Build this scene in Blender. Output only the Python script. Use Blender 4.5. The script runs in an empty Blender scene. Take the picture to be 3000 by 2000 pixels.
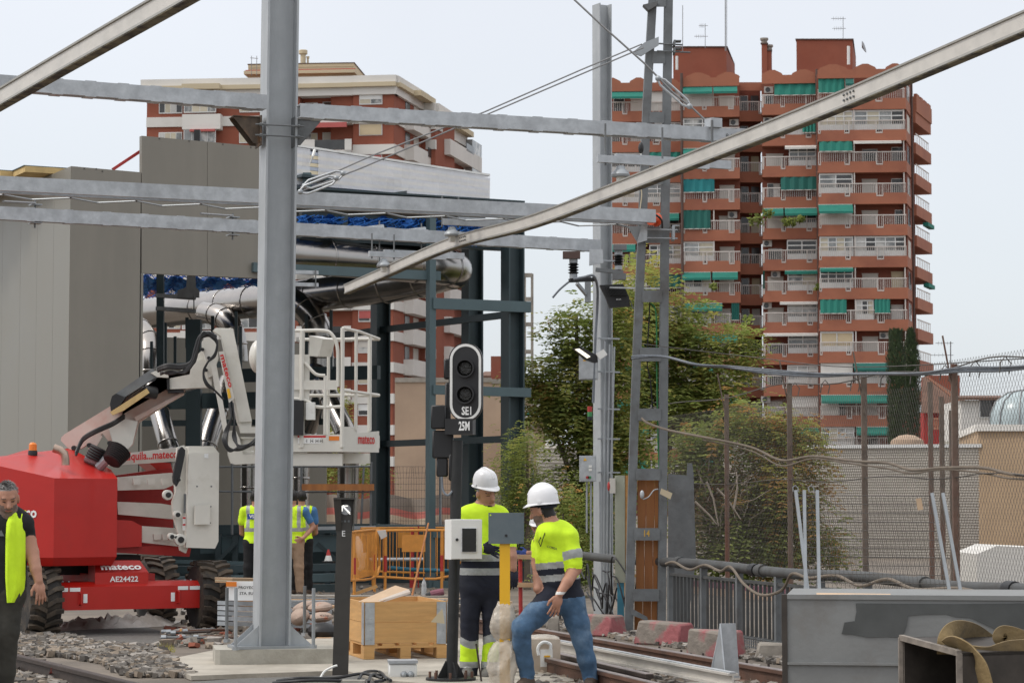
import bpy, math, random
import numpy as np
from mathutils import Vector, Matrix, noise as mnoise
V = Vector
R = math.radians
random.seed(7)
sc = bpy.context.scene
col = sc.collection
# ------------------------------------------------------------------ camera
FPX, CX, CY, HZ, EYE = 7000.0, 1500.0, 1000.0, 1460.0, 1.55
TH = math.atan((HZ - CY) / FPX)
cam = bpy.data.cameras.new('camera')
cam.sensor_width = 36.0
cam.lens = 36.0 * FPX / 3000.0
cam.clip_start = 0.1
cam.clip_end = 6000
cam.dof.use_dof = True
cam.dof.focus_distance = 22.0
cam.dof.aperture_fstop = 11.0
camo = bpy.data.objects.new('camera', cam)
camo.location = (0, 0, EYE)
camo.rotation_euler = (R(90) + TH, 0, 0)
col.objects.link(camo)
sc.camera = camo
sc.view_settings.view_transform = 'Standard'
sc.view_settings.look = 'None'
sc.view_settings.exposure = 0.0
sc.view_settings.gamma = 1.0
sc.cycles.use_denoising = True
sc.cycles.max_bounces = 6
sc.cycles.diffuse_bounces = 3
sc.cycles.glossy_bounces = 3
sc.cycles.transmission_bounces = 4
sc.cycles.transparent_max_bounces = 8
# ------------------------------------------------------------------ sky: overcast, brighter overhead
SUN_EL, SUN_AZ = 52.0, -100.0      # azimuth from +Y towards +X
wd = bpy.data.worlds.new('World')
sc.world = wd
wd.use_nodes = True
nt = wd.node_tree
nt.nodes.clear()
def wn(t, **k):
    n = nt.nodes.new(t)
    for a, b in k.items():
        setattr(n, a, b)
    return n
sky = wn('ShaderNodeTexSky', sky_type='NISHITA', sun_disc=False)
sky.sun_elevation = R(SUN_EL)
sky.sun_rotation = R(SUN_AZ)
sky.air_density = 1.0
sky.dust_density = 3.0
bg1 = wn('ShaderNodeBackground')
bg1.inputs[1].default_value = 0.05
nt.links.new(sky.outputs[0], bg1.inputs[0])
tc = wn('ShaderNodeTexCoord')
sp = wn('ShaderNodeSeparateXYZ')
nt.links.new(tc.outputs['Generated'], sp.inputs[0])
rp = wn('ShaderNodeValToRGB')
nt.links.new(sp.outputs[2], rp.inputs[0])
e = rp.color_ramp.elements
e[0].position = 0.0; e[0].color = (0.62, 0.665, 0.715, 1)
e[1].position = 1.0; e[1].color = (1.38, 1.36, 1.33, 1)
q = e.new(0.10); q.color = (0.675, 0.70, 0.735, 1)
q = e.new(0.21); q.color = (0.75, 0.75, 0.77, 1)
cn = wn('ShaderNodeTexNoise')
cn.inputs['Scale'].default_value = 2.2
cn.inputs['Detail'].default_value = 4
nt.links.new(tc.outputs['Generated'], cn.inputs['Vector'])
cr = wn('ShaderNodeMapRange')
cr.inputs[1].default_value = 0.3; cr.inputs[2].default_value = 0.7
cr.inputs[3].default_value = 0.93; cr.inputs[4].default_value = 1.07
nt.links.new(cn.outputs[0], cr.inputs[0])
mx = wn('ShaderNodeVectorMath', operation='SCALE')
nt.links.new(rp.outputs[0], mx.inputs[0])
nt.links.new(cr.outputs[0], mx.inputs['Scale'])
bg2 = wn('ShaderNodeBackground')
bg2.inputs[1].default_value = 1.0
nt.links.new(mx.outputs[0], bg2.inputs[0])
ad = wn('ShaderNodeAddShader')
nt.links.new(bg1.outputs[0], ad.inputs[0])
nt.links.new(bg2.outputs[0], ad.inputs[1])
wo = wn('ShaderNodeOutputWorld')
nt.links.new(ad.outputs[0], wo.inputs[0])
sun = bpy.data.lights.new('sun', 'SUN')
sun.energy = 1.25
sun.angle = R(10)
sun.color = (1.0, 0.97, 0.92)
suno = bpy.data.objects.new('sun', sun)
sd = V((math.sin(R(SUN_AZ)) * math.cos(R(SUN_EL)), math.cos(R(SUN_AZ)) * math.cos(R(SUN_EL)), math.sin(R(SUN_EL))))
suno.rotation_euler = sd.to_track_quat('Z', 'Y').to_euler()
suno.location = (0, 0, 60)
col.objects.link(suno)

# ------------------------------------------------------------------ geometry of the shot
CO, SI = math.cos(TH), math.sin(TH)
def ray(x, y):
    a, b = (x - CX) / FPX, (CY - y) / FPX
    return V((a, CO - b * SI, SI + b * CO))
def W(x, y, d):                 # point at horizontal depth d
    r = ray(x, y)
    return V((0, 0, EYE)) + r * (d / r.y)
def Wz(x, y, z=0.0):            # point at height z
    r = ray(x, y)
    return V((0, 0, EYE)) + r * ((z - EYE) / r.z)
def mpp(d):
    return d / FPX
AL = R(24)
BD = V((math.cos(AL), math.sin(AL), 0))      # across the tracks, receding right
TD = V((-math.sin(AL), math.cos(AL), 0))     # along the tracks, receding left
UP = V((0, 0, 1))

# ------------------------------------------------------------------ mesh builder
class B:
    def __init__(s, M=None):
        s.v = []; s.f = []; s.mi = []; s.M = M; s.k = 0
    def add(s, vs, fs):
        n = len(s.v)
        if s.M is not None:
            vs = [s.M @ V(v) for v in vs]
        s.v.extend(vs)
        for f in fs:
            s.f.append(tuple(i + n for i in f)); s.mi.append(s.k)
        return s
    def box(s, c, d, rz=0.0, rx=0.0, ry=0.0):
        c = V(c); m = Matrix.Rotation(rz, 3, 'Z') @ Matrix.Rotation(rx, 3, 'X') @ Matrix.Rotation(ry, 3, 'Y')
        vs = [c + m @ V((x * d[0] / 2, y * d[1] / 2, z * d[2] / 2)) for z in (-1, 1) for y in (-1, 1) for x in (-1, 1)]
        return s.add(vs, [(0, 2, 3, 1), (4, 5, 7, 6), (0, 1, 5, 4), (2, 6, 7, 3), (0, 4, 6, 2), (1, 3, 7, 5)])
    def prof(s, p, q, poly, up=UP, cap=True):
        return s.sweep([p, q], poly, up, cap)
    def sweep(s, pts, poly, up=UP, cap=True):
        pts = [V(p) for p in pts]; n = len(poly); vs = []
        for i, p in enumerate(pts):
            a = pts[max(i - 1, 0)]; b = pts[min(i + 1, len(pts) - 1)]
            t = (b - a).normalized()
            u = t.cross(V(up))
            if u.length < 1e-4: u = t.cross(V((0, 1, 0)))
            u.normalize(); w = u.cross(t)
            vs += [p + u * x + w * y for x, y in poly]
        fs = []
        for i in range(len(pts) - 1):
            for j in range(n):
                k = (j + 1) % n
                fs.append((i * n + j, i * n + k, (i + 1) * n + k, (i + 1) * n + j))
        if cap:
            fs.append(tuple(range(n - 1, -1, -1)))
            fs.append(tuple((len(pts) - 1) * n + j for j in range(n)))
        return s.add(vs, fs)
    def bar(s, p, q, w, h=None, up=UP):
        h = w if h is None else h
        return s.prof(p, q, [(-w / 2, -h / 2), (w / 2, -h / 2), (w / 2, h / 2), (-w / 2, h / 2)], up)
    def ibeam(s, p, q, w, h, tw, tf, up=UP):
        a, b, c = w / 2, h / 2, tw / 2
        return s.prof(p, q, [(-a, -b), (a, -b), (a, -b + tf), (c, -b + tf), (c, b - tf), (a, b - tf), (a, b), (-a, b), (-a, b - tf), (-c, b - tf), (-c, -b + tf), (-a, -b + tf)], up)
    def tube(s, pts, r, n=8, cap=True, up=UP):
        pts = [V(p) for p in pts]; vs = []; L = len(pts)
        rs = r if isinstance(r, (list, tuple)) else [r] * L
        pu = None
        for i, p in enumerate(pts):
            a = pts[max(i - 1, 0)]; b = pts[min(i + 1, L - 1)]
            t = (b - a).normalized()
            if pu is None:
                u = t.cross(V(up))
                if u.length < 1e-3: u = t.cross(V((1, 0, 0)))
            else:
                u = pu - t * pu.dot(t)
            u.normalize(); pu = u; w = t.cross(u)
            vs += [p + (u * math.cos(2 * math.pi * j / n) + w * math.sin(2 * math.pi * j / n)) * rs[i] for j in range(n)]
        fs = []
        for i in range(L - 1):
            for j in range(n):
                k = (j + 1) % n
                fs.append((i * n + j, i * n + k, (i + 1) * n + k, (i + 1) * n + j))
        if cap:
            fs.append(tuple(range(n - 1, -1, -1))); fs.append(tuple((L - 1) * n + j for j in range(n)))
        return s.add(vs, fs)
    def lathe(s, prof, o, axis=UP, n=16):
        o = V(o); ax = V(axis).normalized()
        u = ax.orthogonal().normalized(); w = ax.cross(u); vs = []
        for r, h in prof:
            vs += [o + ax * h + (u * math.cos(2 * math.pi * j / n) + w * math.sin(2 * math.pi * j / n)) * max(r, 1e-4) for j in range(n)]
        fs = []
        for i in range(len(prof) - 1):
            for j in range(n):
                k = (j + 1) % n
                fs.append((i * n + j, i * n + k, (i + 1) * n + k, (i + 1) * n + j))
        fs.append(tuple(range(n - 1, -1, -1))); fs.append(tuple((len(prof) - 1) * n + j for j in range(n)))
        return s.add(vs, fs)
    def prism(s, poly, vec):
        poly = [V(p) for p in poly]; n = len(poly); vec = V(vec)
        vs = poly + [p + vec for p in poly]
        fs = [tuple(range(n - 1, -1, -1)), tuple(range(n, 2 * n))]
        for j in range(n):
            k = (j + 1) % n
            fs.append((j, k, n + k, n + j))
        return s.add(vs, fs)
    def ball(s, c, r, n=12, m=8, rot=None):
        c = V(c); r = V((r, r, r)) if not hasattr(r, '__len__') else V(r); vs = []; fs = []
        for i in range(m + 1):
            a = math.pi * i / m
            for j in range(n):
                b = 2 * math.pi * j / n
                p = V((math.sin(a) * math.cos(b) * r.x, math.sin(a) * math.sin(b) * r.y, math.cos(a) * r.z))
                vs.append(c + (rot @ p if rot else p))
        for i in range(m):
            for j in range(n):
                k = (j + 1) % n
                fs.append((i * n + j, (i + 1) * n + j, (i + 1) * n + k, i * n + k))
        return s.add(vs, fs)
    def quad(s, a, b, c, d):
        return s.add([V(a), V(b), V(c), V(d)], [(0, 1, 2, 3)])
    def text(s, body, o, xd, yd, w, h=None, depth=0.003, bold=0.0):
        cu = bpy.data.curves.new('t', 'FONT'); cu.body = body; cu.size = 1; cu.offset = bold; cu.resolution_u = 2
        cu.extrude = 0.0
        ob = bpy.data.objects.new('t', cu); me = ob.to_mesh()
        vs = [v.co.copy() for v in me.vertices]; fs = [tuple(p.vertices) for p in me.polygons]
        ob.to_mesh_clear(); bpy.data.objects.remove(ob); bpy.data.curves.remove(cu)
        if not vs: return s
        x0 = min(v.x for v in vs); x1 = max(v.x for v in vs); y0 = min(v.y for v in vs); y1 = max(v.y for v in vs)
        k = w / (x1 - x0); ky = k if h is None else h / (y1 - y0)
        xd = V(xd).normalized(); yd = V(yd).normalized(); nd = xd.cross(yd)
        vs = [V(o) + xd * ((v.x - x0) * k) + yd * ((v.y - y0) * ky) + nd * depth for v in vs]
        return s.add(vs, fs)

def offs(o):
    v = V((0, 0, 0))
    while o is not None:
        v = v + V(o.location); o = o.parent
    return v
def mesh(name, b, mats, parent=None, loc=None, sharp=32):
    o0 = offs(parent) if parent is not None else V((0, 0, 0))
    if loc is not None: o0 = V(loc)
    me = bpy.data.meshes.new(name)
    me.from_pydata([tuple(V(v) - o0) for v in b.v], [], b.f)
    if not isinstance(mats, (list, tuple)): mats = [mats]
    for m in mats: me.materials.append(m)
    if len(mats) > 1: me.polygons.foreach_set('material_index', b.mi)
    me.polygons.foreach_set('use_smooth', [True] * len(me.polygons))
    me.set_sharp_from_angle(angle=R(sharp))
    me.update()
    o = bpy.data.objects.new(name, me); col.objects.link(o)
    if parent is not None: o.parent = parent
    else: o.location = o0
    return o
def tag(o, label, cat, group=None):
    o['label'] = label; o['category'] = cat
    if group: o['group'] = group
    return o
def thing(name, label, cat, loc, group=None):
    o = bpy.data.objects.new(name, None); col.objects.link(o)
    o.empty_display_size = 0.2; o.location = V(loc)
    return tag(o, label, cat, group)
def part(name, b, m, parent, label=None, sharp=32):
    o = mesh(name, b, m, parent, sharp=sharp)
    if label: o['label'] = label
    return o
def solo(name, label, cat, b, m, loc, group=None, sharp=32):
    return tag(mesh(name, b, m, None, loc, sharp), label, cat, group)
def struct(name, b, m, kind='structure'):
    o = mesh(name, b, m, None, (0, 0, 0)); o['kind'] = kind
    return o
def copy_tree(o, parent=None):
    c = o.copy(); col.objects.link(c)
    if parent is not None: c.parent = parent
    for ch in list(o.children): copy_tree(ch, c)
    return c

# ------------------------------------------------------------------ materials
def mat(name, c, rough=0.55, metal=0.0, var=0.12, scale=4.0, bump=0.0, bscale=None, c2=None, thr=(0.45, 0.7), c2scale=2.0,
        stretch=(1, 1, 1), emit=None, spec=0.5, alpha=None, trans=0.0, coat=0.0, c2stretch=None):
    m = bpy.data.materials.new(name); m.use_nodes = True
    t = m.node_tree; n = t.nodes; L = t.links
    p = n['Principled BSDF']
    p.inputs['Roughness'].default_value = rough; p.inputs['Metallic'].default_value = metal
    p.inputs['Specular IOR Level'].default_value = spec
    if coat: p.inputs['Coat Weight'].default_value = coat
    if trans: p.inputs['Transmission Weight'].default_value = trans
    if alpha is not None: p.inputs['Alpha'].default_value = alpha
    tc = n.new('ShaderNodeTexCoord'); mp = n.new('ShaderNodeMapping'); mp.inputs['Scale'].default_value = stretch
    L.new(tc.outputs['Object'], mp.inputs[0])
    nz = n.new('ShaderNodeTexNoise'); nz.inputs['Scale'].default_value = scale; nz.inputs['Detail'].default_value = 6
    nz.inputs['Roughness'].default_value = 0.62
    L.new(mp.outputs[0], nz.inputs['Vector'])
    r = n.new('ShaderNodeValToRGB'); e = r.color_ramp.elements
    e[0].position = 0.3; e[1].position = 0.7
    e[0].color = tuple(x * (1 - var) for x in c) + (1,); e[1].color = tuple(min(1, x * (1 + var)) for x in c) + (1,)
    L.new(nz.outputs[0], r.inputs[0]); out = r.outputs[0]
    if c2:
        n2 = n.new('ShaderNodeTexNoise'); n2.inputs['Scale'].default_value = c2scale; n2.inputs['Detail'].default_value = 8
        n2.inputs['Roughness'].default_value = 0.65
        if c2stretch:
            mp2 = n.new('ShaderNodeMapping'); mp2.inputs['Scale'].default_value = c2stretch
            L.new(tc.outputs['Object'], mp2.inputs[0]); L.new(mp2.outputs[0], n2.inputs['Vector'])
        else:
            L.new(mp.outputs[0], n2.inputs['Vector'])
        r2 = n.new('ShaderNodeMapRange'); r2.inputs[1].default_value = thr[0]; r2.inputs[2].default_value = thr[1]
        L.new(n2.outputs[0], r2.inputs[0])
        x = n.new('ShaderNodeMix'); x.data_type = 'RGBA'
        L.new(r2.outputs[0], x.inputs[0]); L.new(out, x.inputs[6]); x.inputs[7].default_value = tuple(c2) + (1,)
        out = x.outputs[2]
    L.new(out, p.inputs['Base Color'])
    rr = n.new('ShaderNodeMapRange'); rr.inputs[3].default_value = max(0.03, rough - 0.08); rr.inputs[4].default_value = min(1, rough + 0.1)
    L.new(nz.outputs[0], rr.inputs[0]); L.new(rr.outputs[0], p.inputs['Roughness'])
    if bump:
        nb = n.new('ShaderNodeTexNoise'); nb.inputs['Scale'].default_value = bscale or scale * 6; nb.inputs['Detail'].default_value = 5
        L.new(mp.outputs[0], nb.inputs['Vector'])
        bp = n.new('ShaderNodeBump'); bp.inputs['Strength'].default_value = bump; bp.inputs['Distance'].default_value = 0.02
        L.new(nb.outputs[0], bp.inputs['Height']); L.new(bp.outputs[0], p.inputs['Normal'])
    if emit:
        p.inputs['Emission Color'].default_value = tuple(emit[:3]) + (1,); p.inputs['Emission Strength'].default_value = emit[3]
    return m
M = {}
M['galv'] = mat('galvanised_steel', (0.34, 0.36, 0.375), 0.46, 0.45, 0.14, 7, 0.05, 60, c2=(0.27, 0.29, 0.30), c2scale=1.4, thr=(0.45, 0.75))
M['galv_beam'] = mat('galvanised_beam', (0.43, 0.45, 0.465), 0.42, 0.35, 0.2, 9, 0.06, 50, c2=(0.3, 0.31, 0.32), c2scale=2.0, thr=(0.5, 0.75))
M['column'] = mat('grey_column_paint', (0.40, 0.42, 0.43), 0.5, 0.2, 0.1, 5, 0.03, 60, c2=(0.33, 0.35, 0.365), c2scale=1.1, thr=(0.42, 0.7), c2stretch=(3, 3, 0.5))
M['old_steel'] = mat('old_grey_steel', (0.15, 0.16, 0.165), 0.6, 0.15, 0.2, 5, 0.1, 40, c2=(0.09, 0.085, 0.08), c2scale=2.2, thr=(0.5, 0.72))
M['dark_post'] = mat('dark_steel_paint', (0.032, 0.052, 0.058), 0.45, 0.1, 0.15, 3)
M['dark_girt'] = mat('slate_steel_paint', (0.075, 0.115, 0.125), 0.5, 0.1, 0.1, 3)
M['black'] = mat('black_plastic', (0.012, 0.012, 0.013), 0.45, 0, 0.3, 6)
M['black_metal'] = mat('black_metal', (0.017, 0.018, 0.018), 0.5, 0.1, 0.3, 8, 0.05, 60)
M['signal_post'] = mat('dark_bollard_paint', (0.050, 0.046, 0.040), 0.5, 0.1, 0.2, 6)
M['rubber'] = mat('rubber', (0.020, 0.018, 0.016), 0.8, 0, 0.3, 10, 0.2, 40, c2=(0.10, 0.075, 0.05), c2scale=4, thr=(0.48, 0.75))
M['tread'] = mat('muddy_rubber', (0.085, 0.064, 0.045), 0.85, 0, 0.35, 9, 0.2, 40, c2=(0.03, 0.026, 0.022), c2scale=5, thr=(0.45, 0.65))
M['red'] = mat('red_paint', (0.45, 0.011, 0.006), 0.4, 0, 0.08, 3, c2=(0.34, 0.016, 0.010), c2scale=3, thr=(0.55, 0.85), coat=0.15)
M['red_dark'] = mat('red_frame_paint', (0.34, 0.015, 0.012), 0.45, 0, 0.15, 5)
M['white_paint'] = mat('white_machine_paint', (0.63, 0.61, 0.55), 0.4, 0, 0.06, 4, c2=(0.44, 0.41, 0.34), c2scale=3, thr=(0.55, 0.85), coat=0.2)
M['pink_white'] = mat('faded_boom_paint', (0.62, 0.50, 0.44), 0.4, 0, 0.08, 4, c2=(0.50, 0.24, 0.18), c2scale=2, thr=(0.5, 0.75))
M['white'] = mat('white_enamel', (0.72, 0.72, 0.69), 0.45, 0, 0.04, 5, c2=(0.52, 0.51, 0.47), c2scale=5, thr=(0.58, 0.85))
M['white_text'] = mat('white_lettering', (0.8, 0.8, 0.78), 0.6, 0, 0.03)
M['red_text'] = mat('red_lettering', (0.55, 0.02, 0.02), 0.5, 0, 0.05)
M['yellow_text'] = mat('ochre_lettering', (0.5, 0.30, 0.05), 0.6, 0, 0.15)
M['black_text'] = mat('black_lettering', (0.02, 0.02, 0.02), 0.6, 0, 0.05)
M['chalk'] = mat('chalk', (0.72, 0.73, 0.73), 0.9, 0, 0.2, 40)
M['concrete'] = mat('concrete', (0.38, 0.36, 0.31), 0.9, 0, 0.14, 5, 0.25, 30, c2=(0.26, 0.24, 0.20), c2scale=1.7, thr=(0.5, 0.75))
M['concrete_old'] = mat('old_concrete', (0.30, 0.27, 0.23), 0.92, 0, 0.25, 6, 0.5, 18, c2=(0.17, 0.15, 0.13), c2scale=3, thr=(0.48, 0.7))
M['rust'] = mat('rusty_rail', (0.145, 0.075, 0.05), 0.75, 0.2, 0.3, 8, 0.2, 40, c2=(0.07, 0.045, 0.035), c2scale=4)
M['rail_top'] = mat('rail_head', (0.33, 0.28, 0.26), 0.35, 0.7, 0.2, 10)
M['dark_rail'] = mat('dark_rail_steel', (0.06, 0.045, 0.038), 0.6, 0.4, 0.3, 8, 0.2, 40)
M['alu'] = mat('aluminium_rail', (0.60, 0.57, 0.52), 0.42, 0.15, 0.08, 5, c2=(0.42, 0.40, 0.36), c2scale=2, thr=(0.5, 0.8), c2stretch=(1, 1, 3))
M['alu_side'] = mat('aluminium_edge', (0.31, 0.30, 0.27), 0.5, 0.3, 0.15, 6)
M['alu_dirty'] = mat('grimy_aluminium', (0.16, 0.14, 0.09), 0.7, 0.2, 0.3, 9, c2=(0.035, 0.03, 0.025), c2scale=6, thr=(0.46, 0.6))
M['cable'] = mat('steel_cable', (0.24, 0.24, 0.24), 0.5, 0.6, 0.15, 20)
M['cladding'] = mat('grey_cladding', (0.215, 0.20, 0.168), 0.5, 0.15, 0.06, 0.8, c2=(0.24, 0.222, 0.186), c2scale=0.7, thr=(0.4, 0.7), c2stretch=(2.5, 2.5, .35))
M['clad_light'] = mat('grey_cladding_sheen', (0.215, 0.203, 0.172), 0.4, 0.2, 0.05, 0.8)
M['seam'] = mat('panel_seam', (0.09, 0.085, 0.075), 0.7)
M['foam'] = mat('foam_core', (0.55, 0.40, 0.18), 0.9, 0, 0.2)
M['steel_duct'] = mat('stainless_duct', (0.36, 0.34, 0.32), 0.22, 1.0, 0.06, 3, 0.03, 5)
M['net'] = mat('blue_net', (0.018, 0.14, 0.48), 0.7, 0, 0.3, 8)
M['wood'] = mat('pine_board', (0.52, 0.28, 0.095), 0.7, 0, 0.2, 3, 0.1, 20, stretch=(1, 1, 6), c2=(0.38, 0.18, 0.055), c2scale=1.5)
M['wood_h'] = mat('pine_crate_board', (0.56, 0.32, 0.12), 0.7, 0, 0.14, 3, 0.08, 20, stretch=(1, 1, 7), c2=(0.42, 0.215, 0.07), c2scale=1.4, thr=(0.5, 0.8))
M['wood_door'] = mat('varnished_board', (0.40, 0.155, 0.04), 0.55, 0, 0.25, 3, stretch=(8, 8, 0.7), c2=(0.26, 0.09, 0.025), c2scale=1.5)
M['wood_pale'] = mat('old_timber', (0.44, 0.28, 0.16), 0.8, 0, 0.2, 4, 0.15, 20)
M['card'] = mat('cardboard', (0.52, 0.37, 0.24), 0.85, 0, 0.08, 4)
M['card_grey'] = mat('wrapped_cardboard', (0.48, 0.39, 0.31), 0.45, 0, 0.1, 4, c2=(0.58, 0.52, 0.45), c2scale=3)
M['orange'] = mat('orange_barrier_paint', (0.62, 0.26, 0.045), 0.5, 0, 0.12, 8)
M['redpipe'] = mat('red_tube_paint', (0.40, 0.03, 0.025), 0.5, 0, 0.2, 8)
M['yellow'] = mat('yellow_paint', (0.78, 0.43, 0.012), 0.45, 0, 0.05, 5, c2=(0.68, 0.36, 0.03), c2scale=6, thr=(0.55, 0.85))
M['plate'] = mat('slate_plate_paint', (0.105, 0.135, 0.15), 0.45, 0.1, 0.07, 4, c2=(0.13, 0.155, 0.165), c2scale=4)
M['wrap'] = mat('plastic_film', (0.62, 0.57, 0.49), 0.25, 0, 0.15, 9, 0.8, 16, alpha=0.6)
M['glass_dark'] = mat('dark_glass', (0.02, 0.022, 0.022), 0.08, 0, 0.2, 2)
M['hivis'] = mat('hi_vis_yellow', (0.60, 0.86, 0.02), 0.8, 0, 0.08, 6, 0.6, 7, emit=None)
M['navy'] = mat('navy_cloth', (0.008, 0.010, 0.020), 0.85, 0, 0.25, 6, 0.3, 12)
M['black_cloth'] = mat('black_cloth', (0.007, 0.007, 0.008), 0.85, 0, 0.25, 6, 0.3, 12)
M['jeans'] = mat('blue_denim', (0.055, 0.115, 0.20), 0.85, 0, 0.35, 7, 0.5, 12, c2=(0.18, 0.26, 0.35), c2scale=2.6, thr=(0.5, 0.72))
M['reflect'] = mat('reflective_tape', (0.34, 0.35, 0.34), 0.4, 0.2, 0.15, 30)
M['skin'] = mat('tanned_skin', (0.40, 0.20, 0.13), 0.55, 0, 0.12, 14)
M['skin_dark'] = mat('shaded_skin', (0.33, 0.155, 0.10), 0.55, 0, 0.12, 14)
M['lips'] = mat('lips', (0.30, 0.11, 0.085), 0.5)
M['hair_grey'] = mat('grey_hair', (0.22, 0.21, 0.20), 0.7, 0, 0.5, 60)
M['hair_dark'] = mat('dark_hair', (0.012, 0.010, 0.009), 0.6, 0, 0.3, 40)
M['beard'] = mat('greying_stubble', (0.15, 0.10, 0.08), 0.8, 0, 0.3, 50)
M['eye'] = mat('eye_shade', (0.035, 0.022, 0.018), 0.3)
M['olive'] = mat('olive_trousers', (0.038, 0.036, 0.029), 0.9, 0, 0.3, 7, 0.3, 12)
M['beige_cloth'] = mat('beige_trousers', (0.34, 0.23, 0.15), 0.85, 0, 0.15, 7, 0.3, 12)
M['blue_shirt'] = mat('blue_shirt', (0.06, 0.17, 0.36), 0.85, 0, 0.15, 7)
M['boot'] = mat('work_boot', (0.075, 0.05, 0.035), 0.75, 0, 0.3, 9)
M['boot_grey'] = mat('grey_work_boot', (0.13, 0.125, 0.115), 0.8, 0, 0.3, 9)
M['glove'] = mat('navy_glove', (0.016, 0.017, 0.035), 0.8, 0, 0.3, 20)
M['glove_blue'] = mat('blue_glove', (0.03, 0.06, 0.22), 0.8, 0, 0.3, 20)
M['helmet'] = mat('white_helmet_shell', (0.74, 0.74, 0.75), 0.3, 0, 0.03, 5, coat=0.3)
M['orange_plastic'] = mat('amber_plastic', (0.72, 0.20, 0.02), 0.3, 0, 0.1)
M['orange_reel'] = mat('orange_reel_plastic', (0.60, 0.09, 0.03), 0.45, 0, 0.15)
M['green_cable'] = mat('green_cable', (0.04, 0.22, 0.07), 0.5)
M['teal'] = mat('green_awning_cloth', (0.014, 0.165, 0.125), 0.8, 0, 0.12, 0.8, stretch=(3, 3, 0.5))
M['teal_dark'] = mat('dark_green_awning_cloth', (0.010, 0.10, 0.082), 0.8, 0, 0.12, 0.8, stretch=(3, 3, 0.5))
M['teal_blue'] = mat('blue_green_awning_cloth', (0.010, 0.155, 0.165), 0.8, 0, 0.1, 0.8, stretch=(3, 3, 0.5))
M['awn_red'] = mat('faded_red_awning', (0.42, 0.10, 0.09), 0.8, 0, 0.1, 0.8)
M['cream'] = mat('cream_awning', (0.52, 0.42, 0.27), 0.8, 0, 0.08, 0.8)
# ================================================================== ground and tracks
M['ground'] = mat('dusty_ground', (0.18, 0.15, 0.12), 0.95, 0, 0.3, 1.2, 0.5, 14, c2=(0.10, 0.085, 0.07), c2scale=0.5)
M['asphalt'] = mat('far_pavement', (0.30, 0.26, 0.21), 0.95, 0, 0.15, 0.3)
b = B(); b.quad((-2500, -300, 0), (2500, -300, 0), (2500, 4500, 0), (-2500, 4500, 0))
struct('ground', b, M['ground'])
def slab(name, px, z, h, m):
    b = B(); b.prism([Wz(x, y, z) for x, y in px], (0, 0, -h)); return struct(name, b, m)
M['pave'] = mat('pale_concrete_slab', (0.41, 0.375, 0.315), 0.9, 0, 0.14, 3, 0.3, 26, c2=(0.27, 0.245, 0.20), c2scale=1.1)
slab('concrete_apron', [(462, 1936), (560, 1978), (1010, 1962), (1110, 1990), (1700, 2030), (1640, 1905), (1560, 1872), (1000, 1862), (700, 1888)], 0.045, 0.04, M['pave'])
M['grate'] = mat('grey_mesh_mat', (0.13, 0.125, 0.115), 0.85, 0.1, 0.3, 30, 0.4, 60)
slab('ground_mat', [(150, 1846), (430, 1836), (560, 1868), (470, 1892), (330, 1902), (200, 1886)], 0.02, 0.016, M['grate'])
slab('walkway_grating', [(560, 1996), (700, 1986), (1040, 1975), (1110, 2000), (1300, 2040), (500, 2040)], 0.05, 0.03, M['grate'])

def rail(name, label, p, q, top_m, side_m, hgt=0.16, group=None):
    p, q = V(p), V(q); d = (q - p).normalized()
    lo = V((0, 0, -1)) * hgt
    t = thing(name, label, 'rail', (p.x, p.y, 0), group)
    b = B()
    b.prof(p + lo, q + lo, [(-.07, 0), (.07, 0), (.07, .012), (.012, .03), (.010, hgt - .045), (.034, hgt - .035), (.034, hgt - .006), (-.034, hgt - .006), (-.034, hgt - .035), (-.010, hgt - .045), (-.012, .03), (-.07, .012)])
    part('rail_body', b, side_m, t)
    b = B(); b.prof(p + lo, q + lo, [(-.033, hgt - .007), (.033, hgt - .007), (.030, hgt), (-.030, hgt)])
    part('rail_head', b, top_m, t)
    return t
def ext(p, q, a, c):
    d = (q - p); return p - d * a, q + d * c
# right-hand track
p, q = ext(Wz(1563, 1837, .17), Wz(2290, 1960, .17), 0.35, 0.3)
rail('track_rail', 'long rusty rail nearest the concrete blocks with bolted clips along it', p, q, M['rail_top'], M['rust'])
rd = (q - p).normalized(); rn = rd.cross(UP).normalized()
p2, q2 = ext(Wz(1646, 1934, .17), Wz(1800, 1970, .17), 0.6, 1.2)
rail('track_rail', 'rusty rail closest to the camera on the right-hand track', p2, q2, M['rail_top'], M['rust'])
p3, q3 = Wz(1560, 1893, .17), Wz(1903, 1972, .17)
rail('check_rail', 'short rusty check rail with a cut end beside the right-hand track', p3, q3, M['rail_top'], M['dark_rail'])
for i in range(11):
    px = 1612 + i * 64
    c = Wz(px, 1880 + (px - 1612) * .169, .02)
    t = thing('rail_clip', 'rusty bolted clip holding the rail nearest the concrete blocks', 'rail clip', c, 'clips along the rusty rail')
    b = B(); b.box(c + V((0, 0, .015)), (.16, .12, .03), math.atan2(rd.y, rd.x)); part('base_plate', b, M['dark_rail'], t)
    b = B(); b.ball(c + V((.01, 0, .05)), (.06, .045, .032), 10, 6); part('spring_clip', b, M['rust'], t)
    b = B(); b.lathe([(.022, 0), (.022, .035), (.011, .036), (.011, .075)], c + V((0, 0, .06)), UP, 6); part('bolt', b, M['dark_rail'], t)
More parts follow.
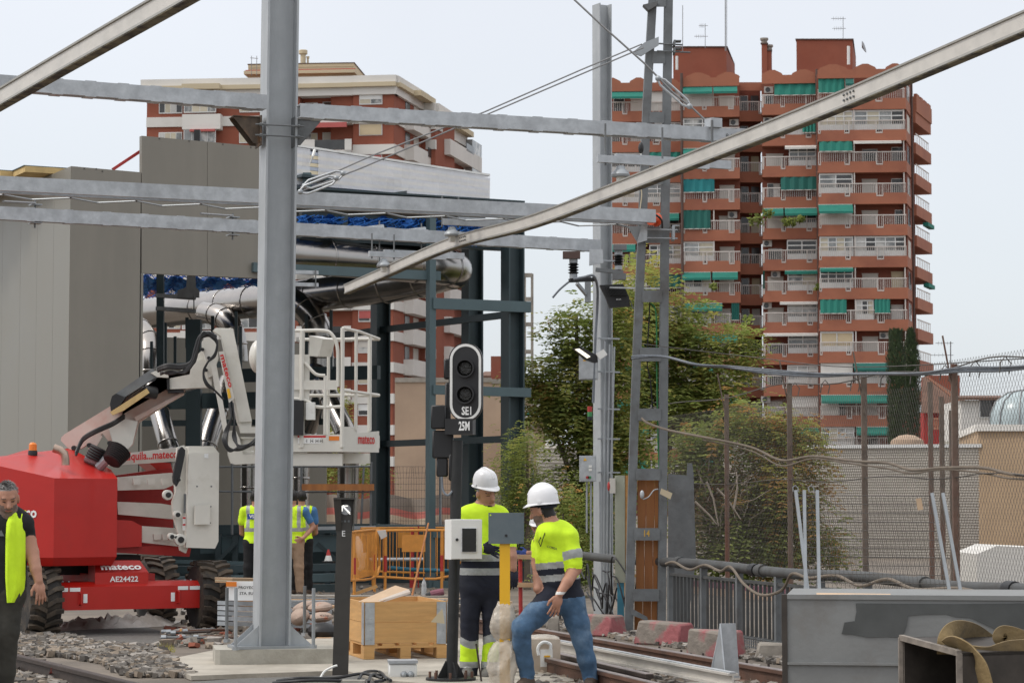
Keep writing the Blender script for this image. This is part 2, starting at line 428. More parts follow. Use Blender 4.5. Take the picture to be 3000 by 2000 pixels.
# sleepers
M['sleeper'] = mat('concrete_sleeper', (0.27, 0.25, 0.22), 0.9, 0, 0.2, 4, 0.3, 25)
b = B(); 
for i in range(8):
    px = 1650 + i * 105
    c = Wz(px, 1890 + (px - 1650) * .175, .0)
    bb = B(); bb.box(c + BD * -0.35 + V((0, 0, -.0)), (1.6, .22, .05), AL)
    tag(mesh('sleeper', bb, M['sleeper'], None, c), 'concrete sleeper half buried in ballast under the right-hand track', 'sleeper', 'sleepers of the right-hand track')
# new pale third rail with end bracket
pa, qa = Wz(1560, 1862, .22), Wz(2148, 1972, .22)
t = thing('contact_rail', 'new pale aluminium contact rail lying between the right-hand rails', 'contact rail', (pa.x, pa.y, 0))
b = B(); b.ibeam(pa + V((0, 0, -.05)), qa + V((0, 0, -.05)), .085, .105, .014, .018); part('rail_body', b, M['alu'], t)
b = B(); b.bar(pa + V((0, 0, .006)), qa + V((0, 0, .006)), .05, .012); part('contact_strip', b, M['galv_beam'], t)
e0 = Wz(2128, 1970, .14); dd = (qa - pa).normalized(); nn = dd.cross(UP)
t2 = thing('end_bracket', 'upright galvanised end plate standing at the end of the pale contact rail', 'bracket', (e0.x, e0.y, 0))
b = B(); b.prism([e0 + nn * -.11 + V((0, 0, -.04)), e0 + nn * .13 + V((0, 0, -.04)), e0 + nn * .13 + V((0, 0, .06)), e0 + nn * .05 + V((0, 0, .40)), e0 + nn * -.08 + V((0, 0, .40))], dd * .012); part('end_plate', b, M['galv_beam'], t2)
b = B(); b.prism([e0 + dd * .012 + nn * .12 + V((0, 0, -.04)), e0 + dd * .30 + nn * .12 + V((0, 0, -.04)), e0 + dd * .012 + nn * .05 + V((0, 0, .40))], nn * .012); part('stiffener', b, M['galv'], t2)
# left-hand rail
p, q = ext(Wz(20, 1909, .17), Wz(398, 2000, .17), 0.35, 0.4)
rail('track_rail', 'dark brown rail crossing the bottom left corner in front of the gravel', p, q, M['dark_rail'], M['dark_rail'])
ld = (q - p).normalized()

# ballast: loose stones
def stones(name, polys, n, rmin, rmax, seed, mats, zoff=0.0):
    rnd = random.Random(seed); b = B()
    base = [V((a, c, d)) for a in (-1, 1) for c in (-1, 1) for d in (-1, 1)]
    fs = [(0, 1, 3, 2), (4, 6, 7, 5), (0, 4, 5, 1), (2, 3, 7, 6), (0, 2, 6, 4), (1, 5, 7, 3)]
    for _ in range(n):
        poly = rnd.choice(polys)
        u, v = rnd.random(), rnd.random()
        pts = [Wz(x, y, 0) for x, y in poly]
        c = (pts[0] * (1 - u) + pts[1] * u) * (1 - v) + (pts[3] * (1 - u) + pts[2] * u) * v
        r = rmin + (rmax - rmin) * rnd.random() ** 2
        m = Matrix.Rotation(rnd.random() * 6.28, 3, 'Z') @ Matrix.Rotation(rnd.uniform(-.6, .6), 3, 'X')
        vs = []
        for p in base:
            s = rnd.uniform(.55, 1.0)
            vs.append(c + V((0, 0, zoff + r * .35 + rnd.random() * .02)) + m @ V((p.x * r * s, p.y * r * s * .75, p.z * r * s * .55)))
        b.k = rnd.randrange(len(mats)); b.add(vs, fs)
    me = mesh(name, b, mats, None, (0, 0, 0), sharp=20); me['kind'] = 'stuff'
    me['label'] = 'loose grey and tan ballast stones beside the rails'; return me
st = [mat('ballast_stone_%s' % k, c, 0.92, 0, 0.25, 14, 0.3, 60) for k, c in (('grey', (0.185, 0.165, 0.14)), ('tan', (0.235, 0.19, 0.145)), ('dark', (0.095, 0.085, 0.075)), ('pale', (0.29, 0.265, 0.235)))]
stones('ballast', [[(-40, 1855), (180, 1862), (480, 1935), (-60, 1920)], [(160, 1888), (460, 1895), (560, 1985), (380, 1985)], [(-40, 1860), (500, 1930), (560, 1990), (20, 1898)], [(-60, 1935), (60, 1935), (380, 2030), (-80, 2030)]], 6500, .02, .062, 3, st)
stones('ballast', [[(1560, 1850), (2290, 1975), (2290, 2030), (1540, 1900)], [(1540, 1895), (2000, 1985), (2000, 2040), (1520, 2030)], [(1500, 1822), (2300, 1950), (2320, 1930), (1560, 1812)]], 4500, .02, .055, 4, st + [st[3]])

# ================================================================== main column
c0 = Wz(795, 1896, .18)
t = thing('concrete_plinth', 'square pale concrete plinth under the thick grey steel column', 'plinth', (c0.x, c0.y, 0))
b = B(); b.M = Matrix.Translation((c0.x, c0.y, 0)) @ Matrix.Rotation(R(9), 4, 'Z')
b.prism([(-.52, -.22, .04), (-.48, -.25, .04), (.56, -.25, .04), (.59, -.22, .04), (.59, .5, .04), (-.52, .5, .04)], (0, 0, .14)); part('block', b, M['concrete'], t)
ROT = R(18)
MC = Matrix.Translation(c0) @ Matrix.Rotation(R(.42), 4, 'Y') @ Matrix.Rotation(ROT, 4, 'Z')
t = thing('steel_column', 'thick grey galvanised H-section column standing on the concrete plinth', 'column', c0)
Hc = 6.6
b = B(MC); b.ibeam((0, 0, 0), (0, 0, Hc), .30, .295, .012, .02, up=V((1, 0, 0))); part('shaft', b, M['column'], t)
b = B(MC); b.box((0, 0, .012), (.74, .42, .024)); part('base_plate', b, M['galv'], t)
for s in (-1, 1):
    b = B(MC); b.prism([(s * .15, -.12, .024), (s * .36, -.12, .024), (s * .15, -.12, .21)], (0, .012, 0)); part('gusset', b, M['column'], t)
    b = B(MC); b.prism([(s * .15, .12, .024), (s * .36, .12, .024), (s * .15, .12, .21)], (0, .012, 0)); part('gusset', b, M['column'], t)
for (x, y1, y2, dy) in ((664, 1722, 1880, .18), (690, 1722, 1903, -.16), (892, 1717, 1862, .22), (918, 1724, 1898, -.14)):
    bb = Wz(x, y2, .2); b = B(); h = (y2 - y1) * mpp(bb.y)
    b.tube([bb, bb + V((0, 0, h))], .0165, 10); r = part('anchor_rod', b, M['old_steel'] if x in (892, 664) else M['galv'], t)
    b = B(); b.lathe([(.034, 0), (.034, .03)], bb + V((0, 0, -.0)), UP, 6); part('nut', b, M['galv'], r)

# ================================================================== cross beams
def hbeam(name, label, a, c, Y1, hpx, gap, tw, nb, group='galvanised beams across the tracks', battens=True, mat_=None):
    """a, c: image points of the beam axis; Y1: depth of the first one; same height at both."""
    P = W(a[0], a[1], Y1); Q = Wz(c[0], c[1], P.z)
    h = hpx * mpp(Y1); d = (Q - P).normalized(); n = UP.cross(d).normalized()      # n points away from camera
    m = mat_ or M['galv_beam']
    t = thing(name, label, 'beam', P, group)
    for k in (0, 1):
        o = n * (gap * k)
        ch = [(0, -h / 2), (0, h / 2), (tw, h / 2), (tw, h / 2 - .01), (.01, h / 2 - .01), (.01, -h / 2 + .01), (tw, -h / 2 + .01), (tw, -h / 2)]
        if k: ch = [(-x, y) for x, y in ch][::-1]
        ch = [(-x, y) for x, y in ch][::-1]
        b = B(); b.prof(P + o, Q + o, ch); part('channel', b, m, t)
    L = (Q - P).length
    if battens:
        for i in range(nb):
            s = P + d * (L * (i + .5) / nb) + n * gap / 2
            for z in (-1, 1):
                b = B(); b.box(s + V((0, 0, z * (h / 2 + .003))), (.10, gap + .0, .006), math.atan2(d.y, d.x)); part('batten_plate', b, m, t)
    return t, P, Q, d, n, h
t1, P1, Q1, d1, n1, h1 = hbeam('cross_beam', 'galvanised double channel beam entering from the left edge onto the thick column', (768, 305), (-90, 241), 21.75, 42, .13, .05, 9)
t1b, P1b, Q1b, d1b, n1b, h1b = hbeam('cross_beam', 'galvanised double channel beam with chalk writing right of the thick column', (880, 323), (2225, 400), 21.75, 41, .13, .05, 13)
bdir = d1b; up_ = UP
def onface(P, d, x, y):
    """point on the vertical front plane of a beam at image point"""
    r = ray(x, y); o = V((0, 0, EYE)); n = V((d.y, -d.x, 0)); s = (P - o).dot(n) / r.dot(n); return o + r * s
b = B(); o = onface(P1b, d1b, 1630, 352); b.text('JULIA METAL', o + V((0, 0, .0)), -d1b, -UP, .30, .038, depth=-.004)
part('chalk_writing', b, M['chalk'], t1b)
b = B(); o = onface(P1b, d1b, 2128, 404); b.text('P-12', o, d1b, UP, .09, .04, depth=.004); part('chalk_writing', b, M['black_text'], t1b)
t2_, P2, Q2, d2, n2, h2 = hbeam('lattice_beam', 'galvanised lattice beam with zigzag rods running behind the column to the riveted mast', (1888, 641), (-90, 543), 27.3, 38, .30, .06, 0, battens=False)
L2 = (Q2 - P2).length; nz = 22
for i in range(nz):
    a0 = P2 + d2 * (L2 * i / nz) + V((0, 0, -h2 / 2 - .006)); a1 = P2 + d2 * (L2 * (i + 1) / nz) + V((0, 0, -h2 / 2 - .006))
    n2b = UP.cross(d2).normalized(); n2b = n2b if n2b.y > 0 else -n2b
    if i % 2: a1 = a1 + n2b * .3
    else: a0 = a0 + n2b * .3
    b = B(); b.tube([a0, a1], .010, 6); part('lattice_rod', b, M['galv'], t2_)
t3, P3, Q3, d3, n3, h3 = hbeam('cross_beam', 'thin galvanised double channel beam ending at the plain right-hand column', (1745, 722), (-90, 622), 32.0, 34, .13, .05, 18)
# small clamps on the third beam
for x, y in ((105, 628), (683, 664)):
    p = onface(P3, d3, x, y)
    t = thing('stay_clamp', 'galvanised clamp bolted round the thin beam holding a tie rod', 'clamp', p, 'tie rod clamps on the thin beam')
    b = B(); b.box(p + V((0, -.03, .11)), (.13, .16, .012), AL); part('top_plate', b, M['galv'], t)
    b = B(); b.box(p + V((0, -.03, -.11)), (.13, .16, .012), AL); part('bottom_plate', b, M['galv'], t)
    b = B(); b.tube([p + V((0, -.05, .16)), p + V((0, -.05, -.17))], .012, 6); part('bolt', b, M['old_steel'], t)
    b = B(); q_ = W(x - 95, y - 38, p.y - 3.0); b.tube([p + V((0, -.05, .13)), q_], .014, 6); part('tie_rod', b, M['cable'], t)
# knee brackets with rods round the column
for s, lab in ((-1, 'rusty dark triangular bracket under the beam on the left flange of the thick column'), (1, 'dark triangular bracket under the beam on the right flange of the thick column')):
    zt = P1.z - h1 / 2 - .008
    o = c0 + MC.to_3x3() @ V((s * .16, -.02, 0)); o.z = 0
    ex = MC.to_3x3() @ V((1, 0, 0)); ey = MC.to_3x3() @ V((0, 1, 0))
    t = thing('knee_bracket', lab, 'bracket', o + V((0, 0, zt - .25)), 'brackets clamped to the thick column')
    m_ = mat('rusty_bracket', (.10, .075, .055), .7, .2, .4, 12, c2=(.22, .11, .05), c2scale=7, thr=(.52, .7)) if s < 0 else M['old_steel']
    z = V((0, 0, zt))
    for k in (-.09, .09):
        b = B(); b.prism([o + z + ey * k, o + z + ex * s * .25 + ey * k, o + z + ex * s * .25 + ey * k + V((0, 0, -.02)), o + z + ex * s * .06 + ey * k + V((0, 0, -.25)), o + z + ey * k + V((0, 0, -.25))], ey * .01); part('side_plate', b, m_, t)
    b = B(); b.box(o + z + ex * s * .0 + V((0, 0, -.13)), (.014, .26, .28), ROT); part('back_plate', b, m_, t)
    b = B(); b.box(o + z + ex * s * .13 + V((0, 0, -.004)), (.26, .2, .008), ROT); part('top_plate', b, m_, t)
for k, dz in enumerate((-.09, -.19)):
    a = c0 + MC.to_3x3() @ V((-.22, -.175, 0)); e_ = c0 + MC.to_3x3() @ V((.24, -.175, 0)); z = P1.z - h1 / 2 + dz
    b = B(); b.tube([V((a.x, a.y, z)), V((e_.x, e_.y, z))], .008, 6)
    for p in (a, e_):
        b.lathe([(.017, 0), (.017, .02)], V((p.x, p.y, z)) + (e_ - a).normalized() * (.04 if p is a else -.06), (e_ - a), 6)
    solo('clamp_rod', ('upper' if k == 0 else 'lower') + ' threaded clamp rod across the face of the thick column', 'rod', b, M['old_steel'], V((a.x, a.y, z)), 'clamp rods on the thick column')

# ================================================================== overhead conductor rails
def crail(label, pts, z):
    P = [Wz(x, y, z) for x, y in pts]
    sm = []
    for i in range(len(P) - 1):
        for k in range(6):
            u = k / 6
            a, b_, c, d = P[max(i - 1, 0)], P[i], P[i + 1], P[min(i + 2, len(P) - 1)]
            sm.append(b_ + (c - a) * .5 * u + (a * 2 - b_ * 5 + c * 4 - d) * .5 * u * u + (b_ * 3 - a - c * 3 + d) * .5 * u * u * u)
    sm.append(P[-1])
    t = thing('conductor_rail', label, 'conductor rail', (P[0].x, P[0].y, z), 'overhead conductor rails')
    b = B(); b.sweep(sm, [(-.03, -.05), (.03, -.05), (.034, .045), (.014, .05), (-.014, .05), (-.034, .045)]); part('web', b, M['alu'], t)
    b = B(); b.sweep(sm, [(-.046, .046), (.046, .046), (.046, .060), (-.046, .060)]); part('top_flange', b, M['alu_side'], t)
    b = B(); b.sweep(sm, [(-.040, -.066), (.040, -.066), (.036, -.048), (-.036, -.048)]); part('bottom_flange', b, M['alu_side'], t)
    b = B(); b.sweep([p + V((0, 0, -.070)) for p in sm], [(-.038, -.004), (.038, -.004), (.038, .004), (-.038, .004)]); part('contact_edge', b, M['alu_dirty'], t)
    return t, sm
cr1, sm1 = crail('long pale overhead conductor rail rising from the ducts to the top right corner', [(3260, -45), (3000, 67), (2700, 196), (2400, 322), (2100, 440), (1817, 551), (1560, 648), (1326, 712), (1122, 800), (1016, 846)], 4.45)
cr2, sm2 = crail('pale overhead conductor rail with black grime crossing the top left corner', [(640, -80), (500, 2), (250, 145), (0, 290), (-140, 372)], 4.45)
# fishplate bolts on the long rail
def near(sm, x):
    best = min(range(len(sm) - 1), key=lambda i: abs(CX + FPX * sm[i].x / (sm[i].y * CO + (sm[i].z - EYE) * SI) - x)); return sm[best], (sm[best + 1] - sm[best]).normalized()
for x, y in ((2490, 287), (1370, 700)):
    p, d = near(sm1, x); nn = d.cross(UP).normalized(); nn = nn if nn.y < 0 else -nn
    for i in range(4):
        for k in (0, 1):
            b = B(); b.lathe([(.009, 0), (.009, .012)], p + d * (i * .06 - .09) + V((0, 0, .018 - .04 * k)) + nn * .032, nn, 6); part('fishplate_bolt', b, M['old_steel'], cr1)

# bell insulators carrying the rail, hung from the beams
def bell(label, x, y, Y, hpx, top, arm):
    c = W(x, y, Y)
    t = thing('bell_insulator', label, 'insulator', c, 'bell insulators above the conductor rail')
    b = B(); b.lathe([(.085, 0), (.09, .02), (.075, .05), (.045, .075), (.04, .10), (.02, .11)], c, UP, 16); part('bell', b, M['galv'], t)
    b = B(); b.box(c + V((0, 0, -.03)), (.06, .06, .07), AL); part('rail_clamp', b, M['white_paint'], t)
    z = c.z + .16
    b = B(); b.bar(c + V((0, 0, .16)) - BD * arm[0], c + V((0, 0, .16)) + BD * arm[1], .05, .07); part('crossbar', b, M['galv_beam'], t)
    b = B(); b.bar(c + V((0, .08, .19)) - BD * (arm[0] - .2), c + V((0, .08, .19)) + BD * (arm[1] + .25), .05, .08); part('crossbar', b, M['galv_beam'], t)
    for s in top:
        b = B(); b.tube([c + BD * s + V((0, 0, .1)), c + BD * s + V((0, 0, hpx))], .011, 6); part('hanger_rod', b, M['old_steel'], t)
bell('grey bell insulator on the conductor rail in front of the tall apartment block', 1818, 518, 22.6, .50, (-.16, .45), (.25, .95))
bell('grey bell insulator on the conductor rail in front of the blue net', 1324, 692, 26.8, .45, (-.12, .08), (.12, .8))
bell('grey bell insulator on the conductor rail in front of the steel duct', 1124, 782, 30.2, .42, (-.16, .14), (.2, .85))
# angle clips on the thin beam above
for x in (1112, 1235):
    p = onface(P3, d3, x, 700 - (1235 - x) * .055)
    t = thing('beam_clip', 'galvanised angle clip bolted on top of the thin beam by the blue net', 'clip', p, 'angle clips on the thin beam')
    b = B(); b.bar(p + V((-.25, .06, .10)) + BD * -.02, p + V((.05, -.05, .13)), .06, .04); part('angle', b, M['galv_beam'], t)
    b = B(); b.tube([p + V((0, -.04, .2)), p + V((0, -.04, -.33))], .010, 6); part('threaded_rod', b, M['old_steel'], t)

# ================================================================== plain right-hand column
cb = W(1768, 1792, 32.2); cb.z = 0
t = thing('steel_column', 'plain grey galvanised H-section column in front of the tall apartment block', 'column', cb)
MR = Matrix.Translation(cb) @ Matrix.Rotation(R(28), 4, 'Z')
b = B(MR); b.ibeam((0, 0, 0), (0, 0, 8.26), .20, .19, .010, .015, up=V((1, 0, 0))); part('shaft', b, M['column'], t)
for z in (1.9, 2.35, 2.75, 3.25, 3.7, 4.75):
    b = B(MR); b.box((0.02, -.115, z), (.34, .03, .02)); part('strap', b, M['galv'], t)
b = B(); 
for k in range(3):
    b.tube([W(1772 + k * 14, 1000 + k * 8, 31.9), W(1770 + k * 10, 1400, 31.9), W(1768 + k * 9, 1790, 31.9)], .014, 6)
part('conduit', b, M['galv'], t)
# cable stays
def stay(label, pts, r=.009, m='cable'):
    b = B(); b.tube([W(*p) for p in pts], r, 6)
    return solo('stay_cable', label, 'cable', b, M[m], W(*pts[0]), 'stay cables of the beams')
stay('upper strand of the twin cable from the riveted mast down to the column', [(880, 549, 24.6), (1100, 452, 25.0), (1420, 328, 25.8), (1700, 206, 26.4), (1880, 130, 27.0)])
stay('lower strand of the twin cable from the riveted mast down to the column', [(880, 562, 24.6), (1060, 492, 25.0), (1440, 330, 25.8), (1700, 219, 26.4), (1885, 140, 27.0)])
stay('single cable slanting from the top edge to the beam end right of the mast', [(1640, -40, 23.4), (1760, 72, 23.3), (1890, 188, 23.3), (1975, 275, 23.3), (2030, 318, 23.3), (2090, 375, 23.3)], .011)
def buckle(label, p, q, w=.045):
    p, q = W(*p), W(*q); d = (q - p).normalized(); u = d.cross(V((0, 1, 0))).normalized()
    t = thing('turnbuckle', label, 'turnbuckle', p, 'turnbuckles on the stay cables')
    for s in (-1, 1):
        b = B(); b.tube([p + u * s * w * .3, p + d * .06 + u * s * w, q - d * .06 + u * s * w, q + u * s * w * .3], .012, 6); part('side_bar', b, M['galv_beam'], t)
    for e_ in (p, q):
        b = B(); b.ball(e_, .03, 8, 6); part('end_fork', b, M['galv'], t)
buckle('turnbuckle on the twin cable beside the thick column', (892, 545, 24.5), (1005, 508, 24.5))
buckle('lower turnbuckle on the twin cable beside the thick column', (880, 562, 24.4), (985, 522, 24.4))
buckle('long turnbuckle on the single cable right of the riveted mast', (1928, 230, 23.2), (2020, 312, 23.2), .035)
b = B(); b.ball(W(1868, 178, 23.2), (.05, .03, .04), 8, 6); b.ball(W(1050, 487, 24.6), (.05, .02, .05), 8, 6); b.ball(W(1030, 504, 24.6), (.05, .02, .05), 8, 6)
p = W(2090, 362, 23.2)
t = thing('cable_anchor', 'galvanised anchor plate clamping the single cable onto the beam end', 'anchor', p)
b = B(); b.box(p + V((0, 0, .0)), (.12, .14, .09), AL); part('anchor_block', b, M['galv_beam'], t)
b = B(); b.tube([p + V((-.02, -.08, .02)), p + V((-.02, -.08, -.24))], .014, 6); part('clamp_bolt', b, M['old_steel'], t)
b = B(); b.box(p + V((-.02, -.02, -.235)), (.14, .2, .02), AL); part('lower_plate', b, M['galv'], t)

# ================================================================== riveted lattice mast
YM = 27.4
def leg(b, pts, w, dep):
    P = [W(x, y, YM) for x, y in pts]
    for i in range(len(P) - 1): pass
    b.sweep(P, [(-w / 2, -dep / 2), (w / 2, -dep / 2), (w / 2, dep / 2), (-w / 2, dep / 2)], up=V((0, 1, 0)))
base = W(1898, 1862, YM); base.z = 0
t = thing('lattice_mast', 'tall old grey battened mast numbered fourteen with boards inside its foot', 'mast', base)
Lp = [(1915, -40), (1896, 300), (1885, 600), (1868, 1000), (1857, 1300), (1842, 1870)]
Rp = [(1960, -40), (1955, 300), (1950, 600), (1946, 1000), (1944, 1300), (1938, 1872)]
for nm, pp in (('mast_leg', Lp), ('mast_leg', Rp)):
    P = [W(x, y, YM) for x, y in pp]
    b = B(); hw = .047
    cpro = [(-.16, -hw), (.0, -hw), (.0, hw), (-.16, hw), (-.16, hw - .012), (-.015, hw - .012), (-.015, -hw + .012), (-.16, -hw + .012)]
    cpro = [(y, x) for x, y in cpro][::-1]
    b.sweep(P, [(-hw, -.02), (hw, -.02), (hw, .18), (hw - .012, .18), (hw - .012, 0), (-hw + .012, 0), (-hw + .012, .18), (-hw, .18)], up=V((0, 1, 0)))
    part(nm, b, M['old_steel'], t)
def lx(pp, y):
    for i in range(len(pp) - 1):
        if pp[i][1] <= y <= pp[i + 1][1]:
            u = (y - pp[i][1]) / (pp[i + 1][1] - pp[i][1]); return pp[i][0] * (1 - u) + pp[i + 1][0] * u
for y1, y2 in ((-20, 20), (150, 186), (328, 360), (512, 540), (664, 712), (850, 885), (1018, 1058), (1196, 1232), (1372, 1406), (1546, 1582), (1724, 1760)):
    a = W(lx(Lp, max(y1, -40)) + 8, y1, YM - .035); c = W(lx(Rp, max(y1, -40)) - 8, y1, YM - .035); e_ = W(lx(Rp, y2) - 8, y2, YM - .035); f_ = W(lx(Lp, y2) + 8, y2, YM - .035)
    b = B(); b.prism([a, c, e_, f_], (0, .014, 0)); part('batten_plate', b, M['old_steel'], t)
b = B(); b.text('14', W(1887, 1571, YM - .037), (1, 0, 0), UP, .065, .075, depth=.002, bold=.02); part('painted_number', b, M['yellow_text'], t)
for y1, y2 in ((1408, 1544), (1584, 1722), (1762, 1850)):
    for k in range(3):
        x0 = lx(Lp, y1) + 14 + k * 25; x1 = x0 + 24
        b = B(); b.prism([W(x0, y1 - 6, YM + .12), W(min(x1, lx(Rp, y1) - 12), y1 - 6, YM + .12), W(min(x1, lx(Rp, y1) - 12), y2 + 6, YM + .12), W(x0, y2 + 6, YM + .12)], (0, .025, 0)); part('board', b, M['wood_door'], t)
b = B(); b.prism([W(1845, 1770, YM - .05), W(1858, 1785, YM - .05), W(1896, 1806, YM - .05), W(1900, 1820, YM - .05), W(1850, 1800, YM - .05)], (0, .05, 0)); part('bent_strap', b, M['old_steel'], t)
# brackets on the mast
p = W(1905, 130, YM - .1)
t = thing('mast_bracket', 'galvanised cable bracket clamped high on the riveted mast with two rods', 'bracket', p)
b = B(); b.prism([W(1888, 125, YM - .12), W(1930, 108, YM - .12), W(1930, 132, YM - .12), W(1878, 165, YM - .12), W(1852, 155, YM - .12)], (0, .03, 0)); part('bracket_plate', b, M['galv'], t)
for y in (128, 150):
    b = B(); b.tube([W(1925, y, YM - .08), W(2000 + (y - 128), y + 4, YM - .02)], .010, 6); part('clamp_rod', b, M['old_steel'], t)
    b = B(); b.box(W(1975, y + 1, YM - .02), (.02, .2, .06)); b.box(W(1985, y - 6, YM - .02), (.08, .12, .012)); part('clamp_plate', b, M['old_steel'], t)
p = W(1910, 12, YM)
t = thing('mast_bracket', 'small dark bracket at the very top of the riveted mast', 'bracket', p)
b = B(); b.prism([W(1884, 14, YM - .14), W(1928, 4, YM - .14), W(1922, 18, YM - .14), W(1900, 30, YM - .14)], (0, .14, 0)); part('bracket_plate', b, M['old_steel'], t)
p = W(1860, 690, YM - .06)
t = thing('mast_bracket', 'grey knee bracket clamped to the mast under the lattice beam end', 'bracket', p)
b = B(); b.prism([W(1838, 663, YM - .03), W(1892, 663, YM - .03), W(1892, 706, YM - .03), W(1866, 708, YM - .03)], (0, .03, 0)); part('knee_plate', b, M['galv'], t)
b = B(); b.prism([W(1880, 658, YM - .1), W(1897, 655, YM - .1), W(1896, 704, YM - .1), W(1866, 713, YM - .1)], (0, .02, 0)); part('end_plate', b, M['galv_beam'], t)
for y in (672, 697):
    b = B(); b.tube([W(1896, y, YM - .1), W(1985, y + 2, YM - .1)], .009, 6); part('clamp_rod', b, M['galv'], t)
b = B(); b.box(W(1972, 684, YM - .05), (.03, .2, .16)); b.box(W(1980, 662, YM - .05), (.08, .1, .012)); part('clamp_plate', b, M['galv'], t)
# ================================================================== clad shed, steel frame, ducts
FA = R(27)
DF = V((math.cos(FA), math.sin(FA), 0)); DL = V((-math.sin(FA), math.cos(FA), 0))
KC = W(208, 487, 39.0); KC0 = V((KC.x, KC.y, 0))
def F(x, y, off=0.0): return onface(KC + DL * off, DF, x, y)
t = thing('clad_shed', 'tall windowless shed clad in plain grey panels at the left', 'building', KC0)
def panel(pts, dirn, m, th=.12):
    b = B(); b.prism(pts, dirn * th); return part('wall_panel', b, m, t)
def gnd(p, z=-.02): return V((p.x, p.y, z))
a = F(209.0, 487); c = F(413.2, 505)
panel([gnd(a), gnd(c), c, a], DL, M['cladding'])
xs = [414.6, 607.5, 800]
tops = [398, 415.5, 433]; bots = [800, 808.6, 817]
for i in range(2):
    x0, x1 = xs[i] + .5, xs[i + 1] - .5
    panel([F(x0, bots[i]), F(x1, bots[i + 1]), F(x1, tops[i + 1]), F(x0, tops[i])], DL, M['cladding'])
a0 = F(414, 800); b = B(); b.prism([gnd(F(413.6, 900)), gnd(F(420, 900)), F(420, 801), F(413.6, 800)], DL * .5); part('door_jamb', b, M['clad_light'], t)
# left-hand face, vertical panels
lx0 = KC0
edges = [0.0, .95, 1.95, 3.0, 4.2, 5.4, 6.6, 8.2]
for i in range(len(edges) - 1):
    p0 = KC0 + DL * (edges[i] + .004); p1 = KC0 + DL * (edges[i + 1] - .003)
    b = B(); zt = KC.z - .0
    b.prism([p0, p1, p1 + V((0, 0, zt)), p0 + V((0, 0, zt))], DF * .12); part('wall_panel', b, M['clad_light'], t)
b = B(); b.prism([KC0 + DL * .13 + DF * .13, KC0 + DL * 8 + DF * .13, KC0 + DL * 8 + DF * .13 + V((0, 0, KC.z - .05)), KC0 + DL * .13 + DF * .13 + V((0, 0, KC.z - .05))], DF * .02); part('lining', b, M['seam'], t)
# roof sandwich panels stepping out over the left-hand face
for i in range(6):
    d0 = 1.15 + i * .75
    o = KC0 + DL * d0 + DF * -(.45 + .22 * i) + V((0, 0, KC.z + .02))
    b = B(); b.prism([o, o + DL * .74, o + DL * .74 + DF * 3, o + DF * 3], (0, 0, .10)); part('roof_panel', b, M['foam'], t)
    b = B(); b.prism([o + V((0, 0, .102)) - DF * .02, o + DL * .74 + V((0, 0, .102)) - DF * .02, o + DL * .74 + DF * 3 + V((0, 0, .102)), o + DF * 3 + V((0, 0, .102))], (0, 0, .012)); part('roof_sheet', b, M['dark_girt'], t)
b = B(); b.bar(F(330, 497, .3) , F(414, 462, .3) + V((0, 0, .12)), .05); part('red_strut', b, M['redpipe'], t)
b = B(); b.box(F(578, 400, .5), (.10, .1, .22)); part('roof_vent', b, M['black'], t)
for x, y in ((224, 536), (247, 494), (282, 495), (300, 502), (467, 406), (554, 413), (653, 423), (735, 432)):
    b = B(); p = F(x, y); n = V((DF.y, -DF.x, 0)); b.lathe([(.016, 0), (.013, .008)], p, n, 6); part('screw', b, M['seam'], t)

# inner grey wall seen through the opening
IY = 51.0
a = W(405, 984, IY); c = W(958, 1008, IY + 1.5)
t = thing('inner_wall', 'low grey panel wall standing behind the ducts inside the opening', 'wall', gnd(a, 0))
n = 8
for i in range(n):
    p0 = a.lerp(c, i / n + .0012); p1 = a.lerp(c, (i + 1) / n - .0012)
    b = B(); b.prism([gnd(p0), gnd(p1), p1, p0], (0, .12, 0)); part('wall_panel', b, M['cladding'], t)
b = B(); b.prism([gnd(a), gnd(c), c + V((0, 0, -.1)), a + V((0, 0, -.1))], (0, .02, 0)); 
for i in range(len(b.v)): b.v[i] = b.v[i] + V((0, .14, 0))
part('lining', b, M['seam'], t)

# steel frame
P4 = F(1502, 1300); P4 = gnd(P4, 0)
fr = thing('steel_structure', 'dark green-grey steel building frame of posts and girts beside the shed', 'steel frame', P4)
def ipost(x, y0, Yp, w, m, ang=FA, label=None):
    p = W(x, y0, Yp); b = B(); b.ibeam(gnd(p, 0), p, w, w * .95, .02, .03, up=V((math.cos(ang), math.sin(ang), 0))); return part('post', b, m, fr, label)
YP4 = P4.y
ipost(1502, 600, YP4, .33, M['dark_post'])
ipost(1384, 690, YP4 + 2.0, .32, M['dark_post'])
ipost(1116, 600, YP4 + 3.9, .31, M['dark_post'])
YP2 = F(1263, 1300, -.12).y
b = B(); p = F(1263, 640, -.12); b.bar(gnd(p, 0), p, .165, .12, up=DF); part('post', b, M['dark_girt'], fr, 'slim grey post in front of the others')
for y in ((872, 904, 886, 915), (1127, 1154, 1136, 1163), (1548, 1574, 1549, 1575), (1700, 1724, 1701, 1725)):
    a = F(1270, y[0], -.24); a2 = F(1270, y[1], -.24); c = F(1556, y[2], -.24); c2 = F(1556, y[3], -.24)
    b = B(); b.prism([a2, c2, V((c.x, c.y, c2.z + (a.z - a2.z))), V((a.x, a.y, a2.z + (a.z - a2.z)))], DL * .09); part('girt', b, M['dark_girt'], fr)
a = F(740, 770, -.05); a2 = F(740, 796, -.05); c = F(1288, 797, -.05)
b = B(); b.bar(V((a.x, a.y, (a.z + a2.z) / 2)), V((c.x, c.y, (a.z + a2.z) / 2)), .10, .16); part('girt', b, M['dark_girt'], fr)
